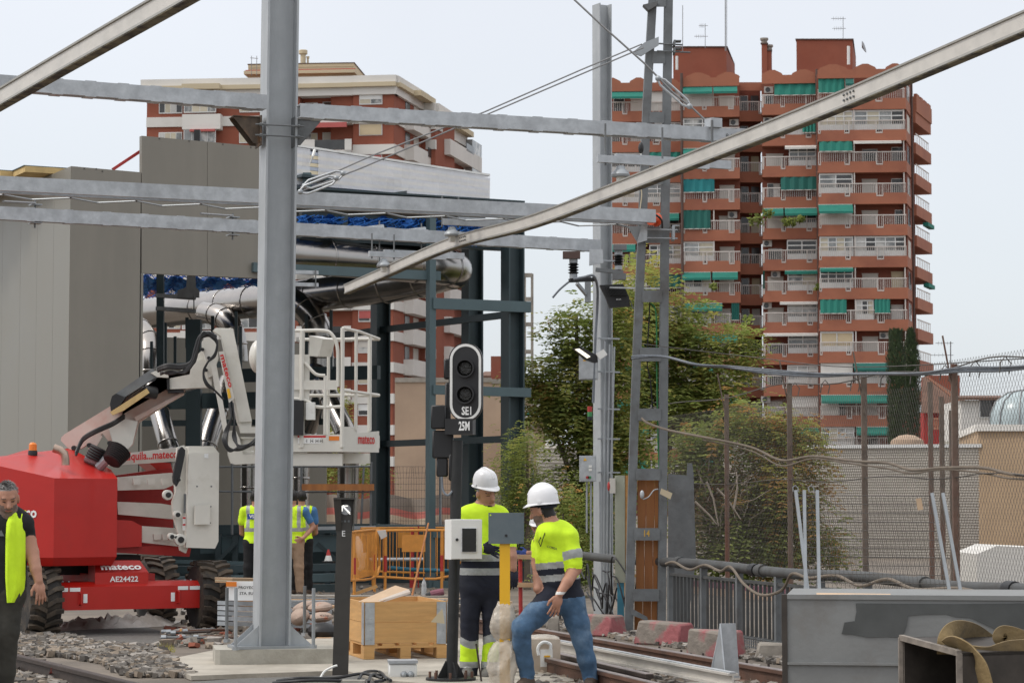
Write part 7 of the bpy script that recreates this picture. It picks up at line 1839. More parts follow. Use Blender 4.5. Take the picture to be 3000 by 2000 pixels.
# ---- man with grey hair at the left edge
Y3 = 18.0; J = mk(20, Y3); loc = V((W(20, 1460, Y3).x, Y3, 0))
MT = ['skin', 'hivis', 'black_cloth', 'olive', 'hair_grey', 'eye', 'beard', 'lips', 'boot']
p = Person('grey-haired man in an open yellow vest over black T-shirt walking in at the left edge', loc, MT); p.cloth = (1, 2, 3)
p.chain([(*J(18, 1550), .160), (*J(14, 1620), .165), (*J(10, 1690), .165), (*J(8, 1725), .158)], 2, .04, .68)
p.cap(J(-30, 1528), J(62, 1530), .080, .080, 2, .06); p.cap(J(8, 1512), J(36, 1512), .08, .08, 2, .05)
p.chain([(*J(24, 1512, .01), .062), (*J(26, 1480, -.03), .060)], 0, .02)
p.chain([(*J(76, 1534, .02), .062), (*J(84, 1580, .03), .054)], 2, .025)
p.chain([(*J(84, 1576, .02), .052), (*J(96, 1616, .0), .050), (*J(112, 1665, -.06), .042), (*J(122, 1698, -.08), .032)], 0, .015)
hand(p, J(122, 1700, -.08), (.22, -.12, -1), (-.8, -.6, 0), 0, 1.05, .35, .2, thumb=.7)
p.chain([(*J(-46, 1535), .070), (*J(-62, 1600, .02), .055), (*J(-66, 1700, -.04), .04)], 2, .02)
p.chain([(*J(30, 1745), .105), (*J(28, 1850, -.02), .088), (*J(20, 1960, .02), .075), (*J(15, 2040, .04), .07)], 3, .03); p.chain([(*J(-14, 1745), .105), (*J(-20, 1850, -.06), .088), (*J(-22, 1960, -.04), .075), (*J(-20, 2040, -.02), .07)], 3, .03)
p.cap(J(-12, 1735), J(28, 1735), .125, .125, 3, .05, .85)
for x, dy in ((14, .04), (-20, -.02)): p.cap((J(x, 2050)[0], .03 + dy, .06), (J(x + 3, 2060)[0], -.15 + dy, .05), .05, .045, 8, .02)
hc = J(26, 1459, -.06); hf = V((.30, -.90, -.28)); hu = V((.02, -.26, 1))
head(p, hc, hf, hu, 0, 1.04, mh=4, mb=6, me_=5, ml=7)
p.build(seed=9)
rows = [(1494, 44, 74), (1504, 38, 77), (1530, 31, 78), (1570, 29, 80), (1630, 29, 81), (1690, 30, 82), (1722, 33, 80), (1742, 35, 70), (1760, 37, 60)]
b = B(); vs = []; nn_ = 7
for i, (y, xa, xb) in enumerate(rows):
    for th_ in (0, .012):
        for j in range(nn_):
            u = j / (nn_ - 1); x = xa + (xb - xa) * u; dy = (-.145 if i > 1 else -.05 - .05 * i) + .075 * u ** 2.2 + .012 * math.sin(j * 2.1 + i * .5) + th_; q_ = J(x, y, dy); vs.append(loc + V(q_))
st_ = 2 * nn_; fs = []
for i in range(len(rows) - 1):
    for j in range(nn_ - 1): fs += [(i * st_ + j, i * st_ + j + 1, (i + 1) * st_ + j + 1, (i + 1) * st_ + j), (i * st_ + nn_ + j, (i + 1) * st_ + nn_ + j, (i + 1) * st_ + nn_ + j + 1, i * st_ + nn_ + j + 1)]
    for j in (0, nn_ - 1): fs.append((i * st_ + j, (i + 1) * st_ + j, (i + 1) * st_ + nn_ + j, i * st_ + nn_ + j))
b.add(vs, fs); part('vest', b, M['hivis'], p.t, sharp=80)
# hair volume
b = B(); cc = loc + V(hc); f_, u_ = hf.normalized(), hu; u_ = (u_ - f_ * u_.dot(f_)).normalized(); r_ = f_.cross(u_); rh = random.Random(3)
for _ in range(1500):
    a, e_ = rh.uniform(0, 6.283), rh.uniform(-.35, 1.5); d = r_ * math.cos(a) * math.cos(e_) + f_ * math.sin(a) * math.cos(e_) + u_ * math.sin(e_)
    if d.dot(f_) > .35 and d.dot(u_) < .62: continue
    if d.dot(f_) > -.05 and d.dot(u_) < .12: continue
    q = cc + u_ * .032 + r_ * d.dot(r_) * .079 + f_ * d.dot(f_) * .098 + u_ * d.dot(u_) * .096; w_ = d.cross(u_ + r_ * .3).normalized() * .005; t_ = (d * .4 + f_ * .5 + V((rh.gauss(0, .4), rh.gauss(0, .4), rh.gauss(0, .2)))).normalized() * .018
    b.quad(q - w_, q + t_, q + w_, q - t_ * .3 + d * .003)
part('hair', b, M['hair_grey'], p.t)
b = B(); o = loc + V(J(6, 1568, -.155)); b.prism([o, o + V((.05, .01, 0)), o + V((.03, 0, .045)), o + V((.01, 0, .03))], (0, .004, 0)); part('shirt_print', b, M['old_steel'], p.t)
# ---- workers far back
def back_person(label, x0, Y, trouser, vest=True, sleeve='hivis', akimbo=None, hd=None, seed=0, dz=0, text=None, helm=False):
    J = mk(x0, Y); k = mpp(Y); loc = V((W(x0, 1460, Y).x, Y, 0)); q = lambda x, z, dy=0.0: (x, dy, z)
    MT = ['skin', 'hivis', trouser, 'reflect', 'hair_dark', sleeve, 'boot']
    p = Person(label, loc, MT); p.cloth = (1, 2, 5)
    p.chain([(*q(0, 1.27), .155), (*q(0, 1.10), .160), (*q(0, .88), .165)], 1, .04, .68); p.cap(q(-.13, 1.37), q(.13, 1.37), .07, .07, 1, .05)
    p.chain([(*q(0, 1.40), .055), (*q(0, 1.50), .052)], 0, .02); head(p, q(0, 1.575), hd or (0.1, 1, 0), (0, 0, 1), 0, .95, mh=4)
    for s_ in (-1, 1):
        if akimbo == s_ or akimbo == 2:
            p.chain([(*q(s_ * .19, 1.36), .064), (*q(s_ * .27, 1.20, .06), .058)], 5, .02); p.chain([(*q(s_ * .27, 1.2, .06), .046), (*q(s_ * .32, 1.10, .08), .042), (*q(s_ * .24, 1.00, -.02), .036), (*q(s_ * .17, .92, -.10), .030)], 0, .015); hand(p, q(s_ * .17, .92, -.1), (-s_, 0, -.5), (0, -.3, 1), 0, 1.0, .3)
        else:
            p.chain([(*q(s_ * .19, 1.36), .062), (*q(s_ * .22, 1.18, .02), .056)], 5, .02); p.chain([(*q(s_ * .22, 1.18, .02), .044), (*q(s_ * .22, 1.0, .10), .038), (*q(s_ * .14, .95, .2), .03)], 0, .015); hand(p, q(s_ * .14, .95, .2), (-s_ * .5, 1, 0), (0, 0, 1), 0, 1.0, .3)
        p.chain([(*q(s_ * .085, .85), .10), (*q(s_ * .10, .47, .0), .080), (*q(s_ * .12, .10, .02), .066)], 2, .03); p.cap(q(s_ * .12, .05, .0), q(s_ * .12, .04, .14), .048, .042, 6, .02)
    p.cap(q(-.06, .86), q(.06, .86), .115, .115, 2, .05, .85)
    p.paint += [(lambda C, b: (b == 1) & (C[:, 2] < .85), 2), (lambda C, b: (b == 1) & (np.abs(C[:, 2] - 1.06) < .03), 3), (lambda C, b: (b == 1) & (np.abs(np.abs(C[:, 0]) - .105) < .028) & (C[:, 2] > 1.06), 3)]
    p.build(h=.010, seed=seed)
    if text:
        b = B(); b.box(loc + V((.0, -.125, 1.27)), (.22, .008, .085)); tg_ = part('back_print', b, M['blue_print'], p.t); b = B(); b.text(text, loc + V((-.085, -.130, 1.245)), (1, 0, 0), UP, .17, .055, depth=.002, bold=.03); part('lettering', b, M['white_text'], tg_)
    return p
M['blue_print'] = mat('blue_print', (0.02, 0.06, 0.28), .7)
back_person('man seen from behind in a hi-vis vest and black trousers left of the thick column', 748, 38, 'black_cloth', akimbo=None, hd=(.3, 1, 0), seed=2, text='VIAS')
back_person('man seen from behind in beige trousers with one hand on his hip', 858, 38.2, 'beige_cloth', sleeve='blue_shirt', akimbo=1, hd=(-.5, 1, -.1), seed=3)
back_person('man in a hi-vis vest half hidden behind the man in beige trousers', 884, 38.9, 'black_cloth', sleeve='blue_shirt', hd=(-.3, 1, 0), seed=4)
# bending worker behind the man in jeans
Y7 = 31.0; J = mk(1600, Y7); loc = V((W(1600, 1460, Y7).x, Y7, 0))
p = Person('man in a white helmet bending over the red trestle behind the man in jeans', loc, ['skin', 'hivis', 'black_cloth', 'beard', 'glove_blue', 'eye', 'lips', 'boot', 'hair_dark']); p.cloth = (1, 2)
p.chain([(*J(1590, 1600, -.1), .15), (*J(1604, 1650, .05), .16), (*J(1612, 1690, .12), .16)], 1, .04, .75); p.cap(J(1575, 1590, -.15), J(1618, 1592, -.1), .07, .07, 1, .05)
p.chain([(*J(1582, 1580, -.15), .055), (*J(1578, 1556, -.2), .055)], 0, .02); hc = J(1576, 1543, -.24); hf = V((-.25, -.9, -.28)); head(p, hc, hf, (0, -.25, 1), 0, 1.0, mh=8, mb=3, me_=5, ml=6)
p.chain([(*J(1570, 1592, -.15), .062), (*J(1566, 1625, -.2), .055)], 1, .02); p.chain([(*J(1566, 1622, -.2), .045), (*J(1552, 1619, -.35), .04), (*J(1545, 1617, -.42), .034)], 0, .015); hand(p, J(1546, 1617, -.42), (-1, -.25, -.05), (0, 0, 1), 4, 1.1, .5)
p.chain([(*J(1625, 1595, -.1), .06), (*J(1630, 1640, -.2), .045), (*J(1610, 1680, -.3), .034)], 0, .02)
for x in (1598, 1628): p.chain([(*J(x, 1700, .1), .105), (*J(x, 1760, .05), .085), (*J(x, 1805, .1), .07)], 2, .03); p.cap((J(x, 1800)[0], .1, .05), (J(x, 1800)[0], -.1, .045), .05, .045, 7, .02)
p.build(h=.009, seed=7); helmet(p.t, loc + V(hc) + V((0, 0, .055)), V((-.25, -.95, -.1)), V((0, -.15, 1)), .92)
# ================================================================== smaller things
def pq(x0, y0, x1, y1, Y, dep, b=None, rot=0.0):
    """upright block whose front face fills an image rectangle at depth Y"""
    b = b or B(); a, c = W(x0, y1, Y), W(x1, y0, Y); d = V((math.cos(rot), math.sin(rot), 0)); n = V((-d.y, d.x, 0)); w = (c.x - a.x) / max(.2, d.x)
    return b.prism([a, a + d * w, a + d * w + V((0, 0, c.z - a.z)), a + V((0, 0, c.z - a.z))], n * dep)
def one(name, label, cat, b, m, loc, group=None): return solo(name, label, cat, b, M[m] if isinstance(m, str) else m, loc, group)
def P_(nm, b, m, t, label=None): return part(nm, b, M[m] if isinstance(m, str) else m, t, label)
# ---- signal SE1
YS = 20.05
t = thing('railway_signal', 'black oval two-lamp railway signal on its round mast, marked SE1 and 25M', 'signal', gnd(W(1323, 1985, YS), .045))
b = B(); b.tube([gnd(W(1323, 1985, YS), .05), W(1340, 1290, YS)], [.048, .046], 18); P_('mast', b, 'black_metal', t)
b = B(); q = gnd(W(1321, 1985, YS), .045); b.lathe([(.21, 0), (.21, .02)], q, UP, 28); bp2 = P_('base_plate', b, 'black_metal', t)
for a in range(8):
    b = B(); b.lathe([(.012, 0), (.012, .05)], q + V((math.cos(a * .785) * .175, math.sin(a * .785) * .175, .02)), UP, 6); P_('anchor_bolt', b, 'rust', bp2)
for a in range(4):
    b = B(); d = V((math.cos(a * 1.571 + .5), math.sin(a * 1.571 + .5), 0)); b.prism([q + V((0, 0, .02)), q + V((0, 0, .02)) + d * .12, q + V((0, 0, .03)) + d * .12, q + V((0, 0, .16)) + d * .045], d.cross(UP) * .012); P_('gusset', b, 'black_metal', t)
def oval(w, h, y, th, n=14, hole=None):
    r = w / 2; pts = []
    for i in range(n + 1): a = math.pi * i / n; pts.append((math.cos(a) * r, (h / 2 - r) + math.sin(a) * r))
    for i in range(n + 1): a = math.pi + math.pi * i / n; pts.append((math.cos(a) * r, -(h / 2 - r) + math.sin(a) * r))
    return pts
sc0 = W(1364, 1119, YS - .12); Rz = Matrix.Rotation(R(-8), 4, 'Z'); MS = Matrix.Translation(sc0) @ Rz
def ovp(b, w, h, y, th): b.prism([V((x, y, z)) for x, z in oval(w, h, 0, 0)], V((0, th, 0)))
b = B(MS); ovp(b, .285, .66, 0, .05); hd = P_('signal_head', b, 'black', t)
b = B(MS); o1, o2 = oval(.265, .64, 0, 0), oval(.222, .597, 0, 0); n = len(o1)
b.add([V((x, -.004, z)) for x, z in o1] + [V((x, -.004, z)) for x, z in o2], [(j, (j + 1) % n, n + (j + 1) % n, n + j) for j in range(n)]); P_('white_border', b, 'white', hd)
M['lens'] = mat('dark_signal_lens', (.02, .02, .018), .25, 0, .5, 60, .8, 60)
for z in (.115, -.105):
    b = B(MS); b.lathe([(.078, 0), (.078, .05), (.066, .05), (.062, .0)], (0, 0, z), V((0, -1, 0)), 24); lr = P_('lamp_hood', b, 'black', hd)
    b = B(MS); b.lathe([(.062, .002), (.05, .014), (.02, .02), (.001, .021)], (0, 0, z), V((0, -1, 0)), 20); P_('lens', b, 'lens', lr)
b = B(MS); b.text('SE1', (-.032, -.006, -.275), (1, 0, 0), UP, .082, .072, bold=.03); P_('lettering', b, 'white_text', hd)
b = B(); pq(1303, 1226, 1385, 1272, YS - .1, .16, b, -.14); bx = P_('junction_box', b, 'black', t)
b = B(); b.text('25M', W(1344, 1261, YS - .125), (1, -.14, 0), UP, .092, .078, depth=.004, bold=.03); P_('lettering', b, 'white_text', bx)
for r in ((1262, 1186, 1306, 1256, .0), (1300, 1050, 1320, 1110, .05), (1303, 1120, 1320, 1270, .05), (1266, 1260, 1328, 1342, .02), (1278, 1340, 1312, 1396, .03), (1314, 1330, 1328, 1408, .0)):
    b = B(); pq(*r[:4], YS + r[4], .12, b); o = P_('equipment_case', b, 'black', t); o.modifiers.new('bv', 'BEVEL').width = .012
b = B(); b.tube(spl([W(1294, 1396, YS), W(1298, 1436, YS - .02), W(1312, 1450, YS - .04), W(1325, 1438, YS - .03)]), .010, 7); P_('signal_cable', b, 'cable_blue', t)
# ---- white cabinet on the mast
t = thing('cabinet', 'white metal cabinet with a dark window clamped to the signal mast', 'cabinet', W(1360, 1637, YS - .3))
b = B(); pq(1322, 1521, 1412, 1637, YS - .34, .22, b, .12); P_('case', b, 'white', t)
b = B(); o = W(1303, 1637, YS - .20); b.prism([o, W(1322, 1638, YS - .338), W(1322, 1520, YS - .338), V((o.x, o.y, W(1303, 1521, YS - .2).z))], V((.1, .12, 0))); P_('side_panel', b, 'white', t)
b = B(); pq(1323, 1522, 1411, 1636, YS - .35, .012, b, .12); dr = P_('door', b, 'white', t)
b = B(); pq(1352, 1545, 1397, 1617, YS - .353, .006, b, .12); P_('window_frame', b, 'chalk', dr)
b = B(); pq(1354, 1547, 1395, 1615, YS - .358, .006, b, .12); P_('window', b, 'glass_dark', dr)
b = B(); b.lathe([(.013, 0), (.012, .012)], W(1339, 1580, YS - .35), V((.1, -1, 0)), 12); P_('lock', b, 'black', dr)
# ---- yellow post with slate plate and film
YP = 19.35
t = thing('yellow_post', 'yellow square post topped by a slate-grey plate and swathed in clear film', 'post', gnd(W(1480, 2000, YP), 0))
b = B(); b.bar(gnd(W(1479, 2000, YP), 0), W(1479, 1560, YP), .084, .084, up=V((0, 1, 0))); P_('shaft', b, 'yellow', t)
b = B(); pq(1431, 1501, 1535, 1592, YP - .07, .02, b, .03); pl = P_('plate', b, 'plate', t)
for x, y, r in ((1483, 1568, .011), (1437, 1586, .006), (1529, 1585, .006), (1529, 1507, .006), (1437, 1508, .006)):
    b = B(); b.lathe([(r, 0), (r, .003)], W(x, y, YP - .07), V((0, -1, 0)), 12); P_('hole' if r > .01 else 'screw', b, 'black' if r > .01 else ('hivis' if (x, y) == (1437, 1508) else 'old_steel'), pl)
def wrapb(prof, x0, seed):
    b = B(); n = 40; vs = []; pr = []
    for i in range(len(prof) - 1):
        for k in range(3): pr.append([prof[i][q] + (prof[i + 1][q] - prof[i][q]) * k / 3 for q in range(3)])
    pr.append(prof[-1])
    for y, xl, xr in pr:
        c = W((xl + xr) / 2, y, YP); r = (xr - xl) / 2 * mpp(YP)
        for j in range(n):
            a = 2 * math.pi * j / n; ca, sa = math.cos(a), math.sin(a)
            k = .95 + .30 * mnoise.noise(V((ca * 1.3 + seed * 3, sa * 1.3 + y * .008, y * .016))) + .07 * abs(mnoise.noise(V((ca * 3 + seed, sa * 3 - y * .02, y * .03))))
            vs.append(c + V((ca * r * k, sa * r * .8 * k, .012 * mnoise.noise(V((ca * 3, sa * 3, y * .1))))))
    b.add(vs, [(i * n + j, i * n + (j + 1) % n, (i + 1) * n + (j + 1) % n, (i + 1) * n + j) for i in range(len(pr) - 1) for j in range(n)]); return b
P_('film', wrapb([(1760, 1458, 1492), (1772, 1450, 1503), (1792, 1443, 1509), (1815, 1436, 1514), (1835, 1431, 1513), (1852, 1435, 1508), (1866, 1446, 1503), (1878, 1464, 1497)], 0, 1), 'wrap', t)
P_('film', wrapb([(1872, 1464, 1499), (1884, 1448, 1508), (1905, 1440, 1519), (1930, 1430, 1520), (1955, 1424, 1516), (1980, 1432, 1512), (2010, 1436, 1510), (2040, 1440, 1508)], 0, 2), 'wrap', t)
b = B(); b.tube([gnd(W(1411, 1996, 19.9), .03), W(1395, 1884, 19.9)], .009, 6); one('rebar', 'ribbed steel bar standing upright in front of the first worker\'s boots', 'steel bar', b, 'dark_rail', gnd(W(1411, 1996, 19.9), .03))
# ---- bollard E
YB = 20.7
t = thing('indicator_post', 'dark square indicator post with a lit arrow disc and a small letter E', 'indicator post', gnd(W(996, 1985, YB), 0))
lo = [W(x, 1990, YB + d) for x, d in ((973, -.0), (1020, .02), (1020, .14), (978, .14))]; hi = [W(x, 1560, YB + d) for x, d in ((986, 0), (1029, .02), (1031, .14), (990, .14))]
b = B(); b.add([gnd(p, .0) for p in lo] + hi, [(3, 2, 1, 0), (4, 5, 6, 7)] + [(j, (j + 1) % 4, 4 + (j + 1) % 4, 4 + j) for j in range(4)]); P_('shaft', b, 'signal_post', t)
b = B(); b.prism([W(x, y, YB + .04) for x, y in ((985, 1560), (1029, 1560), (1034, 1475), (1036, 1462), (984, 1462))], (0, .12, 0)); hd = P_('head', b, 'signal_post', t)
for x0, x1, x2, x3 in ((984, 1000, 998, 977), (1034, 1038, 1040, 1037)):
    b = B(); b.prism([W(x0, 1555, YB + .04), W(x1 - (4 if x1 == 1038 else 0), 1555, YB + .04), W(x1, 1470, YB - .05), W(x2, 1459, YB - .05), W(x3, 1459, YB - .03)], (0, .13, 0)); P_('hood_cheek', b, 'signal_post', hd)
b = B(); b.prism([W(977, 1462, YB - .05), W(1040, 1462, YB - .05), W(1040, 1457, YB - .05), W(977, 1457, YB - .05)], (0, .2, 0)); P_('hood_top', b, 'signal_post', hd)
M['disc'] = mat('pale_lens_disc', (.40, .41, .42), .4, 0, .1, 20); M['led'] = mat('lit_led', (.9, .9, .86), .4, 0, .01, 5, emit=(1, .97, .9, 1.6))
dc = W(1013, 1492, YB + .035); b = B(); b.lathe([(.047, 0), (.045, .01)], dc, V((0, -1, 0)), 24); ds = P_('arrow_disc', b, 'disc', hd)
b = B()
for x, z in [(-.030 + i * .0095, .030 - i * .0095) for i in range(8)] + [(-.022 + i * .0095, .032 - i * .0095) for i in range(7)] + [(-.030, .020 - i * .0095) for i in range(4)] + [(-.022 + i * .0095, .032) for i in range(5)]:
    b.lathe([(.0042, 0), (.003, .003)], dc + V((x, -.011, z)), V((0, -1, 0)), 6)
P_('led_arrow', b, 'led', ds)
for x in (1000, 1011, 1022):
    b = B(); b.lathe([(.011, 0), (.009, .006)], W(x, 1526, YB + .038), V((0, -1, 0)), 10); P_('button', b, 'old_steel', hd)
b = B(); b.text('E', W(1002, 1570, YB - .003), (1, .1, 0), UP, .028, .048, depth=.006); P_('lettering', b, 'white_text', t)
# ---- crate on a pallet
cr = gnd(W(1066, 1945, 22.55), .045); MCR = Matrix.Translation(cr) @ Matrix.Rotation(R(15), 4, 'Z')
t = thing('pallet', 'wooden pallet carrying the open crate behind the indicator post', 'pallet', cr)
for x in (.0, .35, .70):
    for y in (0, .53, 1.05): b = B(MCR); b.box((x + .05, y + .07, .065), (.10, .145, .078)); P_('block', b, 'wood_h', t)
for y in (0, .53, 1.05): b = B(MCR); b.box((.40, y + .07, .115), (.80, .145, .022)); P_('board', b, 'wood_h', t)
for i in range(5): b = B(MCR); b.box((.07 + i * .165, .6, .137), (.12, 1.2, .02)); P_('board', b, 'wood_h', t)
for x in (0, .35, .70): b = B(MCR); b.box((x + .05, .6, .014), (.10, 1.2, .022)); P_('board', b, 'wood_h', t)
t = thing('crate', 'open pine crate of two stacked collars with steel corner hinges', 'crate', cr + V((0, 0, .15)))
for k in (0, 1):
    z = .15 + .195 * k + .097
    for c, d in (((.4, .01, z), (.76, .02, .191)), ((.4, 1.19, z), (.76, .02, .191)), ((.01, .6, z), (.02, 1.18, .191)), ((.79, .6, z), (.02, 1.18, .191))): b = B(MCR); b.box(c, d); P_('side_board', b, 'wood_h', t)
    for x, y in ((0, 0), (.8, 0), (0, 1.2), (.8, 1.2)):
        sx, sy = (1 if x == 0 else -1), (1 if y == 0 else -1)
        b = B(MCR); b.box((x + sx * .055, y - sy * .003, z - .01), (.09, .006, .20)); b.box((x - sx * .003, y + sy * .045, z - .01), (.006, .09, .20))
        for i in range(4): b.lathe([(.007, 0), (.006, .004)], (x + sx * (.03 + .04 * (i % 2)), y - sy * .006, z - .06 + .08 * (i // 2)), V((0, -sy, 0)), 6)
        P_('corner_hinge', b, 'galv_beam', t)
b = B(); b.prism([W(1050, 1763, 22.7), W(1108, 1766, 22.62), W(1200, 1728, 23.3), W(1158, 1716, 23.4)], (0, 0, .008)); one('cardboard_sheet', 'flat cardboard sheet resting on the rim of the pine crate', 'cardboard', b, 'card', W(1108, 1766, 22.62))
b = B(); b.prism([W(1112, 1766, 22.66), W(1202, 1738, 23.2), W(1196, 1731, 23.25), W(1108, 1763, 22.7)], (0, .02, .02)); one('cardboard_strip', 'folded cardboard strip under the flat sheet on the crate', 'cardboard', b, 'card_grey', W(1112, 1766, 22.66))
b = B(); b.prism([W(1262, 1821, 22.42), W(1296, 1781, 22.5), W(1303, 1826, 22.5)], (0, .008, 0)); one('paper_corner', 'folded cream paper stuck on the right end of the crate', 'paper', b, 'bcream', W(1262, 1821, 22.42))
# ---- orange barriers
def barrier(label, xa, Ya, xb, Yb, np_=2, hgt=1.03):
    a, c = gnd(W(xa, 1700, Ya), .0), gnd(W(xb, 1700, Yb), .0); d = (c - a).normalized(); L = (c - a).length
    t = thing('crowd_barrier', label, 'barrier', a, 'orange crowd barriers'); r = .021; z0, z1 = .28, hgt
    b = B(); b.tube(spl([a + V((0, 0, z0)), a + V((0, 0, z1 - .1)), a + d * .03 + V((0, 0, z1 - .02)), a + d * .1 + V((0, 0, z1)), c - d * .1 + V((0, 0, z1)), c - d * .03 + V((0, 0, z1 - .02)), c + V((0, 0, z1 - .1)), c + V((0, 0, z0)), a + V((0, 0, z0))], 4), r, 8); P_('frame', b, 'orange', t)
    n = int(L / .11)
    for i in range(1, n): b = B(); p = a + d * (L * i / n); b.tube([p + V((0, 0, z0)), p + V((0, 0, z1))], .008, 6); P_('bar', b, 'orange', t)
    for k in (.12, .88): b = B(); p = a + d * (L * k); b.tube([p, p + V((0, 0, z1))], .024, 8); lg = P_('leg', b, 'orange', t); b = B(); b.tube([p + V((0, 0, .36)), p + V((0, 0, .62))], .028, 8); P_('red_sleeve', b, 'redpipe', lg)
    p = a + d * (L * .5); b = B(); b.prism([p - d * .2 + V((0, -.02, .68)), p + d * .2 + V((0, -.02, .68)), p + d * .2 + V((0, -.02, .96)), p - d * .2 + V((0, -.02, .96))], (0, .004, 0)); P_('name_plate', b, 'orange', t); return t
barrier('orange crowd barrier turned nearly edge-on beside the indicator post', 1028, 37.5, 1106, 40.3)
barrier('orange crowd barrier with a sheet of paper on its top rail behind the pine crate', 1102, 39.2, 1320, 39.6)
barrier('orange crowd barrier standing behind the other two', 1060, 42.3, 1330, 43)
b = B(); b.prism([W(1104, 1553, 39.0), W(1130, 1551, 39.0), W(1134, 1570, 39.05), W(1117, 1579, 39.05)], (0, .01, 0)); one('paper_sheet', 'white paper sheet hanging over the orange barrier', 'paper', b, 'white_text', W(1104, 1553, 39))
b = B(); b.tube(spl([W(1046, 1570, 39.5), W(1058, 1620, 39.4), W(1060, 1660, 39.4), W(1052, 1665, 39.5)]), [.02, .04, .05, .06, .07, .08, .08, .08, .07, .06, .05, .05, .05, .04, .04, .04, .03, .03, .02][:19], 8); one('plastic_bag', 'white plastic bag hung on the edge-on orange barrier', 'bag', b, 'white', W(1050, 1660, 39.4))
# ---- platform and steel members behind
t = thing('platform_frame', 'raised dark steel platform frame running behind the barriers', 'platform', gnd(W(850, 1600, 43), 0))
for (x0, y0, x1, y1, Y0, Y1_, h, w, m) in ((590, 1550, 1110, 1546, 43.5, 43, .16, .2, 'dark_post'), (590, 1596, 1000, 1590, 43.6, 43.2, .30, .14, 'dark_girt'), (1095, 1545, 1480, 1548, 43, 43.2, .12, .3, 'dark_girt'), (490, 1668, 1000, 1660, 41.5, 41, .12, .3, 'dark_post'), (490, 1700, 985, 1690, 41, 40.5, .13, .3, 'dark_girt'), (480, 1732, 990, 1722, 40.5, 40, .14, .3, 'dark_post'), (860, 1548, 1100, 1544, 42.6, 42.6, .06, .06, 'galv'), (480, 1643, 760, 1650, 42, 42, .06, .06, 'dark_girt')):
    b = B(); b.bar(W(x0, y0, Y0), W(x1, y1, Y1_), w, h); P_('beam', b, m, t)
for x in (640, 690, 830, 900, 960, 1010, 1090): b = B(); b.bar(gnd(W(x, 1600, 43.4), 0), W(x, 1545, 43.4), .10); P_('leg', b, 'dark_post', t)
for x0, x1 in ((930, 985), (690, 640)): b = B(); b.bar(W(x0, 1590, 43.2), W(x1, 1640, 43.2), .07); P_('brace', b, 'dark_post', t)
b = B(); b.prism([W(480, 1560, 44.2), W(1480, 1556, 44.2), gnd(W(1480, 1700, 44.2)), gnd(W(480, 1700, 44.2))], (0, .1, 0)); P_('void_shade_sheet', b, 'dark_post', t)  # dark sheet standing in for the shade in the void below the platform
t = thing('scaffold_rail', 'thin steel handrails with a brown plank in front of the ducts', 'handrail', gnd(W(880, 1600, 42.8), 0))
for (a, c, r) in (((640, 1367), (1090, 1366), .018), ((640, 1439), (890, 1441), .018), ((890, 1441), (1090, 1440), .014), ((680, 1356), (680, 1565), .024), ((883, 1350), (883, 1440), .02), ((1066, 1370), (1058, 1534), .02), ((1088, 1352), (1086, 1545), .022), ((640, 1390), (560, 1392), .018)):
    b = B(); b.tube([W(*a, 42.7), W(*c, 42.7)], r, 7); P_('rail', b, 'old_steel', t)
b = B(); pq(884, 1417, 1096, 1436, 42.6, .04, b); P_('plank', b, 'wood_door', t)
b = B(); b.tube([W(1138, 1662, 41), W(1200, 1667, 41), W(1440, 1676, 41)], .035, 10); one('blue_pipe', 'blue-green water pipe lying behind the orange barriers', 'pipe', b, mat('blue_pipe', (.01, .11, .17), .5), W(1138, 1662, 41))
b = B(); b.tube([W(1084, 1638, 40.9), W(1240, 1637, 40.9)], .03, 8); one('galvanised_tube', 'galvanised tube lying level behind the orange barriers', 'pipe', b, 'galv_beam', W(1084, 1638, 40.9))
t = thing('traffic_cone', 'small red and white traffic cone behind the indicator post', 'cone', gnd(W(962, 1640, 40), .0))
z_ = W(962, 1642, 40.2); b = B(); b.lathe([(.08, .0), (.07, .0), (.042, .09)], z_, UP, 14); P_('lower_cone', b, 'white', t); b = B(); b.lathe([(.042, .09), (.016, .19)], z_, UP, 14); P_('upper_cone', b, 'redpipe', t); b = B(); b.box(z_ + V((0, 0, -.02)), (.2, .2, .03)); P_('base', b, 'black', t)
# temporary mesh fence
t = thing('mesh_fence', 'temporary wire mesh fence panel in front of the striped hoarding', 'fence', gnd(W(1220, 1550, 47), 0)); b = B(); a, c = W(1136, 1366, 47), W(1480, 1366, 47); nx = 46
for i in range(nx): p = a.lerp(c, i / (nx - 1)); b.tube([p + V((.03 * math.sin(i), 0, 0)), p + V((0, .04, -.25)), p + V((0, 0, -.5)), p + V((0, .04, -.9)), p + V((0, 0, -1.25))], .0035, 3)
for k in (0, .12, .22, .34, .46, .62, .78, .92, 1.06, 1.2): b.tube([a + V((0, 0, -k)), c + V((0, 0, -k))], .004, 3)
P_('wires', b, 'wire', t)
for x, y in ((1290, 1360), (1560, 1370)): b = B(); p = W(x, y, 46.6); b.tube([gnd(p, 0), p], .028, 8); P_('post', b, 'galv', t)
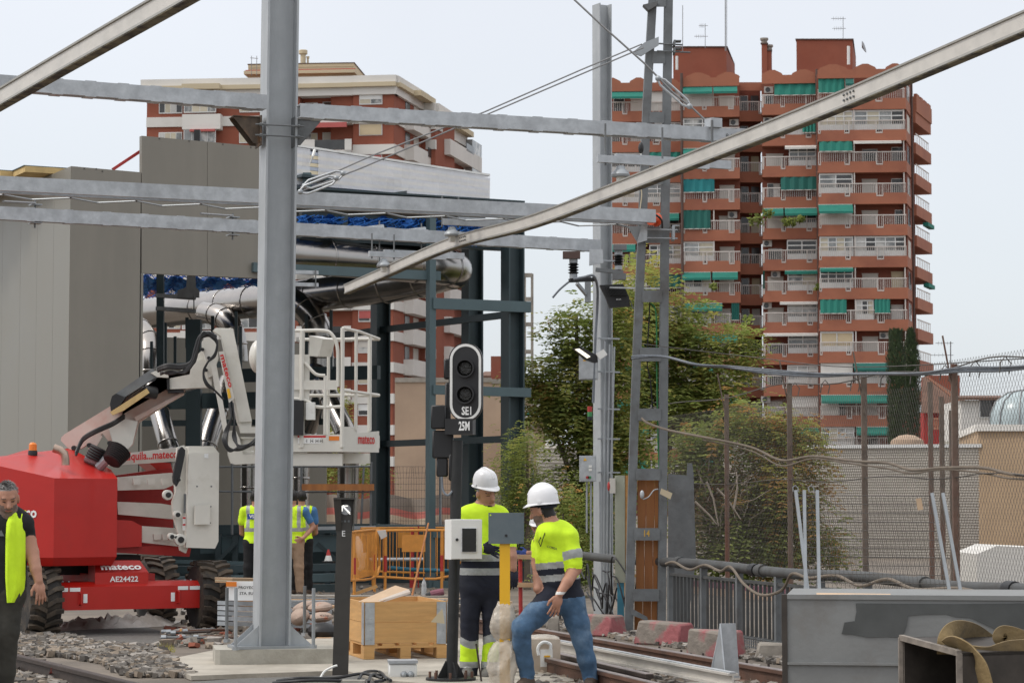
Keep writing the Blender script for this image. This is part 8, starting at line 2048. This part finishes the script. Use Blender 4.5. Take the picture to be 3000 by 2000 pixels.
# leaning stick, red posts, bottle, drill
b = B(); b.tube([gnd(W(1206, 1740, 37.6), 0), W(1255, 1532, 38.8)], [.018, .015], 7); one('broom_handle', 'brown wooden pole leaning on the slim grey post', 'pole', b, 'wood_door', gnd(W(1206, 1740, 37.6), 0))
for x, y in ((1207, 1545), (1226, 1540)): b = B(); p = W(x, y, 42); b.tube([gnd(p, 0), p], .04 if x == 1207 else .012, 8); one('red_post', 'thick red tube standing behind the orange barriers' if x == 1207 else 'thin red rod standing behind the orange barriers', 'post', b, 'redpipe', gnd(p, 0))
t = thing('water_bottle', 'clear plastic water bottle standing on the planks left of the signal mast', 'bottle', W(1242, 1740, 37)); b = B(); b.lathe([(.038, 0), (.04, .02), (.04, .12), (.036, .14), (.04, .16), (.03, .2), (.014, .23), (.014, .25)], W(1242, 1742, 37), UP, 14); P_('bottle', b, mat('bottle_plastic', (.55, .57, .57), .15, 0, .1, 5, alpha=.6), t); b = B(); b.lathe([(.015, .245), (.015, .265)], W(1242, 1742, 37), UP, 10); P_('cap', b, 'cable_blue', t)
t = thing('power_tool', 'maroon power tool lying on the planks left of the signal mast', 'tool', W(1275, 1740, 37)); b = B(); b.tube([W(1262, 1740, 36.9), W(1275, 1737, 36.9), W(1300, 1731, 36.9)], [.055, .06, .05], 10); P_('body', b, 'magenta', t); b = B(); b.tube([W(1247, 1743, 36.9), W(1263, 1740, 36.9)], [.03, .05], 10); P_('nose', b, 'black', t)
# planks and low stacks on the ground in the middle
t = thing('plank_stack', 'low stack of dusty planks and sheets behind the pine crate', 'planks', gnd(W(1150, 1750, 36), 0)); rr = random.Random(8)
for i in range(22):
    x, y = rr.uniform(780, 1330), rr.uniform(1744, 1775); p = W(x, y, 1.55 * FPX / (y - HZ) * rr.uniform(.9, .97)); L = rr.uniform(.8, 2.2); a = rr.uniform(-.3, .5); d = V((math.cos(a), math.sin(a), rr.uniform(-.02, .02)))
    b = B(); b.bar(p - d * L / 2, p + d * L / 2, rr.uniform(.08, .3), rr.uniform(.02, .05)); P_('plank', b, rr.choice(['wood_pale', 'concrete_old', 'card', 'galv', 'old_steel', 'wood_pale']), t)
b = B(); b.bar(W(1030, 1742, 38), W(1105, 1716, 38), .06, .05); P_('plank', b, 'wood_h', t)
# cement sacks, sign board, profiles, rods
t = thing('sack_pile', 'pile of printed paper sacks on a pallet behind the thick column', 'sacks', gnd(W(905, 1850, 27), 0)); M['sack'] = mat('printed_sack', (.40, .30, .24), .85, 0, .15, 6, .3, 18, c2=(.40, .13, .07), c2scale=7, thr=(.58, .66))
for i, (x0, y0, x1, y1, Y, tilt) in enumerate(((852, 1782, 905, 1830, 26.6, .5), (905, 1762, 970, 1795, 26.8, .1), (908, 1792, 972, 1822, 26.6, .05), (858, 1762, 920, 1790, 27.2, .35))):
    b = B(); c = W((x0 + x1) / 2, (y0 + y1) / 2, Y); m_ = Matrix.Rotation(-tilt, 3, 'Y'); b.ball(c, ((x1 - x0) * mpp(Y) * .56, .2, (y1 - y0) * mpp(Y) * .52), 14, 8, m_); P_('sack', b, 'sack', t)
b = B(); b.text('wamp', W(937, 1806, 26.35), (1, 0, -.05), UP, .10, .03, depth=.02); P_('lettering', b, 'black_text', t)
b = B(); b.ball(W(945, 1848, 26.3), (.17, .15, .10), 12, 8); P_('black_bag', b, 'black', t)
for y in (1868, 1880): b = B(); pq(925, y, 968, y + 6, 26, .6, b); P_('pallet_board', b, 'wood_pale', t)
t = thing('profile_stack', 'stack of galvanised profiles under a white notice left of the thick column', 'profiles', gnd(W(700, 1850, 26.5), 0))
for i in range(5): b = B(); b.bar(W(650, 1765 + i * 15, 26.6 - i * .1), W(960, 1775 + i * 15, 28.5 - i * .1), .12, .045); P_('profile', b, 'galv_beam' if i % 2 else 'galv', t)
for i in range(4): b = B(); b.bar(W(655, 1692 + i * 4, 27.2), W(760, 1694 + i * 4, 27.6), .3, .012); P_('sheet', b, ['card', 'wood_pale', 'bcream', 'wood_pale'][i], t)
b = B(); pq(664, 1702, 745, 1758, 26.9, .02, b); nt_ = P_('notice', b, 'white_text', t)
for k, s in enumerate(('PROYECTO', 'STA. EULALIA')): b = B(); b.text(s, W(699 + 3 * k, 1724 + k * 17, 26.88), (1, 0, 0), UP, .24 if k == 0 else .27, .032, depth=.004, bold=.02); P_('lettering', b, 'black_text', nt_)
b = B(); pq(662, 1703, 693, 1717, 26.86, .02, b); P_('orange_flap', b, 'orange_plastic', t)
rr = random.Random(12)
for i in range(11):
    a = gnd(W(rr.uniform(470, 560), rr.uniform(1835, 1872), 26), .04 + .012 * i); a = Wz(rr.uniform(470, 575), rr.uniform(1838, 1878), .03 + .02 * (i % 4)); d = V((1, rr.uniform(-.35, .5), rr.uniform(-.05, .06))).normalized(); L = rr.uniform(.35, .7)
    t = thing('anchor_rod', 'loose threaded anchor rod in the heap right of the lift\'s wheel', 'rod', a, 'loose anchor rods by the lift'); b = B(); b.tube([a, a + d * L], .015, 7); P_('rod', b, rr.choice(['old_steel', 'dark_rail', 'rust']), t); b = B(); b.tube([a - d * .02, a + d * .035], .028, 6); P_('nut', b, 'galv', t)
b = B(); b.lathe([(.05, 0), (.05, .11)], Wz(539, 1870, .0), UP, 14); one('timber_offcut', 'short orange-brown timber offcut standing on the mat', 'offcut', b, 'wood', Wz(539, 1870, 0))
M['sheet'] = mat('dirty_plastic_sheet', (.36, .32, .28), .45, 0, .25, 3, .6, 9, c2=(.52, .49, .46), c2scale=4)
def heap(label, p0, p1, Y, h, seed, m='sheet', name='plastic_sheet', cat='sheet'):
    b = B(); nx, ny = 36, 8; rr = random.Random(seed); a, c = Wz(*p0, 0), Wz(*p1, 0); g = []
    for i in range(nx + 1):
        for j in range(ny + 1):
            p = a.lerp(c, i / nx) + V((0, (j / ny - .5) * 1.1, 0)); e_ = math.sin(math.pi * j / ny) * min(1, 5 * min(i, nx - i) / nx + .1); p.z = h * e_ * (.55 + .45 * mnoise.noise(V((i * .35, j * .6, seed)))) + .06 * e_ * mnoise.noise(V((i * 1.1, j * 1.3, seed))) + .004; g.append(p)
    b.add(g, [(i * (ny + 1) + j, (i + 1) * (ny + 1) + j, (i + 1) * (ny + 1) + j + 1, i * (ny + 1) + j + 1) for i in range(nx) for j in range(ny)]); return one(name, label, cat, b, m, (a + c) / 2)
heap('crumpled dirty plastic sheet lying under the lift\'s red axle', (140, 1850), (520, 1826), 0, .22, 3)
heap('rubble and earth heap between the gravel and the thick column', (500, 1868), (780, 1858), 0, .16, 6, 'ground', 'rubble_heap', 'rubble')
stones('rubble', [[(480, 1850), (760, 1860), (760, 1905), (480, 1895)], [(760, 1790), (1000, 1780), (1000, 1850), (760, 1850)]], 420, .02, .09, 8, st + [M['brick_l']])['label'] = 'broken bricks and rubble strewn between lift and column'
stones('gravel', [[(560, 1720), (1330, 1720), (1420, 1835), (480, 1835)], [(1330, 1800), (1700, 1760), (1560, 1850), (1420, 1840)]], 900, .012, .05, 9, st)['label'] = 'scattered gravel on the dusty ground'
M['grassy'] = M['leaf_b']
for x, y in ((630, 1880), (485, 1905), (690, 1850)):
    b = B(); rg = random.Random(int(x))
    for _ in range(60): p = Wz(x + rg.uniform(-25, 25), y + rg.uniform(-6, 6), 0); q = V((rg.uniform(-.04, .04), rg.uniform(-.03, .03), rg.uniform(.03, .09))); b.add([p + V((-.004, 0, 0)), p + V((.004, 0, 0)), p + q], [(0, 1, 2)])
    one('weed', 'tuft of green weeds in the rubble at the foot of the thick column', 'weed', b, 'leaf_c', Wz(x, y, 0), 'weeds in the rubble')
# ---- right-hand column equipment
def box(label, r, Y, m='galv_beam', name='equipment_box', cat='box', dep=.14, tri=None, lid=True):
    t = thing(name, label, cat, W((r[0] + r[2]) / 2, r[3], Y)); b = B(); pq(*r, Y, dep, b); P_('case', b, m, t)
    if lid: b = B(); pq(r[0] + 3, r[1] + 3, r[2] - 3, r[3] - 3, Y - .012, .012, b); P_('door', b, m, t)
    if tri: b = B(); x, y = tri; b.prism([W(x - 5, y + 9, Y - .02), W(x + 5, y + 9, Y - .02), W(x, y, Y - .02)], (0, .004, 0)); P_('warning_triangle', b, 'yellow', t)
    return t
box('grey equipment box with a warning triangle high on the plain column', (1697, 1042, 1752, 1111), 31.8, tri=(1713, 1048))
t = box('grey switch box with a warning triangle lower on the plain column', (1698, 1334, 1747, 1410), 31.8, tri=(1714, 1340))
for x, y, m in ((1723, 1394, 'green_cable'), (1717, 1394, 'redpipe'), (1725, 1362, 'white'), (1725, 1372, 'white')): b = B(); pq(x, y, x + 9, y + 7, 31.77, .02, b); P_('switch', b, m, t)
for x in (1719, 1731, 1758): b = B(); b.tube([W(x, 1410, 31.9), W(x, 1560 if x == 1719 else 1640, 31.9)], .014, 6); P_('conduit', b, 'galv', t)
def flood(label, pts, Y, lit, m='black'):
    t = thing('floodlight', label, 'floodlight', W(*pts[0], Y)); b = B(); b.prism([W(x, y, Y) for x, y in pts], (0, .16, 0)); P_('housing', b, m, t); return t
t = flood('large black floodlight with cooling fins fixed between column and mast', [(1757, 835), (1826, 832), (1844, 872), (1846, 896), (1786, 900), (1774, 868)], 30, False)
for i in range(14): b = B(); p = W(1774 + i * 4.0, 836, 29.96); b.bar(p, W(1786 + i * 4.0, 866, 29.96), .006, .05, up=V((0, 1, 0))); P_('fin', b, 'black_metal', t)
b = B(); b.bar(W(1790, 842, 29.9), W(1958, 846, 27.8), .035, .02); P_('support_bar', b, 'galv', t); b = B(); b.tube(spl([W(1846, 880, 30), W(1858, 906, 29.9), W(1872, 890, 29.8), W(1878, 930, 29.5)]), .008, 6); P_('lead', b, 'black', t)
b = B(); b.text('ELSA', W(1806, 879, 29.97), (1, 0, .05), UP, .06, .016, depth=.01); P_('lettering', b, 'white_text', t)
t = flood('small lit LED lamp with a white box fixed on the plain column', [(1679, 1020), (1702, 1016), (1750, 1040), (1752, 1060), (1742, 1062), (1712, 1052)], 31.2, True)
M['lit'] = mat('lit_lamp_face', (.9, .85, .7), .4, 0, .01, 5, emit=(1, .92, .72, 1.3)); b = B(); b.prism([W(1684, 1023, 31.17), W(1697, 1021, 31.17), W(1730, 1044, 31.17), W(1720, 1049, 31.17)], (0, .01, 0)); P_('lamp_face', b, 'lit', t); b = B(); b.prism([W(1746, 1036, 31.1), W(1768, 1022, 31.1), W(1780, 1038, 31.1), W(1758, 1053, 31.1)], (0, .1, 0)); P_('driver_box', b, 'white', t)
t = thing('signal_lamp', 'small red and green stacked lamp on the plain column', 'lamp', W(1728, 1225, 31.8))
for y0, y1, m in ((1190, 1206, 'redpipe'), (1206, 1220, 'green_cable'), (1220, 1230, 'black')): b = B(); b.tube([W(1728, y1, 31.8), W(1728, y0, 31.8)], .032, 12); P_('lamp_section', b, m, t)
def ceramic(label, x, y0, y1, Y, r):
    t = thing('isolator', label, 'insulator', W(x, y1, Y)); a, c = W(x, y1, Y), W(x, y0, Y); h = c.z - a.z
    b = B(); b.tube([a, a + V((0, 0, h * .22))], r * .7, 12); b.tube([a + V((0, 0, h * .78)), c], r * .75, 12); P_('end_cap', b, 'galv', t)
    b = B(); b.lathe([(r * (1 if i % 2 else .55), h * (.22 + .56 * i / 8)) for i in range(9)], a, UP, 16); P_('ribs', b, 'black', t); return t
t = ceramic('ribbed black isolator hanging left of the plain column under the thin beam', 1680, 758, 816, 31.5, .075); b = B(); pq(1649, 736, 1700, 757, 31.4, .1, b); P_('bracket', b, 'pipe_brown', t); b = B(); b.bar(W(1668, 822, 31.4), W(1745, 818, 31.5), .08, .05); P_('arm', b, 'black', t); b = B(); b.tube(spl([W(1666, 826, 31.3), W(1640, 848, 31.3), W(1619, 872, 31.3)]), .014, 7); P_('lead_tail', b, 'cable_blue', t)
P_('strut', B().bar(W(1690, 830, 31.6), W(1722, 868, 31.8), .04), 'galv', t); P_('upright', B().bar(W(1722, 808, 31.8), W(1722, 885, 31.8), .08), 'galv', t); b = B(); b.prism([W(1727, 730, 31.6), W(1765, 730, 31.6), W(1768, 770, 31.6), W(1726, 778, 31.6)], (0, .03, 0)); P_('end_plate', b, 'galv_beam', t)
b = B(); b.tube(spl([W(1680, 818, 31.3), W(1710, 812, 31.3), W(1738, 808, 31.3), W(1750, 840, 31.6), W(1750, 900, 31.8), W(1745, 980, 31.8), W(1742, 1060, 31.8), W(1738, 1180, 31.8)]), .018, 7); P_('feeder_cable', b, 'cable_blue', t)
t = ceramic('grey disconnector with insulator bolted right of the plain column', 1812, 735, 790, 31.6, .07); P_('top_clamp', pq(1797, 716, 1836, 732, 31.5, .1), 'old_steel', t); P_('base_plate', pq(1795, 800, 1834, 818, 31.5, .14), 'old_steel', t); P_('arm', B().bar(W(1745, 790, 31.6), W(1826, 798, 31.6), .08, .05), 'old_steel', t)
# mast fittings
t = thing('cable_reel', 'orange cable reel hung inside the riveted mast', 'cable reel', W(1922, 668, 27.3)); b = B(); a, c = W(1908, 640, 27.2), W(1936, 648, 27.35); d = (c - a).normalized(); b.lathe([(.078, 0), (.078, .015), (.05, .02), (.05, .09), (.078, .095), (.078, .11)], a, d, 18); P_('drum', b, 'orange_reel', t); b = B(); b.tube(spl([W(1908, 625, 27.15), W(1922, 630, 27.1), W(1938, 645, 27.15), W(1940, 668, 27.2)]), .012, 6); P_('strap', b, 'black', t)
t = thing('sensor', 'black foam-covered microphone on a white box in front of the riveted mast', 'sensor', W(1876, 478, 27)); b = B(); b.ball(W(1878, 434, 27), (.032, .03, .066), 12, 10); P_('windshield', b, 'black', t); b = B(); b.tube([W(1878, 450, 27), W(1878, 466, 27)], .008, 6); pq(1862, 460, 1893, 478, 26.9, .08, b); b.tube([W(1890, 470, 27), W(1950, 476, 27)], .010, 6); P_('box', b, 'white', t)
b = B(); b.tube(spl([W(1876, 548, 27.2), W(1880, 570, 27.2), W(1874, 620, 27.2)]), .006, 5); P_('lead', b, 'bcream', t)
for lab, pts, r, m in (('green hose hanging inside the riveted mast', [(1906, 888), (1922, 920), (1924, 1080), (1928, 1290), (1932, 1390)], .010, 'green_cable'), ('black wire hanging inside the riveted mast', [(1904, 886), (1900, 960), (1896, 1060), (1906, 1120), (1912, 1200)], .008, 'black')): b = B(); b.tube(spl([W(x, y, 27.45) for x, y in pts]), r, 6); one('hanging_hose', lab, 'hose', b, m, W(*pts[0], 27.45))
t = thing('panel_screen', 'hazy green plastic panel with a wooden edge left of the riveted mast', 'panel', gnd(W(1822, 1830, 28.2), 0)); M['haze_panel'] = mat('cloudy_plastic', (.36, .38, .30), .4, 0, .15, 3, c2=(.30, .42, .18), c2scale=.9, c2stretch=(1, 1, .5), thr=(.5, .7)); b = B(); pq(1802, 1392, 1832, 1706, 28, .03, b); P_('sheet', b, 'haze_panel', t); b = B(); pq(1832, 1392, 1846, 1830, 28, .2, b); P_('wooden_edge', b, 'wood', t); b = B(); pq(1809, 1706, 1828, 1828, 28.02, .05, b); P_('blue_board', b, mat('blue_board', (.06, .25, .36), .6), t); b = B(); pq(1786, 1400, 1803, 1444, 27.95, .05, b); P_('siren_case', b, 'white_paint', t); b = B(); b.ball(W(1784, 1424, 27.97), (.02, .03, .055), 10, 8); P_('siren_lens', b, 'redpipe', t)
b = B(); b.prism([gnd(W(2012, 1822, 28.6), 0), W(2039, 1640, 28.6), W(2032, 1390, 28.6), W(2028, 1356, 28.6), W(2014, 1356, 28.6), W(2012, 1392, 28.6), W(1958, 1387, 28.6), gnd(W(1956, 1822, 28.6), 0)], (0, .02, 0)); one('steel_sheet', 'tall dull grey steel sheet leaning behind the riveted mast', 'steel sheet', b, 'old_steel', gnd(W(1985, 1822, 28.6), 0))
t = thing('door_sensor', 'small cream box with a grey bulb on the boarded mast foot', 'sensor', W(1950, 1440, 27.2)); b = B(); b.prism([W(1938, 1430, 27.2), W(1970, 1444, 27.2), W(1964, 1462, 27.2), W(1934, 1446, 27.2)], (0, .05, 0)); P_('box', b, 'bcream', t); b = B(); b.ball(W(1881, 1448, 27.2), (.025, .025, .05), 10, 8); P_('bulb', b, 'galv_beam', t); b = B(); b.tube(spl([W(1884, 1462, 27.2), W(1900, 1455, 27.2), W(1915, 1436, 27.2), W(1928, 1432, 27.2)]), .008, 6); P_('conduit', b, 'galv', t)
rr = random.Random(31)
for i in range(9):
    x0, y0 = rr.uniform(1700, 1800), rr.uniform(1660, 1740); pts = [(x0, y0, 28.5)] + [(x0 + k * rr.uniform(8, 22), y0 + rr.uniform(-30, 90) * k / 2, 28.5 - .2 * k) for k in range(1, 5)]; b = B(); b.tube(spl([W(*p) for p in pts]), .010, 6); one('loose_cable', 'loose black cable in the tangle between the plain column and the mast', 'cable', b, 'black', W(*pts[0]), 'tangled black cables')
t = thing('red_trestle', 'red tube trestle with rough timber rails behind the man in jeans', 'trestle', gnd(W(1545, 1800, 30), 0))
for x in (1526, 1600): b = B(); b.tube([gnd(W(x, 1800, 29.8), 0), W(x - 2, 1626, 29.8)], .025, 8); P_('post', b, 'redpipe', t)
for y in (1630, 1712): b = B(); b.bar(W(1514, y, 29.75), W(1620, y + 2, 29.75), .06, .055); P_('timber', b, 'wood_pale', t)
t = thing('far_mast', 'slim grey battened mast far behind the right-hand steel post', 'mast', gnd(W(1548, 1400, 62), 0))
for x in (1537, 1559): b = B(); p = W(x, 802, 62); b.bar(gnd(p, 0), p, .07); P_('mast_leg', b, 'concrete_old', t)
for y in (806, 876, 950, 1030, 1110, 1200): b = B(); pq(1537, y - 6, 1559, y + 6, 61.95, .05, b); P_('batten_plate', b, 'concrete_old', t)
# ---- foreground: dark tank, box beam, strap
M['tank'] = mat('primer_patched_steel', (.20, .205, .20), .6, .1, .12, 2, .1, 30, c2=(.15, .13, .11), c2scale=1.6, thr=(.52, .8)); M['dirty'] = mat('grimy_steel_edge', (.05, .042, .035), .7, .2, .35, 8)
t = thing('steel_tank', 'patched grey steel tank filling the bottom right corner', 'tank', gnd(W(2650, 2000, 15.6), 0))
A0, A1 = W(2306, 1740, 15.6), W(3060, 1758, 15.35); dA = (A1 - A0); dA.z = 0; dA.normalize(); nA = V((-dA.y, dA.x, 0)); zt_ = A0.z
f0, f1 = V((A0.x, A0.y, zt_)), V((A1.x, A1.y, zt_)) + dA * .8
b = B(); b.prism([gnd(f0, .02), gnd(f1, .02), f1 + V((0, 0, -.03)), f0 + V((0, 0, -.03))], nA * 1.05); P_('body', b, 'tank', t)
b = B(); b.prism([f0 + V((0, 0, -.03)) - nA * .012, f1 + V((0, 0, -.03)) - nA * .012, f1 - nA * .012, f0 - nA * .012], nA * 1.08); P_('rim', b, 'tank', t)
b = B(); z = W(2306, 1945, 15.6).z; b.prism([V((f0.x, f0.y, z)) - nA * .02, V((f1.x, f1.y, z)) - nA * .02, V((f1.x, f1.y, z + .016)) - nA * .02, V((f0.x, f0.y, z + .016)) - nA * .02], nA * .03); P_('rib', b, 'tank', t)
b = B(); b.prism([gnd(f0, .02) - dA * .035 - nA * .01, gnd(f0, .02) - nA * .01, f0 - nA * .01, f0 - dA * .035 - nA * .01], nA * .08); P_('end_flange', b, 'dirty', t)
def ont(x, y): r = ray(x, y); o = V((0, 0, EYE)); s = (f0 - nA * .003 - o).dot(nA) / r.dot(nA); return o + r * s
b = B(); b.prism([ont(x, y) for x, y in ((2507, 1766), (2509, 1790), (2504, 1818), (2474, 1822), (2466, 1856), (2500, 1858), (2540, 1866), (2600, 1864), (2643, 1867), (2656, 1834), (2661, 1803), (2700, 1799), (2772, 1798), (2800, 1806), (2844, 1809), (2890, 1830), (2930, 1848), (3020, 1838), (3120, 1842), (3120, 1772), (3000, 1766), (2800, 1768))], -nA * .003); P_('primer_patch', b, mat('dark_primer', (.070, .074, .072), .6, .1, .25, 3), t)
b = B(); b.prism([W(2392, 1737, 15.7), W(2610, 1740, 15.6), W(2606, 1745, 15.55), W(2392, 1742, 15.58)], (0, 0, .004)); P_('tape', b, 'card', t)
t = thing('box_beam', 'open-ended dark box beam lying in front of the steel tank', 'box beam', gnd(W(2750, 2000, 13.4), 0))
a, c = W(2640, 1866, 13.4), W(2810, 1922, 12.9); a2, c2 = V((a.x, a.y, a.z - .45)), V((c.x, c.y, a.z - .45)); c.z = a.z - .055; c2.z = c.z - .45; dR = V((1.0, .42, 0)).normalized() * 2.2
th = .018
for q in ((a, c, V((0, 0, -th))), (a2, c2, V((0, 0, th)))): b = B(); b.prism([q[0], q[1], q[1] + dR, q[0] + dR], q[2]); P_('flange', b, 'dirty', t)
for q in ((a, a2), (c, c2)): b = B(); s = (c - a).normalized() * th * (1 if q[0] is a else -1); b.prism([q[0], q[1], q[1] + dR, q[0] + dR], s); P_('web', b, 'dirty', t)
b = B(); b.prism([p_ + dR * .95 for p_ in (a, c, c2, a2)], dR * .01); P_('end_wall', b, 'dirty', t)
fr_ = B(); 
for p_, q_ in ((a, c), (c, c2), (c2, a2), (a2, a)): fr_.bar(p_, q_, .03, .03)
P_('end_frame', fr_, mat('chipped_steel_edge', (.22, .19, .16), .7, .2, .4, 12), t)
M['strap'] = mat('worn_lifting_strap', (.26, .185, .085), .85, 0, .25, 8, .3, 40, c2=(.13, .10, .06), c2scale=4)
t = thing('lifting_strap', 'worn tan lifting strap heaped on top of the dark box beam', 'strap', W(2860, 1925, 13.2))
def ribbon(pts, w, up):
    P = spl([W(*p) for p in pts], 8); b = B(); b.sweep(P, [(-w / 2, -.004), (w / 2, -.004), (w / 2, .004), (-w / 2, .004)], up=V(up)); P_('webbing', b, 'strap', t)
ribbon([(2772, 1915, 13.2), (2775, 1868, 13.2), (2800, 1842, 13.3), (2850, 1850, 13.5), (2910, 1890, 13.6), (2960, 1910, 13.6)], .10, (0, 1, .15))
ribbon([(2776, 1890, 13.1), (2800, 1880, 13.0), (2846, 1908, 12.95), (2872, 1945, 12.9), (2890, 2010, 12.9), (2900, 2060, 12.9)], .085, (.5, .6, .6))
ribbon([(2850, 1915, 13.1), (2900, 1918, 13.05), (2960, 1900, 13.05), (3060, 1895, 13.1)], .10, (0, 1, .3))
ribbon([(2870, 1930, 13.15), (2930, 1930, 13.1), (3000, 1905, 13.1), (3080, 1915, 13.1)], .09, (0, .7, .7))
ribbon([(3030, 1890, 13.2), (2985, 1862, 13.2), (2940, 1852, 13.2), (2930, 1868, 13.2), (2960, 1876, 13.25)], .08, (0, 1, .2))
# ---- foreground ground items
t = thing('distribution_box', 'grey distribution box with two cable glands on the concrete by the signal base', 'box', gnd(W(1180, 1996, 20.6), .045)); b = B(); pq(1139, 1944, 1222, 1998, 20.4, .2, b, .1); o = P_('case', b, 'white', t); o.modifiers.new('bv', 'BEVEL').width = .012
b = B(); pq(1138, 1934, 1224, 1943, 20.39, .22, b, .1); P_('lid', b, 'galv_beam', t)
for x in (1183, 1203): b = B(); b.lathe([(.03, 0), (.03, .02), (.018, .03), (.016, .07)], W(x, 1974, 20.42), V((.1, -1, -.2)), 12); P_('cable_gland', b, 'galv', t)
for i, pts in enumerate(([(812, 1993), (880, 1985), (980, 1985), (1060, 1972), (1120, 1985)], [(1050, 1990), (1068, 1968), (1110, 1966), (1130, 1988), (1100, 1995)], [(1080, 1996), (1090, 1975), (1120, 1978), (1145, 1992)], [(800, 1999), (900, 1992), (1000, 1993)])):
    b = B(); b.tube(spl([Wz(x, y, .07 + .03 * (k % 2)) for k, (x, y) in enumerate(pts)]), .013, 7); one('loose_cable', ['long black cable running past the foot of the indicator post', 'looped black cable between indicator post and distribution box', 'small black cable loop beside the distribution box', 'black cable along the bottom edge by the grating'][i], 'cable', b, 'black', Wz(*pts[0], .07))
b = B(); b.bar(Wz(862, 1996, .06), Wz(1070, 1996, .06), .09, .03); one('plank', 'pale plank lying on the grating at the bottom edge', 'plank', b, 'concrete', Wz(862, 1996, .06))
b = B(); b.tube(spl([Wz(938, 1985, .05), W(950, 1966, 20.4), W(975, 1952, 20.4), W(988, 1948, 20.4)]), .010, 6); one('cable_stub', 'white cable stub at the foot of the indicator post', 'cable', b, 'white', Wz(938, 1985, .05))
t = thing('wrapped_carton', 'film-wrapped carton with a white label between the legs of the man in jeans', 'carton', gnd(W(1600, 2000, 20.9), .04)); b = B(); pq(1545, 1872, 1642, 2010, 20.95, .3, b, .12); P_('box', b, 'card_grey', t); b = B(); pq(1583, 1901, 1619, 1952, 20.96, .01, b, .12); lb2 = P_('label', b, 'white_text', t)
b = B(); pq(1594, 1919, 1612, 1924, 20.955, .006, b, .12); P_('label_print', b, 'yellow', lb2); b = B(); b.ball(W(1590, 1868, 21.1), (.15, .12, .035), 14, 8); P_('film', b, 'wrap', t); b = B(); b.tube(spl([W(1578, 1918, 20.93), W(1576, 1895, 20.93), W(1592, 1880, 20.93), W(1612, 1886, 20.94), W(1612, 1902, 20.94)]), .014, 7); P_('tape_loop', b, 'chalk', t)
t = thing('valve_pair', 'pair of brass valves on a pipe beside the left-hand rail', 'valve', Wz(232, 1990, .03))
for x in (219, 240): b = B(); c = Wz(x, 1992, .05); b.tube([c, c + V((0, 0, .05))], .012, 8); b.ball(c + V((0, 0, .055)), .016, 8, 6); P_('valve', b, 'yellow', t)
b = B(); b.tube([Wz(208, 1998, .03), Wz(260, 2004, .03)], .014, 8); P_('pipe', b, 'old_steel', t)
b = B(); b.prism([Wz(142, 1978, .05), Wz(154, 1978, .05), W(150, 1952, 19.6)], (0, .004, 0)); one('marker_flag', 'tiny red marker flag stuck in the ballast by the left-hand rail', 'flag', b, 'redpipe', Wz(148, 1978, .05))
